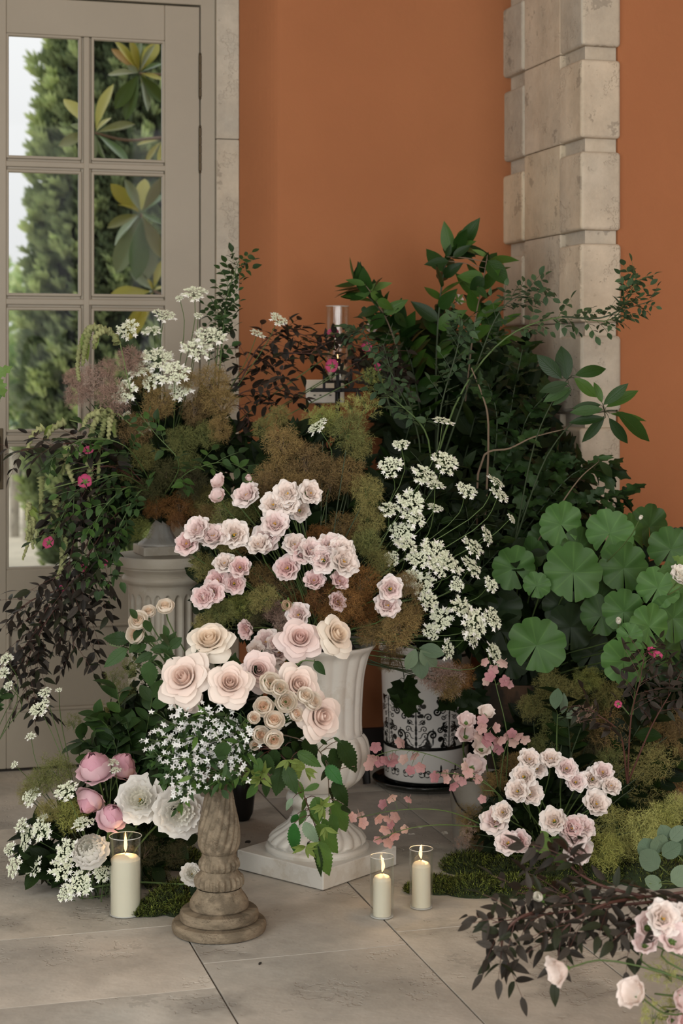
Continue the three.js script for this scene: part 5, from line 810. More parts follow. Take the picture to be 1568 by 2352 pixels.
blooms('lisianthus', 'lisi', 'flower', 'pale pink lisianthus', 'frilled blush lisianthus in the row beside the small urn foot', [[430, 1250, 24, 'lisi', 'lisipink'], [456, 1218, 28], [490, 1234, 30], [538, 1228, 30, 'lisi', 'lisiwhite']], 4.98, SO.white, [540, 1330], { pal: 'lisi' });
blooms('lisianthus', 'lisi', 'flower', 'pale pink lisianthus', 'frilled blush lisianthus in the centre left of the white urn', [[632, 1205, 28], [612, 1240, 30], [596, 1252, 24, 'lisi', 'lisiwhite'], [678, 1252, 24, 'lisi', 'lisiwhite'], [622, 1225, 22]], 4.96, SO.white, [640, 1330], { pal: 'lisi' });
blooms('lisianthus', 'lisi', 'flower', 'pale pink lisianthus', 'frilled blush lisianthus in the centre right of the white urn', [[715, 1266, 27], [757, 1254, 26], [742, 1286, 27], [788, 1290, 30, 'lisi', 'lisiwhite'], [786, 1262, 24, 'lisi', 'lisiwhite'], [694, 1272, 24, 'lisi', 'lisipink'], [660, 1306, 26, 'lisi', 'lisipink']], 4.93, SO.white, [720, 1360], { pal: 'lisi' });
blooms('lisianthus', 'lisi', 'flower', 'pale pink lisianthus', 'pink lisianthus in the left cluster above the blush roses', [[516, 1295, 22, 'lisi', 'lisiwhite'], [552, 1304, 22], [500, 1334, 24], [538, 1340, 22], [468, 1372, 22], [488, 1360, 24]], 4.95, SO.white, [520, 1380], { pal: 'lisipink' });
blooms('lisianthus', 'lisi', 'flower', 'pale pink lisianthus', 'shaded pink lisianthus tucked between the brown plumes', [[722, 1335, 22], [778, 1336, 20], [772, 1382, 20], [567, 1445, 20], [686, 1412, 24, 'lisi', 'lisi'], [660, 1390, 16, 'bud', 'cream']], 4.93, SO.white, [700, 1400], { pal: 'lisipink' });
blooms('lisianthus', 'lisi', 'flower', 'pale pink lisianthus', 'pink lisianthus of the pair right of the rusty plumes', [[896, 1353, 26], [888, 1392, 27]], 4.93, SO.white, [860, 1400], { pal: 'lisi', vertical: true });
blooms('lisianthus', 'lisi', 'flower', 'pale pink lisianthus', 'pale lisianthus behind the blush roses', [[612, 1475, 26], [640, 1500, 24], [588, 1495, 20, 'lisi', 'lisiwhite'], [636, 1480, 22], [655, 1520, 22, 'lisi', 'lisiwhite'], [610, 1510, 22]], 4.75, SO.white, [620, 1560], { pal: 'lisi' });
const whiteFill = [[[728, 1480], [640, 1300], [600, 1180]], [[728, 1480], [700, 1250], [690, 1080]], [[728, 1480], [790, 1280], [800, 1130]], [[728, 1480], [600, 1380], [500, 1290]], [[728, 1480], [620, 1450], [520, 1400]], [[728, 1480], [840, 1380], [900, 1280]], [[728, 1480], [860, 1430], [940, 1400]], [[728, 1480], [680, 1370], [640, 1280]], [[728, 1480], [770, 1360], [760, 1240]], [[728, 1480], [850, 1300], [880, 1100]], [[728, 1480], [560, 1320], [530, 1120]], [[728, 1480], [610, 1420], [570, 1340]]];
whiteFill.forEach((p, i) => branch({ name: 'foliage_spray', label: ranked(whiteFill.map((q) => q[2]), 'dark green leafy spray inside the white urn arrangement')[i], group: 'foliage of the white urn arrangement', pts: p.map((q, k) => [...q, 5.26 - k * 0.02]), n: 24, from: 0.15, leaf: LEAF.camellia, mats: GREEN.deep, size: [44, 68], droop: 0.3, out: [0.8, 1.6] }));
branch({ name: 'grey_leaf_sprig', label: 'grey green oval leaves hanging over the damask planter top', pts: [[860, 1440, 5.1], [920, 1470, 5.1], [975, 1500, 5.08]], d: 5.06, n: 0, leaf: LEAF.oval, mats: GREEN.grey, leaves: [[955, 1490, 935, 1540, 0], [960, 1495, 965, 1562, 0], [965, 1492, 1000, 1540, 0], [962, 1488, 1018, 1500, 0], [880, 1440, 905, 1400, 0], [600, 1395, 570, 1385, 0]], stem: mStem });

branch({ name: 'lobed_leaf_sprig', label: 'dark lobed leaves hanging on the left front of the damask planter', pts: [[860, 1440, 5.5], [920, 1520, 5.45], [930, 1580, 5.42]], d: 5.42, n: 0, leaf: LEAF.lobed, mats: GREEN.deep, leaves: [[940, 1565, 925, 1650, 0, 1.5], [918, 1560, 905, 1630, 0, 1], [935, 1550, 950, 1600, 0, 1.2]], stem: mStemDark });
branch({ name: 'lobed_leaf_sprig', label: 'dark lobed leaves hanging on the right front of the damask planter', pts: [[1000, 1440, 5.6], [1050, 1540, 5.5], [1060, 1600, 5.48]], d: 5.48, n: 0, leaf: LEAF.lobed, mats: GREEN.deep, leaves: [[1070, 1570, 1010, 1640, 0, 1.2], [1080, 1580, 1070, 1660, 0, 1.3], [1095, 1580, 1110, 1650, 0, 1.2], [1040, 1580, 1035, 1630, 0, 1.3]], stem: mStemDark });
// white lace cascade at the right
reseed(2102);
const laceD = 5.15;
laces('white lace flower at the top of the right cascade', [[728, 978, 30], [920, 1020, 23], [1018, 965, 27], [895, 1070, 34], [1022, 1060, 38], [975, 1090, 36], [1072, 1125, 28]], laceD, SO.white, [930, 1300]);
laces('white lace flower on the outer right of the cascade', [[1140, 1105, 24], [1148, 1135, 26], [1120, 1230, 24], [1088, 1255, 30], [1085, 1300, 32], [1128, 1342, 22], [1175, 1190, 14]], laceD, SO.white, [930, 1330]);
laces('white lace flower in the upper middle of the cascade', [[895, 1168, 28], [945, 1150, 38], [952, 1185, 34], [922, 1222, 34], [935, 1250, 28], [900, 1282, 22], [1000, 1112, 24], [1000, 1165, 22]], laceD, SO.white, [940, 1330]);
laces('white lace flower in the lower middle of the cascade', [[1000, 1270, 44], [1032, 1292, 38], [962, 1282, 34], [970, 1340, 32], [945, 1325, 26], [1050, 1342, 20], [985, 1380, 26], [1005, 1300, 30]], laceD - 0.03, SO.white, [950, 1360]);
laces('white lace flower in the lowest tier of the cascade', [[1012, 1420, 34], [1062, 1395, 34], [1092, 1432, 38], [1132, 1420, 32], [990, 1450, 24], [1082, 1460, 30], [1030, 1492, 26], [1138, 1502, 34]], laceD - 0.05, SO.white, [940, 1450]);
const laceFill = [[[900, 1480], [960, 1350], [1010, 1200]], [[900, 1480], [1000, 1400], [1080, 1340]], [[900, 1480], [1020, 1300], [1100, 1180]], [[900, 1480], [900, 1300], [900, 1130]], [[900, 1480], [1000, 1440], [1100, 1450]], [[900, 1480], [960, 1250], [980, 1080]], [[900, 1480], [1060, 1350], [1150, 1260]]];
laceFill.forEach((p, i) => branch({ name: 'foliage_spray', label: ranked(laceFill.map((q) => q[2]), 'dark green spray behind the white lace cascade')[i], group: 'foliage of the lace cascade', pts: p.map((q, k) => [...q, 5.45 - k * 0.05]), n: 26, compound: 3, from: 0.15, leaf: LEAF.small, mats: GREEN.deep, size: [34, 50], droop: 0.25 }));

// ---- 3. baluster bowl: garden roses -----------------------------------------------------
reseed(3003);
const RO = [
  ['rose', [482, 1476, 50, 'cream'], [-0.1, 0.75, 0.6], 4.48, 'large cream garden rose highest above the white stars'],
  ['rose', [425, 1560, 56, 'blush'], [-0.3, 0.5, 0.8], 4.40, 'large blush garden rose at the far left of the baluster bowl'],
  ['rose', [528, 1571, 47, 'blush'], [0.08, 0.5, 0.85], 4.36, 'large blush garden rose facing forward in the middle of the bowl'],
  ['rose', [594, 1540, 40, 'pinkrose'], [0.1, 0.3, 0.9], 4.45, 'pink garden rose half hidden behind the spray roses'],
  ['rose', [688, 1470, 46, 'pinkrose'], [0.1, 0.6, 0.8], 4.55, 'large pink garden rose before the white urn rim'],
  ['rose', [768, 1460, 44, 'cream'], [0.6, 0.45, 0.65], 4.58, 'cream garden rose turned right, on the white urn rim'],
  ['rose', [683, 1575, 46, 'blush'], [0.35, 0.4, 0.85], 4.40, 'blush garden rose above the cluster of spray roses'],
  ['rose', [733, 1645, 50, 'blush'], [0.6, 0.15, 0.8], 4.40, 'large blush garden rose lowest on the right of the bowl'],
  ['rose', [425, 1600, 40, 'blush'], [-0.3, -0.35, 0.8], 4.42, 'blush garden rose underneath the far left rose'],
];
RO.forEach(([k, [x, y, r, pal], dir, d, label], i) => flower('garden_rose', label, 'flower', null, at(x, y, d), V(...dir).normalize(), PROTO.rose[i % 3], PET[pal], r * d / FPX / RAD.rose, SO.stone, { layers: 7, r: 0.003, spread: 0.04, neck: 0.1, leafN: 3, leaf: LEAF.hornbeam, leafMats: GREEN.deep, leafSize: [0.05, 0.07] }));
blooms('spray_rose', 'spray', 'flower', 'cream spray roses', 'cream spray rose in the sprig before the fluted column', [[318, 1427, 25], [313, 1458, 25], [342, 1406, 18], [380, 1394, 22]], 4.5, SO.stone, [400, 1500], { pal: 'cream', neck: 0.05 });
blooms('spray_rose', 'spray', 'flower', 'cream spray roses', 'cream spray rose in the upper right cluster of the bowl', [[620, 1570, 28], [656, 1612, 28], [642, 1582, 22], [716, 1612, 24], [700, 1600, 22], [678, 1640, 20, 'spray', 'peach']], 4.36, SO.stone, [600, 1640], { pal: 'cream' });
blooms('spray_rose', 'spray', 'flower', 'cream spray roses', 'peach cream spray rose in the lower cluster beside white stars', [[606, 1624, 26], [628, 1656, 26], [596, 1688, 22], [628, 1698, 24], [582, 1650, 16], [585, 1710, 14]], 4.33, SO.stone, [580, 1680], { pal: 'peach' });
// star flowered sprays over the bowl
function starSpray(label, pts, n, spread) {
  const o = { name: 'star_flower_spray', label, cat: 'flower', group: 'white star flower sprays', pts, n: 14, leaf: LEAF.lance, mats: [...GREEN.mid, ...GREEN.fresh], size: [26, 40], stem: mStem, droop: 0.1, from: 0.2, extra: (t, c) => { for (let i = 0; i < n; i++) { const tt = rr(0.35, 1), q = c.getPoint(tt), e = q.clone().add(V(rr(-1, 1) * spread, rr(-0.6, 1) * spread, rr(-0.2, 1) * spread)); part(t, 'flower_stalk', tube([q, q.clone().lerp(e, 0.6).add(V(0, 0.004, 0)), e], 0.0007, 0.0006, 3, 3), mStem); const m = part(t, 'star_floret', starGeo, mStar), dir = V(rr(-0.7, 0.7), rr(-0.3, 0.9), rr(0.4, 1)).normalize(); m.position.copy(e); m.quaternion.setFromUnitVectors(V(0, 0, 1), dir); m.rotateZ(rnd() * 6); m.scale.setScalar(rr(0.007, 0.0105)); } } };
  branch(o);
}
const SP = [[345, 1700], [375, 1650], [420, 1640], [470, 1630], [520, 1640], [565, 1650], [395, 1700], [450, 1690], [500, 1700], [550, 1705], [360, 1740], [420, 1745], [480, 1750], [530, 1760], [570, 1730], [380, 1785], [440, 1785], [505, 1800], [555, 1790], [420, 1835], [405, 1860]];
const SL = ranked(SP.slice(0, 10), 'upper spray of white star flowers under the garden roses').concat(ranked(SP.slice(10, 19), 'lower spray of white star flowers over the baluster bowl'), ['star flower spray trailing over the open white peony', 'lowest star flower spray over the white peony']);
SP.forEach(([x, y], i) => starSpray(SL[i], [[503 + (x - 503) * 0.1, 1772, 4.5], [503 + (x - 503) * 0.6, mix(1740, y, 0.5) - 10, 4.40], [x, y, 4.33 + rr(-0.03, 0.03)]], 17, 0.034));
const stoneFill = [[[503, 1772], [440, 1700], [380, 1660]], [[503, 1772], [560, 1700], [620, 1640]], [[503, 1772], [500, 1680], [490, 1580]], [[503, 1772], [600, 1740], [670, 1700]], [[503, 1772], [420, 1740], [350, 1740]], [[503, 1772], [560, 1620], [560, 1540]], [[503, 1772], [460, 1640], [450, 1560]]];
stoneFill.forEach((p, i) => branch({ name: 'foliage_spray', label: ranked(stoneFill.map((q) => q[2]), 'dark green leafy spray inside the baluster bowl')[i], group: 'foliage of the baluster bowl', pts: p.map((q, k) => [...q, 4.5 - k * 0.02]), n: 26, from: 0.15, leaf: LEAF.oval, mats: GREEN.deep, size: [44, 70], droop: 0.3 }));
branch({ name: 'rose_foliage_sprig', label: 'dark leafed rose sprig carrying cream spray roses before the column', pts: [[503, 1770, 4.5], [470, 1620, 4.5], [400, 1520, 4.5], [330, 1460, 4.5]], d: 4.48, n: 9, compound: 3, leaf: LEAF.oval, mats: GREEN.mid, size: [34, 46], from: 0.5, stem: mStem });
branch({ name: 'rose_foliage_sprig', label: 'sprig of serrated green leaves pointing left before the door', pts: [[503, 1770, 4.5], [420, 1600, 4.52], [340, 1510, 4.52], [250, 1480, 4.52]], d: 4.5, n: 0, leaf: LEAF.hornbeam, mats: GREEN.mid, leaves: [[300, 1470, 235, 1462, 0, 1], [290, 1490, 240, 1530, 0, 1], [345, 1520, 340, 1578, 0, 1.5], [350, 1500, 310, 1520, 0, 1], [370, 1500, 400, 1450, 0, 1], [395, 1530, 380, 1480, 0, 1]], stem: mStem });
branch({ name: 'rose_leaf', label: 'single glossy leaf on a stalk before the white urn body', cat: 'leaf', pts: [[640, 1600, 4.45], [690, 1520, 4.5], [722, 1518, 4.5]], d: 4.5, n: 0, leaf: LEAF.camellia, mats: GREEN.mid, leaves: [[722, 1518, 745, 1550, 0, 1.2]], stem: mStem });
branch({ name: 'rose_foliage_sprig', label: 'bright serrated leaf and buds among the white stars', pts: [[503, 1770, 4.45], [515, 1760, 4.33], [520, 1740, 4.29]], d: 4.28, n: 0, leaf: LEAF.hornbeam, mats: GREEN.mid, leaves: [[523, 1740, 492, 1722, 0, 1.6], [520, 1705, 500, 1745, 0, 1.8], [515, 1760, 530, 1790, 0, 0.7], [520, 1770, 545, 1775, 0, 0.6], [520, 1755, 512, 1790, 0, 0.6]], stem: mStem });
branch({ name: 'rose_foliage_sprig', label: 'lobed dark leaf between the two highest blush roses', pts: [[503, 1770, 4.5], [520, 1600, 4.52], [525, 1530, 4.52]], d: 4.5, n: 0, leaf: LEAF.lobed, mats: GREEN.mid, leaves: [[530, 1545, 535, 1505, 0, 1.4], [520, 1540, 512, 1510, 0, 1]], stem: mStem });
// hornbeam hanging from the bowl
const HT = [GREEN.deep[2], GREEN.mid[0], GREEN.fresh[1], GREEN.fresh[0], GREEN.grey[2], lm('#2f6a2a', { transmission: 0.25 }), GREEN.lime[0]];
reseed(3103);
const bracts = (list) => (t, c, base) => { for (const [x, y, n] of list) for (let i = 0; i < n; i++) { const b = at(x, y, 4.37).sub(base), a = rr(0, 6.28), dir = V(Math.cos(a) * 0.8, -0.5 + Math.sin(a) * 0.8, rr(0.0, 0.7)).normalize(); placeLeaf(part(t, 'bract', pick(LEAF.lance), HT[6]), b, dir, VIEW.clone().addScaledVector(rdir(), 0.6), rr(0.024, 0.038)); } };
branch({ name: 'hornbeam_branch', label: 'longest hornbeam branch hanging in front of the urn plinth', pts: [[540, 1700, 4.45], [640, 1730, 4.42], [690, 1810, 4.4], [710, 1860, 4.4], [735, 1930, 4.4]], d: 4.38, n: 6, size: [34, 52], from: 0.1, leaf: LEAF.hornbeam, mats: [GREEN.mid[0], GREEN.fresh[1], GREEN.fresh[0]], droop: 1.0, tones: HT, grow: 1.25, stem: mStemRed, r0: 0.0026,
  leaves: [[647, 1752, 637, 1817, 1, 1.2], [656, 1760, 676, 1813, 1, 1.1], [683, 1727, 727, 1754, 2, 1.1], [676, 1742, 687, 1782, 6, 1.2], [733, 1802, 704, 1813, 2, 0.9], [724, 1830, 735, 1880, 2, 1.4], [672, 1834, 657, 1855, 4, 1.2], [714, 1861, 729, 1888, 4, 1], [725, 1895, 771, 1950, 3, 1.1], [699, 1888, 722, 1932, 4, 1.2], [682, 1870, 672, 1890, 5, 1.5], [676, 1890, 674, 1955, 5, 0.85], [729, 1934, 756, 1998, 3, 1.15], [722, 1937, 739, 2000, 0, 0.6], [706, 1935, 724, 1965, 0, 0.9], [614, 1731, 618, 1778, 1, 1.2], [612, 1790, 610, 1825, 0, 1], [596, 1740, 590, 1780, 2, 1], [700, 1860, 690, 1890, 2, 1], [740, 1880, 755, 1910, 2, 1], [735, 1840, 752, 1840, 3, 0.8]], extra: bracts([[700, 1765, 7], [740, 1850, 8], [702, 1945, 8], [605, 1775, 8], [745, 1900, 4], [660, 1745, 4]]) });
branch({ name: 'hornbeam_branch', label: 'right hornbeam branch hanging over the urn bowl', pts: [[560, 1690, 4.46], [660, 1690, 4.45], [730, 1722, 4.44], [750, 1765, 4.44], [756, 1850, 4.44]], d: 4.42, n: 5, size: [32, 48], from: 0.1, leaf: LEAF.hornbeam, mats: [GREEN.mid[0], GREEN.mid[1], GREEN.deep[2]], droop: 1.0, tones: HT, grow: 1.25, stem: mTwig, r0: 0.0022,
  leaves: [[777, 1701, 818, 1763, 0, 1.05], [760, 1719, 780, 1769, 0, 1], [700, 1696, 722, 1733, 0, 1.2], [750, 1759, 778, 1792, 5, 1.4], [765, 1794, 794, 1844, 0, 1], [790, 1848, 797, 1872, 0, 1.3], [768, 1837, 788, 1909, 3, 1], [735, 1700, 750, 1708, 0, 1], [752, 1752, 758, 1762, 4, 1.4], [766, 1694, 780, 1702, 1, 0.9], [760, 1870, 772, 1915, 2, 1], [815, 1760, 816, 1775, 0, 0.8]] });
branch({ name: 'hornbeam_branch', label: 'short hornbeam spray under the peach spray roses', pts: [[540, 1720, 4.45], [600, 1720, 4.4], [650, 1720, 4.4]], d: 4.4, n: 0, leaf: LEAF.hornbeam, tones: HT, grow: 1.25, stem: mStemRed,
  leaves: [[600, 1725, 596, 1770, 1, 1], [650, 1715, 668, 1740, 0, 1.2], [630, 1720, 626, 1765, 1, 1.2], [668, 1705, 690, 1725, 0, 1], [575, 1720, 560, 1770, 2, 0.8], [585, 1735, 580, 1800, 1, 0.8], [590, 1800, 570, 1830, 2, 1]], extra: bracts([[598, 1790, 6], [575, 1770, 5]]) });

// ---- 4. floor group at the left: peonies ------------------------------------------------
reseed(4004);
const sL = J(230, 2010, 4.78).setY(0.015), sLc = [260, 1950];
const PE = [
  ['peonypink', [222, 1772, 43, 'peony'], [-0.15, 1, 0.55], 4.72, 'pink peony largest and roundest, on top of the floor group'],
  ['peonypink', [277, 1768, 35, 'peony'], [0.5, 1, 0.4], 4.78, 'pink peony behind the roundest one, beside the dark leaves'],
  ['peonypink', [210, 1830, 34, 'peony'], [-0.3, -0.6, 0.6], 4.74, 'pink peony shaded below the roundest one'],
  ['peonypink', [256, 1882, 34, 'peony'], [0.3, 0.9, 0.7], 4.66, 'lowest pink peony, just above the wide candle'],
  ['peonywhite', [322, 1838, 54, 'white'], [-0.1, 0.5, 0.9], 4.66, 'open white peony left of the baluster'],
  ['peonywhite', [412, 1862, 58, 'white'], [0.2, 0.0, 1], 4.64, 'fully open white peony with yellow centre by the baluster'],
  ['peonyball', [208, 1958, 44, 'white'], [-0.2, 0.7, 0.8], 4.62, 'ball shaped white peony left of the wide candle'],
  ['peonywhite', [440, 2008, 26, 'white'], [0.2, 0.5, 0.8], 4.60, 'small white peony behind the baluster foot'],
];
PE.forEach(([k, [x, y, r, pal], dir, d, label], i) => flower('peony', label, 'flower', null, at(x, y, d), V(...dir).normalize(), pick(PROTO[k]), PET[pal], r * d / FPX / RAD[k], sL, { layers: 5, r: 0.003, spread: 0.05, anthers: k === 'peonywhite', leafN: 3, leaf: LEAF.lance, leafMats: GREEN.deep, leafSize: [0.06, 0.09] }));
laces('white lace flower at the far left of the floor group', [[70, 1828, 28], [95, 1902, 34], [60, 1922, 34], [30, 1990, 28], [75, 1990, 30], [20, 1950, 20], [48, 1895, 20]], 4.78, sL, [230, 2000], { group: 'white lace flowers of the floor group' });
laces('white lace flower among the peonies of the floor group', [[150, 1815, 32], [150, 1952, 34], [190, 1890, 28], [142, 1992, 34], [182, 2028, 34], [150, 2050, 24], [235, 2005, 24], [257, 1750, 18], [265, 1768, 14]], 4.68, sL, [230, 2050], { group: 'white lace flowers of the floor group' });
laces('thin stemmed lace flower before the lower door panel', [[90, 1626, 30], [102, 1590, 18], [70, 1690, 14], [32, 1756, 11], [135, 1584, 9]], 4.9, sL, [180, 1900], { group: 'white lace flowers of the floor group' });
laces('white lace flower at the left picture edge below the purple tail', [[14, 1512, 20], [6, 1545, 20], [18, 1575, 14]], 5.1, J(-40, 1780, 5.1), [40, 1620], { group: 'white lace flowers of the left edge' });
branch({ name: 'foliage_spray', label: 'dark foliage at the left picture edge below the lace flowers', pts: [[-40, 1780, 5.1], [-20, 1640, 5.1], [5, 1590, 5.1]], n: 16, leaf: LEAF.small, mats: GREEN.mid, size: [26, 36], stem: mStem });
plumes('olive smoke bush plume in the floor group left of the peonies', [[130, 1772, 54], [92, 1795, 44], [165, 1870, 48, , 'lime'], [112, 1862, 40], [62, 1822, 30], [175, 1905, 44, , 'dark']], 4.82, 'olive', sL);
plumes('dark mossy plume behind the wide candle', [[340, 1952, 44], [360, 2010, 40], [300, 1930, 40], [400, 1960, 40]], 4.85, 'dark', sL);
plumes('airy green plume before the lower door panel', [[300, 1535, 40], [285, 1590, 40], [260, 1560, 34], [170, 1660, 34], [235, 1640, 34]], 5.1, 'olive', sL, { airy: true });
const floorFill = [[[230, 2010], [180, 1930], [110, 1880]], [[230, 2010], [200, 1900], [170, 1820]], [[230, 2010], [290, 1930], [300, 1850]], [[230, 2010], [330, 1960], [400, 1930]], [[230, 2010], [150, 1990], [80, 1980]], [[230, 2010], [300, 1980], [370, 1990]], [[230, 2010], [330, 1930], [370, 1830]], [[230, 2010], [250, 1920], [240, 1830]]];
floorFill.forEach((p, i) => branch({ name: 'foliage_spray', label: ranked(floorFill.map((q) => q[2]), 'dark leafy spray under the peonies')[i], group: 'foliage of the peony group', pts: p.map((q, k) => [...q, 4.86 - k * 0.02]), n: 36, from: 0.1, leaf: LEAF.oval, mats: GREEN.deep, size: [44, 70], droop: 0.2, out: [0.7, 1.6] }));
// oval leaved shrub behind the peonies
const ov = [[[310, 1860], [290, 1720], [268, 1580]], [[310, 1860], [250, 1740], [185, 1700]], [[310, 1860], [330, 1720], [350, 1600]], [[310, 1860], [270, 1700], [220, 1640]], [[310, 1860], [350, 1760], [390, 1680]], [[310, 1860], [310, 1760], [290, 1660]], [[310, 1860], [260, 1790], [205, 1740]], [[310, 1860], [360, 1790], [400, 1740]], [[310, 1860], [290, 1780], [260, 1700]]];
ov.forEach((p, i) => branch({ name: 'green_leaf_branch', label: ranked(ov.map((q) => q[2]), 'branch of oval green leaves between peonies and column')[i], group: 'oval leaved branches behind the peonies', pts: p.map((q, k) => [...q, 5.05 - k * 0.04]), n: 22, from: 0.2, leaf: LEAF.oval, mats: i % 3 ? GREEN.mid : [GREEN.mid[0], GREEN.fresh[1], GREEN.mid[2]], size: [40, 62], droop: 0.15, stem: mStem, out: [0.7, 1.4] }));
branch({ name: 'small_leaf_branch', label: 'twig of tiny dark leaves before the column flutes', pts: [[360, 1800, 5.2], [360, 1660, 5.2], [330, 1560, 5.2], [310, 1500, 5.2]], n: 18, compound: 3, leaf: LEAF.small, mats: GREEN.deep, size: [20, 28], from: 0.2 });
branch({ name: 'small_leaf_branch', label: 'twig of tiny dark leaves right of the column base', pts: [[380, 1800, 5.2], [400, 1680, 5.15], [360, 1620, 5.15], [380, 1560, 5.15]], n: 18, compound: 3, leaf: LEAF.small, mats: GREEN.deep, size: [22, 30], from: 0.2 });

// ---- 5. right: planter shrub, oak-leaved branches, geranium -----------------------------
reseed(5005);
const cam = [
  ['tallest camellia branch before the orange wall', [[985, 1480, 6.1], [1000, 1050, 6.05], [1005, 750, 6.0], [1030, 590, 6.0], [1062, 562, 6.0]], 30, 'glossy'],
  ['camellia branch with the large leaf beside the stone pier', [[985, 1480, 6.1], [1050, 1000, 6.05], [1090, 740, 6.0], [1118, 600, 6.0]], 22, 'glossy'],
  ['camellia branch reaching left with light green young leaves', [[985, 1480, 6.1], [950, 1000, 6.0], [900, 760, 5.98], [845, 680, 5.96], [815, 650, 5.96]], 24, 'glossy'],
  ['dense camellia branch above the purple twigs', [[985, 1480, 6.1], [970, 1000, 6.05], [940, 820, 6.0], [900, 730, 6.0]], 30, 'glossy'],
  ['camellia branch in the centre of the tall shrub', [[985, 1480, 6.1], [1010, 1050, 6.1], [1030, 850, 6.05], [1000, 740, 6.05]], 30, 'deep'],
  ['camellia branch bending right below the large leaf', [[985, 1480, 6.1], [1060, 1080, 6.1], [1120, 850, 6.05], [1150, 740, 6.0]], 30, 'glossy'],
  ['dark camellia branch behind the green rose stems', [[985, 1480, 6.12], [980, 1150, 6.12], [930, 950, 6.1], [900, 880, 6.1]], 30, 'deep'],
  ['dark camellia branch against the stone pier', [[985, 1480, 6.12], [1080, 1150, 6.15], [1150, 950, 6.15], [1190, 800, 6.15]], 30, 'deep'],
  ['low dark camellia branch over the lace cascade', [[985, 1480, 6.1], [1010, 1250, 6.0], [1060, 1080, 5.95], [1090, 960, 5.9]], 30, 'deep'],
  ['low dark camellia branch left of the lace cascade', [[985, 1480, 6.1], [940, 1250, 6.0], [910, 1100, 5.95], [940, 980, 5.9]], 30, 'deep'],
  ['lowest dark camellia branch behind the geranium', [[985, 1480, 6.1], [1080, 1350, 6.0], [1150, 1250, 5.95], [1200, 1180, 5.9]], 30, 'deep'],
  ['dark camellia branch over the planter rim', [[985, 1480, 6.1], [1040, 1430, 5.98], [1100, 1430, 5.9], [1150, 1480, 5.9]], 24, 'deep'],
];
cam.forEach(([label, pts, n, k]) => branch({ name: 'camellia_branch', label, group: 'camellia branches of the planter', pts, n, leaf: LEAF.camellia, mats: GREEN[k], size: k === 'deep' ? [62, 90] : [56, 80], from: 0.38, stem: mStemDark, r0: 0.005, r1: 0.002, droop: 0.25, out: [0.7, 1.5], up: 0.6, face: 0.9 }));
branch({ name: 'camellia_branch', label: 'camellia shoot tip with one very large glossy leaf', group: 'camellia branches of the planter', pts: [[1060, 1000, 6.0], [1090, 740, 5.96], [1110, 640, 5.94], [1120, 580, 5.94]], d: 5.93, n: 0, leaf: LEAF.camellia, tones: [...GREEN.glossy, ...GREEN.fresh], stem: mTwig, leaves: [[1120, 598, 1162, 655, 1, 1.5], [1118, 590, 1090, 570, 5, 0.7], [1112, 640, 1052, 632, 2, 1.2], [1112, 640, 1075, 665, 0, 1.3], [1095, 660, 1120, 680, 1, 1.2], [1040, 590, 1080, 565, 0, 1], [1030, 600, 975, 605, 0, 0.9], [1025, 590, 1035, 562, 0, 1]] });
branch({ name: 'camellia_branch', label: 'young light green camellia shoot farthest left on the wall', group: 'camellia branches of the planter', pts: [[940, 900, 6.0], [890, 740, 5.95], [850, 670, 5.94], [835, 650, 5.94]], d: 5.93, n: 0, leaf: LEAF.camellia, tones: [...GREEN.glossy, ...GREEN.fresh], stem: mTwig, leaves: [[838, 655, 795, 640, 4, 0.8], [845, 665, 900, 652, 5, 0.8], [850, 672, 800, 685, 4, 0.8], [850, 672, 880, 690, 3, 1.2], [865, 690, 905, 705, 2, 1.2], [880, 720, 935, 690, 2, 1], [880, 720, 850, 760, 1, 1.2], [905, 720, 935, 750, 0, 1.3]] });
const gr = [
  ['long arching green rose branch crossing the stone pier', [[960, 1200, 5.6], [1060, 900, 5.5], [1170, 770, 5.45], [1290, 728, 5.4], [1400, 735, 5.4], [1440, 690, 5.4], [1460, 640, 5.4]], 34, 5, [17, 25]],
  ['green rose branch with leaflets before the stone pier top', [[1000, 1100, 5.6], [1090, 850, 5.5], [1160, 700, 5.45], [1240, 660, 5.45]], 22, 5, [18, 26]],
  ['green rose twig end over the right orange wall', [[1290, 728, 5.4], [1380, 730, 5.38], [1420, 715, 5.38], [1500, 690, 5.38]], 9, 5, [15, 20]],
  ['green rose branch leaning left through the camellia', [[960, 1200, 5.6], [960, 1000, 5.55], [900, 860, 5.5], [880, 790, 5.5]], 16, 5, [18, 26]],
  ['thorny green rose stem with sepals over the lace cascade', [[980, 1250, 5.5], [980, 1000, 5.42], [920, 930, 5.4], [880, 900, 5.4]], 9, 3, [22, 30]],
  ['green rose branch in the middle of the tall shrub', [[1000, 1200, 5.6], [1010, 950, 5.5], [1050, 800, 5.48], [1060, 740, 5.48]], 22, 5, [18, 26]],
  ['green rose twig beside the pale wild rose', [[900, 950, 5.75], [850, 800, 5.75], [830, 760, 5.75], [800, 770, 5.75]], 12, 5, [18, 26]],
];
gr.forEach(([label, pts, n, c, size]) => branch({ name: 'green_rose_branch', label, group: 'green rose branches', pts, n, compound: c, leaf: LEAF.small, mats: GREEN.rose, size, stem: c === 3 || n > 30 ? mStem : mStemDark, from: 0.35, droop: 0.1, r0: 0.0035, out: [0.7, 1.3] }));
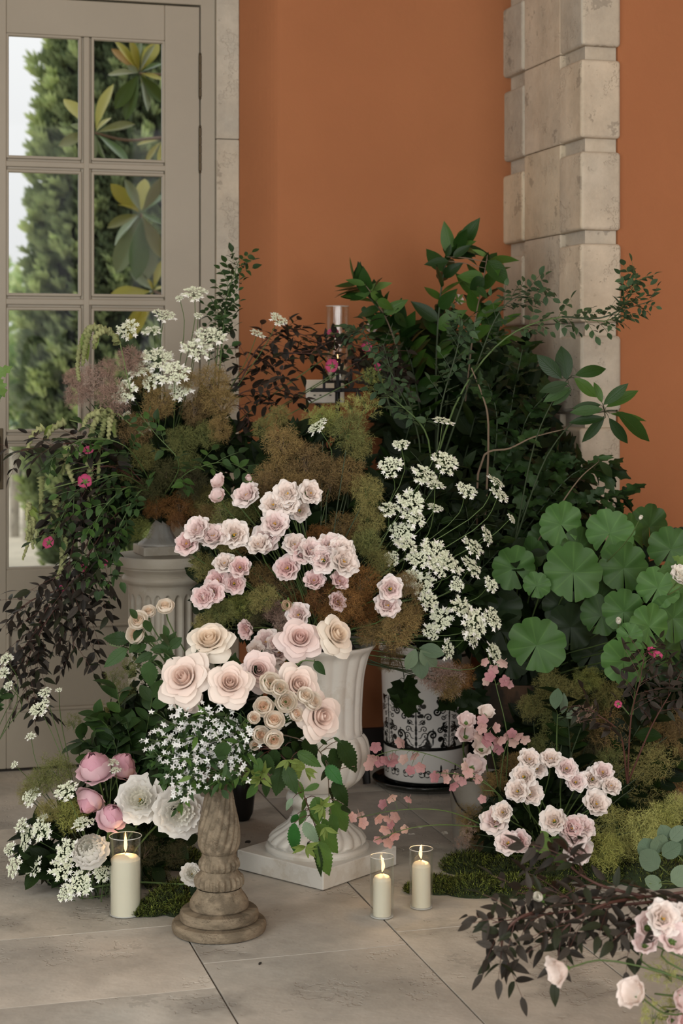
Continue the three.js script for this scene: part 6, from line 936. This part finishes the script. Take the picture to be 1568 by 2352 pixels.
const ol = [
  [[1100, 1350, 5.7], [1150, 1080, 5.6], [1180, 900, 5.55], [1200, 800, 5.55]], [[1100, 1350, 5.7], [1180, 1100, 5.6], [1210, 960, 5.5], [1260, 900, 5.5]], [[1100, 1350, 5.7], [1130, 1100, 5.6], [1140, 950, 5.55], [1120, 880, 5.55]], [[1100, 1400, 5.7], [1220, 1200, 5.55], [1330, 1080, 5.5], [1400, 1080, 5.5]],
  [[1100, 1400, 5.7], [1250, 1220, 5.55], [1360, 1150, 5.5], [1440, 1140, 5.5]], [[1100, 1400, 5.7], [1180, 1220, 5.55], [1240, 1100, 5.5], [1290, 1040, 5.5]], [[1100, 1400, 5.7], [1140, 1200, 5.6], [1160, 1080, 5.55], [1200, 1040, 5.55]], [[1100, 1400, 5.7], [1230, 1280, 5.6], [1330, 1220, 5.55], [1400, 1180, 5.55]], [[1100, 1400, 5.7], [1160, 1260, 5.6], [1220, 1180, 5.55], [1290, 1150, 5.55]]];
ol.forEach((pts, i) => branch({ name: 'oak_leaf_branch', label: ranked(ol.map((q) => q[3]), 'branch of dark lobed leaves before the stone pier')[i], group: 'lobed leaf branches', pts, n: 22, leaf: LEAF.lobed, mats: [...GREEN.mid.slice(0, 2), GREEN.deep[2], GREEN.deep[0]], size: [44, 66], from: 0.4, stem: mStemDark, droop: 0.25, r0: 0.0035, out: [0.7, 1.4] }));
for (const [label, pts] of [['bare pale twig crossing the dark lobed leaves', [[1100, 1400, 5.6], [1112, 1045, 5.42], [1170, 1030, 5.4], [1222, 1005, 5.4], [1300, 985, 5.4]]], ['bare forked twig left of the lobed leaves', [[1100, 1400, 5.6], [1120, 960, 5.45], [1108, 910, 5.45], [1082, 845, 5.45]]]]) branch({ name: 'bare_twig', label, cat: 'twig', pts, n: 6, leaf: LEAF.lobed, mats: GREEN.mid, size: [26, 36], from: 0.5, stem: mTwig, r0: 0.004, r1: 0.002 });
// rosettes of long glossy leaves at the right
branch({ name: 'rosette_branch', label: 'upper rosette of long pointed leaves before the stone pier', pts: [[1180, 1250, 5.5], [1230, 1010, 5.4], [1270, 920, 5.36], [1302, 872, 5.34]], d: 5.32, n: 0, leaf: LEAF.rosette, tones: [...GREEN.glossy, ...GREEN.mid], stem: mStemDark, leaves: [[1302, 872, 1288, 797, 0, 1.5], [1290, 870, 1236, 818, 0, 1.3], [1305, 880, 1240, 895, 4, 1], [1310, 890, 1250, 920, 5, 1], [1320, 862, 1392, 842, 1, 1], [1318, 868, 1370, 910, 2, 1.2], [1312, 895, 1270, 930, 5, 0.9]] });
branch({ name: 'rosette_branch', label: 'lower rosette of long pointed leaves over the orange wall', pts: [[1180, 1250, 5.5], [1260, 1040, 5.42], [1330, 960, 5.36], [1388, 945, 5.34]], d: 5.32, n: 0, leaf: LEAF.rosette, tones: [...GREEN.glossy, ...GREEN.mid], stem: mStemDark, leaves: [[1385, 930, 1440, 883, 1, 1], [1392, 935, 1463, 896, 2, 0.9], [1415, 945, 1494, 1008, 1, 1.1], [1398, 960, 1440, 1018, 0, 1], [1388, 955, 1340, 1015, 0, 0.9], [1385, 940, 1312, 945, 5, 1], [1380, 930, 1318, 935, 4, 1], [1382, 925, 1368, 880, 2, 1], [1400, 950, 1488, 960, 2, 0.4], [1390, 960, 1310, 968, 0, 0.8]] });
branch({ name: 'rosette_branch', label: 'small pair of pointed leaves low beside the orange wall', pts: [[1230, 1250, 5.5], [1330, 1100, 5.45], [1375, 1060, 5.44]], d: 5.43, n: 0, leaf: LEAF.rosette, mats: GREEN.mid, stem: mTwig, leaves: [[1375, 1060, 1412, 1095, 0, 1], [1372, 1052, 1408, 1050, 0, 0.8]] });
// geranium in the tub: round scalloped leaves
const gLeaf = (seed, open) => { reseed(seed); const nL = 8, ph = rr(0, 6), ph2 = rr(0, 6); return gridGeo(96, 8, (u, v) => { const a0 = (u - 0.5) * 2 * Math.PI * open, f = Math.abs(Math.cos(u * nL * Math.PI)), vein = Math.pow(f, 40), r = v * (0.89 + 0.11 * Math.pow(f, 0.5) * v) * (1 + 0.014 * v * Math.sin(u * 96)) * (0.9 + 0.10 * Math.sin(Math.PI * u)) * (1 + 0.05 * Math.sin(a0 * 2 + ph2)); const z = 0.11 * Math.pow(v, 2) * Math.sin(a0 * 2 + ph) + 0.06 * Math.pow(v, 2) * Math.sin(a0 * 5 + ph2) + 0.16 * v * (1 - 0.6 * v) + 0.010 * v * Math.sqrt(Math.max(0, 1 - vein)) + 0.026 * v * v * v * Math.sin(u * 50 + ph) + 0.02 * v * v * Math.sin(u * 29 + ph2); return [Math.sin(a0) * r, Math.cos(a0) * r, z]; }, (u, v) => { const w = Math.pow(Math.abs(Math.cos(u * nL * Math.PI)), 60) * (1 - v * 0.4) * smooth(0.02, 0.15, v), k = 0.95 + 0.08 * Math.sin(u * 23 + v * 7 + seed); return [k * (1 + 0.55 * w), k * (1 + 0.4 * w), k * (1 + 0.5 * w)]; }); };
const GL = [gLeaf(501, 0.985), gLeaf(502, 0.97), gLeaf(503, 0.95)];
const GM = ['#3a5a29', '#314c22', '#456932', '#1e3015'].map((c) => leafMat(c, { vertexColors: true, roughness: 0.5, transmission: 0.1 }));  // the last, darkest green has the shade of inner leaves put into it
{
  const b = SO.tub.clone(), t = thing('potted_geranium', 'geranium with large round scalloped leaves growing from the rusty tub', 'plant', b);
  // centre x, y, radius px, depth, facing [x, y, z], tone
  const L = [[1316, 1315, 64, 5.2, [-0.05, 0.35, 1], 0], [1232, 1482, 62, 5.15, [0, 0.1, 1], 0], [1180, 1305, 48, 5.3, [-0.3, 0.3, 1], 0], [1432, 1305, 56, 5.3, [0.1, 0.55, 0.8], 0], [1400, 1225, 52, 5.4, [0.1, 0.7, 0.7], 2], [1445, 1228, 44, 5.45, [0.3, 0.6, 0.7], 0], [1490, 1210, 48, 5.5, [0.3, 0.5, 0.8], 1], [1540, 1262, 50, 5.4, [0.2, 0.5, 0.8], 0], [1288, 1205, 48, 5.45, [-0.2, 0.5, 0.8], 2], [1432, 1405, 48, 5.2, [0, 0.5, 0.85], 0], [1380, 1415, 46, 5.25, [-0.4, 0.2, 0.9], 1], [1490, 1440, 48, 5.15, [0, 0.5, 0.85], 2], [1545, 1420, 54, 5.2, [0.2, 0.55, 0.8], 0], [1510, 1350, 46, 5.2, [0.1, 0.5, 0.85], 2], [1555, 1360, 44, 5.25, [0.2, 0.5, 0.85], 2], [1432, 1520, 52, 5.05, [0.15, 0.1, 1], 2], [1145, 1395, 50, 5.4, [-0.2, 0.3, 0.9], 3], [1150, 1450, 44, 5.4, [-0.2, 0.1, 0.9], 3], [1380, 1370, 40, 5.35, [0.2, 0.4, 0.8], 1], [1232, 1345, 30, 5.2, [-0.3, 0.2, 0.9], 0], [1330, 1260, 44, 5.45, [0, 0.6, 0.7], 1], [1310, 1440, 50, 5.4, [0, 0.3, 0.9], 3], [1360, 1500, 46, 5.45, [0.1, 0.3, 0.9], 3], [1250, 1240, 40, 5.5, [-0.2, 0.5, 0.8], 1], [1220, 1270, 34, 5.4, [-0.4, 0.4, 0.8], 1], [1445, 1460, 28, 5.12, [0, 0.6, 0.8], 2], [1530, 1490, 40, 5.3, [0.2, 0.4, 0.8], 1], [1290, 1395, 44, 5.42, [0, 0.3, 0.9], 3], [1170, 1520, 40, 5.5, [0, 0.3, 0.9], 3], [1390, 1290, 36, 5.5, [0, 0.5, 0.8], 3]];
  reseed(5105);
  L.forEach(([x, y, r, d, n, k], i) => {
    const c = at(x, y, d).sub(b), N = V(...n).normalize(), s = r * 1.12 * d / FPX, hub = c.clone().addScaledVector(N, -0.004);
    const m = part(t, 'leaf', GL[i % 3], GM[k]), up = V(Math.sin(i * 2.1) * 0.7, 1, 0); placeLeaf(m, c, up, N, s);
    part(t, 'leaf_stalk', tube([V(rr(-0.05, 0.05), 0, rr(-0.05, 0.05)), V(c.x * 0.45, Math.max(0.03, c.y * 0.4), c.z * 0.35 - 0.05), hub.clone().addScaledVector(N, -0.06), hub], 0.003, 0.0022, 5, 10), mStem);
  });
  // leaves deep inside, shade put into their darkest green
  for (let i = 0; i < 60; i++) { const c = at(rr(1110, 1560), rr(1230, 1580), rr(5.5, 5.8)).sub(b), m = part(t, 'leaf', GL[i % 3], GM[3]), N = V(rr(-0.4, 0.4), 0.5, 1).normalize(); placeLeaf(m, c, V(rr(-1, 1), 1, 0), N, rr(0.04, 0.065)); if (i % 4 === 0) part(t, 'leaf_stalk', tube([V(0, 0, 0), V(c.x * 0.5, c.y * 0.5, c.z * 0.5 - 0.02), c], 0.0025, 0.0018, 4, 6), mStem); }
}
blooms('geranium_bud', 'bud', 'flower', 'geranium buds', 'white geranium bud above the round leaves', [[1420, 1428, 9], [1470, 1190, 6]], 5.1, SO.tub, [1400, 1500], { pal: 'white', spread: 0.02, cal: 0.6 });

// ---- 6. right floor group ---------------------------------------------------------------
reseed(6006);
const sR = J(1260, 1990, 5.05).setY(0.02);
plumes('olive smoke bush plume in the upper row under the geranium', [[1262, 1572, 48], [1302, 1602, 54], [1352, 1560, 44, , 'lime'], [1392, 1602, 50], [1222, 1622, 40], [1282, 1655, 56]], 5.3, 'olive', sR);
plumes('brownish smoke bush plume in the middle row right of the larkspur', [[1342, 1660, 62, , 'olive'], [1402, 1682, 66], [1462, 1702, 66, , 'olive'], [1522, 1692, 58], [1252, 1722, 46, , 'olive'], [1302, 1732, 56, , 'olive'], [1562, 1662, 46]], 5.25, 'brown', sR);
plumes('olive smoke bush plume in the lower row at the right edge', [[1502, 1752, 66], [1442, 1762, 58], [1545, 1800, 58, , 'brown'], [1482, 1832, 58], [1545, 1740, 48, , 'brown'], [1400, 1750, 50], [1370, 1720, 46, , 'dark']], 5.2, 'olive', sR);
plumes('lime green smoke bush plume over the dark rose branch', [[1422, 1902, 66], [1482, 1902, 62], [1382, 1952, 56], [1442, 1972, 58], [1522, 1882, 54], [1560, 1852, 48], [1412, 2012, 44], [1470, 2010, 44]], 4.95, 'lime', sR);
plumes('dull brown smoke bush plume behind the pale lisianthus', [[1182, 1762, 42], [1132, 1802, 42], [1082, 1882, 46], [1112, 1932, 48], [1142, 1982, 44], [1160, 1850, 38, , 'dark'], [1200, 1960, 40, , 'dark']], 5.15, 'brown', sR);
plumes('greyish pink seed plume between geranium and larkspur', [[1342, 1640, 34], [1075, 1910, 26], [1060, 1935, 24]], 5.05, 'pink', sR, { airy: true });
blooms('lisianthus', 'lisi', 'flower', 'pale pink lisianthus', 'cream lisianthus in the upper left of the right floor group', [[1215, 1746, 22], [1233, 1766, 20], [1264, 1745, 22], [1203, 1784, 24], [1188, 1817, 24], [1216, 1822, 24]], 4.9, sR, [1230, 1900], { pal: 'lisiwhite' });
blooms('lisianthus', 'lisi', 'flower', 'pale pink lisianthus', 'pink lisianthus in the upper right of the right floor group', [[1300, 1766, 22], [1322, 1796, 20], [1360, 1790, 22, 'lisi', 'lisiwhite'], [1384, 1775, 22], [1402, 1806, 20, 'lisi', 'lisiwhite'], [1368, 1846, 26, 'lisi', 'lisiwhite']], 4.9, sR, [1320, 1900], { pal: 'lisi' });
blooms('lisianthus', 'lisi', 'flower', 'pale pink lisianthus', 'blush lisianthus at the lower left of the right floor group', [[1138, 1886, 28, 'lisi', 'lisi'], [1155, 1866, 20, 'lisi', 'lisiwhite'], [1166, 1937, 24], [1190, 1932, 22, 'lisi', 'lisipink']], 4.85, sR, [1220, 1980], { pal: 'lisi' });
blooms('lisianthus', 'lisi', 'flower', 'pale pink lisianthus', 'blush lisianthus at the lower right of the right floor group', [[1272, 1886, 26, 'lisi', 'lisiwhite'], [1312, 1903, 24, 'lisi', 'lisipink'], [1318, 1922, 28], [1338, 1900, 24], [1325, 1950, 30]], 4.85, sR, [1290, 1980], { pal: 'lisi' });
blooms('lisianthus', 'cup', 'flower', 'pale pink lisianthus', 'blush lisianthus in the upright row beside the zinc bucket', [[1070, 1658, 22], [1070, 1690, 24], [1115, 1640, 20, 'cup', 'lisiwhite'], [1105, 1720, 24, 'cup', 'lisiwhite'], [1085, 1762, 28, 'cup', 'lisi']], 5.1, SO.zinc, [1100, 1850], { pal: 'lisi', vertical: true });
const rightFill = [[[1260, 1990], [1200, 1900], [1180, 1800]], [[1260, 1990], [1280, 1880], [1290, 1780]], [[1260, 1990], [1330, 1900], [1360, 1800]], [[1260, 1990], [1180, 1960], [1110, 1900]], [[1260, 1990], [1380, 1900], [1460, 1800]], [[1260, 1990], [1250, 1900], [1240, 1830]], [[1260, 1990], [1420, 1940], [1520, 1880]], [[1260, 1990], [1320, 1960], [1350, 1900]], [[1260, 1990], [1220, 1960], [1200, 1920]], [[1300, 1950], [1400, 1780], [1480, 1650]], [[1300, 1950], [1310, 1760], [1300, 1600]], [[1300, 1950], [1450, 1850], [1550, 1750]]];
rightFill.forEach((p, i) => branch({ name: 'foliage_spray', label: ranked(rightFill.slice(0, 9).map((q) => q[2]), 'dark leafy spray inside the right floor group')[i] || ['dark spray behind the dark rose twig with pink bud', 'dark spray under the middle of the geranium', 'dark spray at the right edge below the geranium'][i - 9], group: 'foliage of the right floor group', pts: p.map((q, k) => [...q, 5.22 - k * 0.03]), n: 34, from: 0.1, leaf: LEAF.oval, mats: GREEN.deep, size: [46, 72], droop: 0.2, out: [0.7, 1.6] }));
branch({ name: 'green_leaf_branch', label: 'bright ruffled green leaves below the lower right lisianthus', pts: [[1270, 2000, 4.9], [1265, 1960, 4.8], [1255, 1930, 4.78]], d: 4.78, n: 0, leaf: LEAF.hornbeam, mats: GREEN.fresh, leaves: [[1260, 1925, 1225, 1965, 0, 1.6], [1262, 1925, 1290, 1965, 0, 1.6], [1258, 1930, 1262, 1985, 0, 1.4], [1258, 1925, 1240, 1905, 0, 1.3], [1270, 1960, 1300, 1985, 0, 1.2]], stem: mStem });
branch({ name: 'grey_leaf_sprig', label: 'grey green upright leaves under the scalloped geranium leaf', pts: [[1280, 1900, 5.2], [1278, 1700, 5.12], [1280, 1640, 5.1]], d: 5.08, n: 0, leaf: LEAF.oval, mats: GREEN.grey, leaves: [[1275, 1630, 1278, 1580, 0, 1], [1290, 1640, 1300, 1600, 0, 0.8], [1300, 1650, 1330, 1625, 0, 1]], stem: mStem });
const roundB = [[[1640, 2040, 4.5], [1540, 2010, 4.45], [1480, 1950, 4.42]], [[1640, 2040, 4.5], [1570, 1980, 4.45], [1530, 1930, 4.42]], [[1640, 2040, 4.5], [1540, 2030, 4.45], [1490, 2030, 4.42]]];
const roundL = [[[1500, 1975, 1478, 1925, 0, 1.2], [1505, 1960, 1520, 1915, 0, 1], [1512, 1995, 1470, 1955, 0, 1], [1520, 1965, 1560, 1940, 0, 1]], [[1540, 1930, 1568, 1900, 0, 1], [1535, 1935, 1520, 1900, 0, 1], [1550, 1960, 1580, 1930, 0, 1]], [[1520, 2035, 1480, 2020, 0, 1], [1540, 2025, 1590, 2000, 0, 1]]];
roundB.forEach((pts, i) => branch({ name: 'round_leaf_branch', label: ['left grey green round leaved sprig at the right picture edge', 'upper grey green round leaved sprig at the right picture edge', 'lowest grey green round leaved sprig above the dark rose branch'][i], pts, d: 4.4, n: 0, leaf: LEAF.round, mats: GREEN.grey, leaves: roundL[i], stem: mStemLime }));
// larkspur
reseed(6106);
const LK = [
  ['salmon larkspur spike crossing in front of the damask planter', 4.95, [[1180, 1880, 5.0], [1120, 1800, 4.97], [1020, 1745, 4.95], [920, 1722, 4.93], [850, 1740, 4.92]], [[862, 1715], [855, 1740], [868, 1750], [885, 1745], [900, 1750], [920, 1705], [928, 1745], [950, 1735], [942, 1770], [965, 1762], [905, 1738], [848, 1758]]],
  ['salmon larkspur spike in the middle, left of the zinc bucket', 4.9, [[1190, 1890, 4.95], [1130, 1810, 4.92], [1060, 1780, 4.9], [1000, 1775, 4.9]], [[1000, 1785], [1025, 1790], [1045, 1785], [1062, 1795], [1020, 1775], [1075, 1775], [1068, 1760], [1098, 1790], [1040, 1805]]],
  ['pink larkspur floret spray low over the floor, upper stem', 4.8, [[1120, 1900, 4.9], [1020, 1862, 4.82], [920, 1860, 4.8], [810, 1880, 4.8]], [[808, 1878], [825, 1870], [832, 1890], [868, 1880], [880, 1848], [938, 1835], [908, 1875], [898, 1832]]],
  ['pink larkspur floret spray low over the floor, lower stem', 4.78, [[1120, 1900, 4.9], [1000, 1895, 4.8], [930, 1905, 4.78], [860, 1930, 4.78]], [[930, 1905], [898, 1895], [905, 1920], [892, 1935], [868, 1928], [885, 1905], [890, 1880]]],
  ['upright pink larkspur spike beside the upright lisianthus row', 5.05, [[1150, 1900, 5.1], [1140, 1780, 5.06], [1120, 1690, 5.05], [1110, 1640, 5.05]], [[1105, 1672], [1125, 1690], [1140, 1700], [1115, 1705], [1145, 1720], [1100, 1690], [1138, 1672], [1108, 1655]]],
  ['pink larkspur spike leaning right above the pale lisianthus', 5.05, [[1150, 1900, 5.1], [1150, 1780, 5.06], [1170, 1700, 5.05], [1210, 1690, 5.05]], [[1175, 1685], [1190, 1690], [1205, 1698], [1178, 1705], [1165, 1690], [1150, 1700]]],
  ['tall pink larkspur spike beneath the lowest lace flower', 5.1, [[1150, 1900, 5.15], [1165, 1700, 5.12], [1140, 1580, 5.1], [1120, 1500, 5.1]], [[1112, 1520], [1155, 1522], [1125, 1555], [1132, 1540], [1160, 1565], [1170, 1570], [1118, 1565]]],
  ['single hanging pink larkspur floret below the salmon spike', 4.88, [[1180, 1880, 4.95], [1140, 1820, 4.9], [1108, 1815, 4.88]], [[1108, 1835], [1098, 1790]]],
];
LK.forEach(([label, d, pts, florets]) => larkspur({ label, group: 'larkspur spikes', d, pts, florets }));
// dark leaved rose twig at the right and the blurred one in front
for (const [label, pts, n, size] of [['dark leaved rose twig with a pink bud before the geranium', [[1440, 1800, 5.0], [1450, 1640, 4.95], [1470, 1560, 4.93], [1480, 1500, 4.93]], 16, [24, 34]], ['lower dark leaved rose twig before the olive plumes', [[1440, 1800, 5.0], [1420, 1680, 4.95], [1370, 1640, 4.93], [1345, 1620, 4.93]], 9, [22, 32]], ['dark leaved rose twig at the right edge under the geranium', [[1440, 1800, 5.0], [1500, 1660, 4.95], [1540, 1590, 4.93], [1565, 1540, 4.93]], 13, [24, 34]]]) branch({ name: 'purple_rose_branch', label, group: 'purple leaved rose branches', pts, n, compound: 5, leaf: LEAF.purple, mats: [GREEN.purple[2], GREEN.purple[3], GREEN.purple[0]], size, stem: mStemRed, from: 0.3, droop: 0.3 });
blooms('wild_rose', 'wild', 'flower', 'small pink wild roses', 'magenta rosebud on the dark twig before the geranium', [[1500, 1492, 12], [1512, 1504, 10], [1420, 1618, 8]], 4.9, J(1450, 1640, 4.95), [1450, 1600], { pal: 'wild', spread: 0.01, cal: 0.4 });
const front = [
  ['foreground purple rose branch crossing highest from the right edge', [[1700, 2030, 3.75], [1480, 2060, 3.72], [1300, 2060, 3.7], [1180, 2050, 3.7]], 16],
  ['foreground purple rose branch drooping lowest on the left', [[1700, 2050, 3.75], [1420, 2080, 3.7], [1250, 2100, 3.66], [1130, 2120, 3.66]], 13],
  ['foreground purple rose twig in the middle of the dark cluster', [[1480, 2060, 3.72], [1380, 2080, 3.66], [1310, 2120, 3.64], [1280, 2150, 3.64]], 10],
  ['foreground purple rose twig hanging at the right edge', [[1700, 2040, 3.75], [1560, 2070, 3.68], [1480, 2110, 3.64], [1430, 2150, 3.64]], 10],
  ['foreground purple rose twig rising over the lime plumes', [[1480, 2060, 3.72], [1370, 2030, 3.72], [1310, 1990, 3.72], [1290, 1960, 3.72]], 9],
  ['foreground purple rose twig with drooping single leaves', [[1250, 2090, 3.68], [1190, 2110, 3.64], [1155, 2150, 3.64], [1150, 2190, 3.64]], 5],
];
front.forEach(([label, pts, n]) => branch({ name: 'purple_rose_branch', label, group: 'purple leaved rose branches', pts, n, compound: 5, leaf: LEAF.purple, mats: [GREEN.purple[2], GREEN.purple[2], GREEN.purple[0], GREEN.purple[3]], size: [38, 54], stem: mStemRed, from: 0.2, droop: 0.45, r0: 0.004 }));
// sweet peas and pale roses at the lower right corner
const sF = J(1720, 2330, 3.6);
blooms('sweet_pea', 'cup', 'flower', 'pale foreground flowers', 'pale pink nodding flower on a long stem in the foreground', [[1290, 2228, 36, 'cup', 'lisiwhite', 3.5, [-0.8, -0.1, 0.4]], [1462, 2285, 40, 'cup', 'lisiwhite', 3.45, [-0.7, 0.5, 0.5]]], 3.5, sF, [1500, 2200], { pal: 'lisi', neck: 0.09 });
blooms('sweet_pea', 'cup', 'flower', 'pale foreground flowers', 'blurred pale bloom in the cluster at the right edge', [[1490, 2130, 36], [1520, 2110, 34, 'lisi', 'lisiwhite'], [1545, 2160, 38], [1480, 2170, 28], [1568, 2120, 36, 'lisi', 'lisiwhite'], [1560, 2290, 32], [1575, 2335, 40, 'cup', 'lisipink'], [1545, 2345, 22]], 3.55, sF, [1500, 2230], { pal: 'lisi' });
blooms('sweet_pea', 'cup', 'flower', 'pale foreground flowers', 'small white rosebud among the dark foreground leaves', [[1238, 2062, 14, 'bud'], [1535, 2090, 18]], 3.66, J(1480, 2062, 3.72), [1400, 2080], { pal: 'white', spread: 0.01 });
plumes('airy green foreground plume at the bottom right corner', [[1530, 2230, 60], [1560, 2300, 56], [1500, 2330, 50]], 3.6, 'lime', sF, { airy: true });
// right edge: light leaf with cream flower; left edge: vine leaf
branch({ name: 'lime_leaf_sprig', label: 'light green cut leaf sprig at the right edge over the geranium', pts: [[1640, 1300, 4.9], [1580, 1300, 4.85], [1540, 1310, 4.83]], d: 4.82, n: 0, leaf: LEAF.lobed, mats: GREEN.fresh, leaves: [[1560, 1300, 1510, 1310, 0, 1], [1570, 1305, 1545, 1345, 0, 1.2], [1575, 1295, 1545, 1275, 0, 1]], stem: mStemLime });
blooms('cream_flower', 'lisi', 'flower', null, 'cream flower cut by the right edge over the geranium', [[1562, 1325, 24]], 4.8, J(1640, 1300, 4.9), [1500, 1400], { pal: 'white', spread: 0.01 });
branch({ name: 'lime_leaf_sprig', label: 'green lobed leaf at the left picture edge before the glass', pts: [[-60, 900, 4.6], [-20, 870, 4.6], [5, 860, 4.6]], d: 4.6, n: 0, leaf: LEAF.lobed, mats: GREEN.fresh, leaves: [[-10, 865, 24, 840, 0, 1.2], [-8, 870, 10, 912, 0, 1.2], [-12, 880, -2, 920, 0, 1]], stem: mStem });

{ const pts = [[572, 1932, 0], [912, 1752, 1], [855, 1790, 1], [600, 2212, 0]], lb = ['dark curled leaf lying behind the baluster', 'brown leaf scrap on the paving before the damask planter', 'brown leaf scrap on the paving by the urn bowl', 'small dark scrap on the paving in front of the baluster']; reseed(67); pts.forEach(([x, y, k], i) => { const m = new THREE.Mesh(LEAF.oval[i % 2], k ? std('#5a3c20', { side: THREE.DoubleSide }) : std('#1d1a14', { side: THREE.DoubleSide })); m.name = numbered('fallen_leaf'); m.position.copy(onFloor(x, y)).setY(0.003); m.rotation.set(-1.5, 0, rr(0, 6)); m.scale.setScalar([0.03, 0.024, 0.018, 0.014][i]); tag(m, lb[i], 'leaf', 'fallen leaves on the paving'); m.castShadow = true; scene.add(m); }); }
// ---- moss and fallen petals -------------------------------------------------------------
function mossGeo(seed, list, n, hgt) { reseed(seed); const pos = [], nr = []; const c = list; for (let i = 0; i < n; i++) { const q = pick(c), a = rr(0, 6.28), r = Math.sqrt(rnd()), x = q[0] + Math.cos(a) * r * q[2], z = q[1] + Math.sin(a) * r * q[3], h0 = q[4] * Math.sqrt(Math.max(0, 1 - r * r)) * rr(0.6, 1), l = rr(0.5, 1) * hgt, d = V(Math.cos(a) * r * 0.9 + rr(-0.5, 0.5), rr(0.5, 1.1), Math.sin(a) * r * 0.9 + rr(-0.5, 0.5)).normalize(), w = rdir().cross(d).normalize().multiplyScalar(0.0011); const A = V(x, Math.max(0.001, h0), z), B = A.clone().addScaledVector(d, l * 0.5), C = B.clone().addScaledVector(d.clone().addScaledVector(rdir(), 0.7).normalize(), l * 0.5); const T3 = [A.clone().add(w), A.clone().sub(w), B, B.clone().add(w), B.clone().sub(w), C]; const nn = rdir(); nn.y = Math.abs(nn.y); for (const p of T3) { pos.push(p.x, p.y, p.z); nr.push(nn.x, nn.y, nn.z); } } const g = new THREE.BufferGeometry(); g.setAttribute('position', new THREE.Float32BufferAttribute(pos, 3)); g.setAttribute('normal', new THREE.Float32BufferAttribute(nr, 3)); g.setAttribute('uv', new THREE.Float32BufferAttribute(new Float32Array(pos.length / 3 * 2), 2)); return g; }
const mMoss = [std('#5a6924', { side: THREE.DoubleSide, roughness: 0.95 }), std('#7d8636', { side: THREE.DoubleSide, roughness: 0.95 })];
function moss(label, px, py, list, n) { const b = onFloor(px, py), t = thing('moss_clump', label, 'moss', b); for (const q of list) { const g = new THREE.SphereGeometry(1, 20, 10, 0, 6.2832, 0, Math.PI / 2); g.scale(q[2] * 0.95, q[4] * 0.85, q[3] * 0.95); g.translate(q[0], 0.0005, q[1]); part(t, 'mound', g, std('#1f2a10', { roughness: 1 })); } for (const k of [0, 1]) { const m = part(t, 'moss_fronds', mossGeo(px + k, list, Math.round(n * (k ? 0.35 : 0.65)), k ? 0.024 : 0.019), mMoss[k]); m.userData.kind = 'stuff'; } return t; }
moss('ragged green moss clump between the wide candle and the baluster', 385, 2090, [[0, 0, 0.06, 0.05, 0.06], [-0.045, 0.03, 0.045, 0.035, 0.03], [0.03, -0.03, 0.05, 0.05, 0.07], [-0.075, 0.045, 0.025, 0.02, 0.015], [0.03, 0.035, 0.035, 0.03, 0.035]], 9000);
moss('flat moss bed behind the pair of narrow candles', 1090, 2050, [[-0.1, -0.02, 0.06, 0.05, 0.035], [0, 0, 0.09, 0.06, 0.045], [0.11, 0.0, 0.08, 0.06, 0.045], [-0.16, 0.0, 0.03, 0.03, 0.02], [0.2, 0.02, 0.07, 0.05, 0.04]], 12000);
moss('dark moss mound under the right floor group', 1270, 2010, [[0, 0, 0.1, 0.08, 0.06], [0.13, 0.03, 0.09, 0.08, 0.06], [-0.12, -0.02, 0.1, 0.07, 0.05], [0.28, 0.05, 0.12, 0.09, 0.07], [-0.24, -0.05, 0.08, 0.06, 0.05]], 9000);
moss('dark moss mound under the peonies at the left', 235, 2000, [[0, -0.06, 0.12, 0.08, 0.06], [0.12, -0.06, 0.1, 0.07, 0.06], [-0.12, -0.04, 0.1, 0.06, 0.05], [0.23, -0.05, 0.06, 0.06, 0.05]], 8000);
{ const pt = [[950, 1950], [935, 1915], [1070, 1955], [928, 1952], [1040, 1965], [1078, 1980], [972, 1900], [1010, 1915]], lb = ranked(pt, 'fallen white petal on the paving behind the narrow candles'); reseed(66); const g = petalGeo({ R: 0.012, H: 0.012, ro: 1.2, dw: 0.7, nu: 5, nv: 4 }); pt.forEach(([x, y], i) => { const m = new THREE.Mesh(g, PET.white[0]); m.name = numbered('fallen_petal'); m.position.copy(onFloor(x, y)); m.position.y = 0.004; m.rotation.set(1.35, rr(0, 6), rr(0, 6)); m.scale.setScalar(rr(0.8, 1.4)); tag(m, lb[i], 'petal', 'fallen petals on the paving'); m.castShadow = true; scene.add(m); }); }
renderer.render(scene, camera);
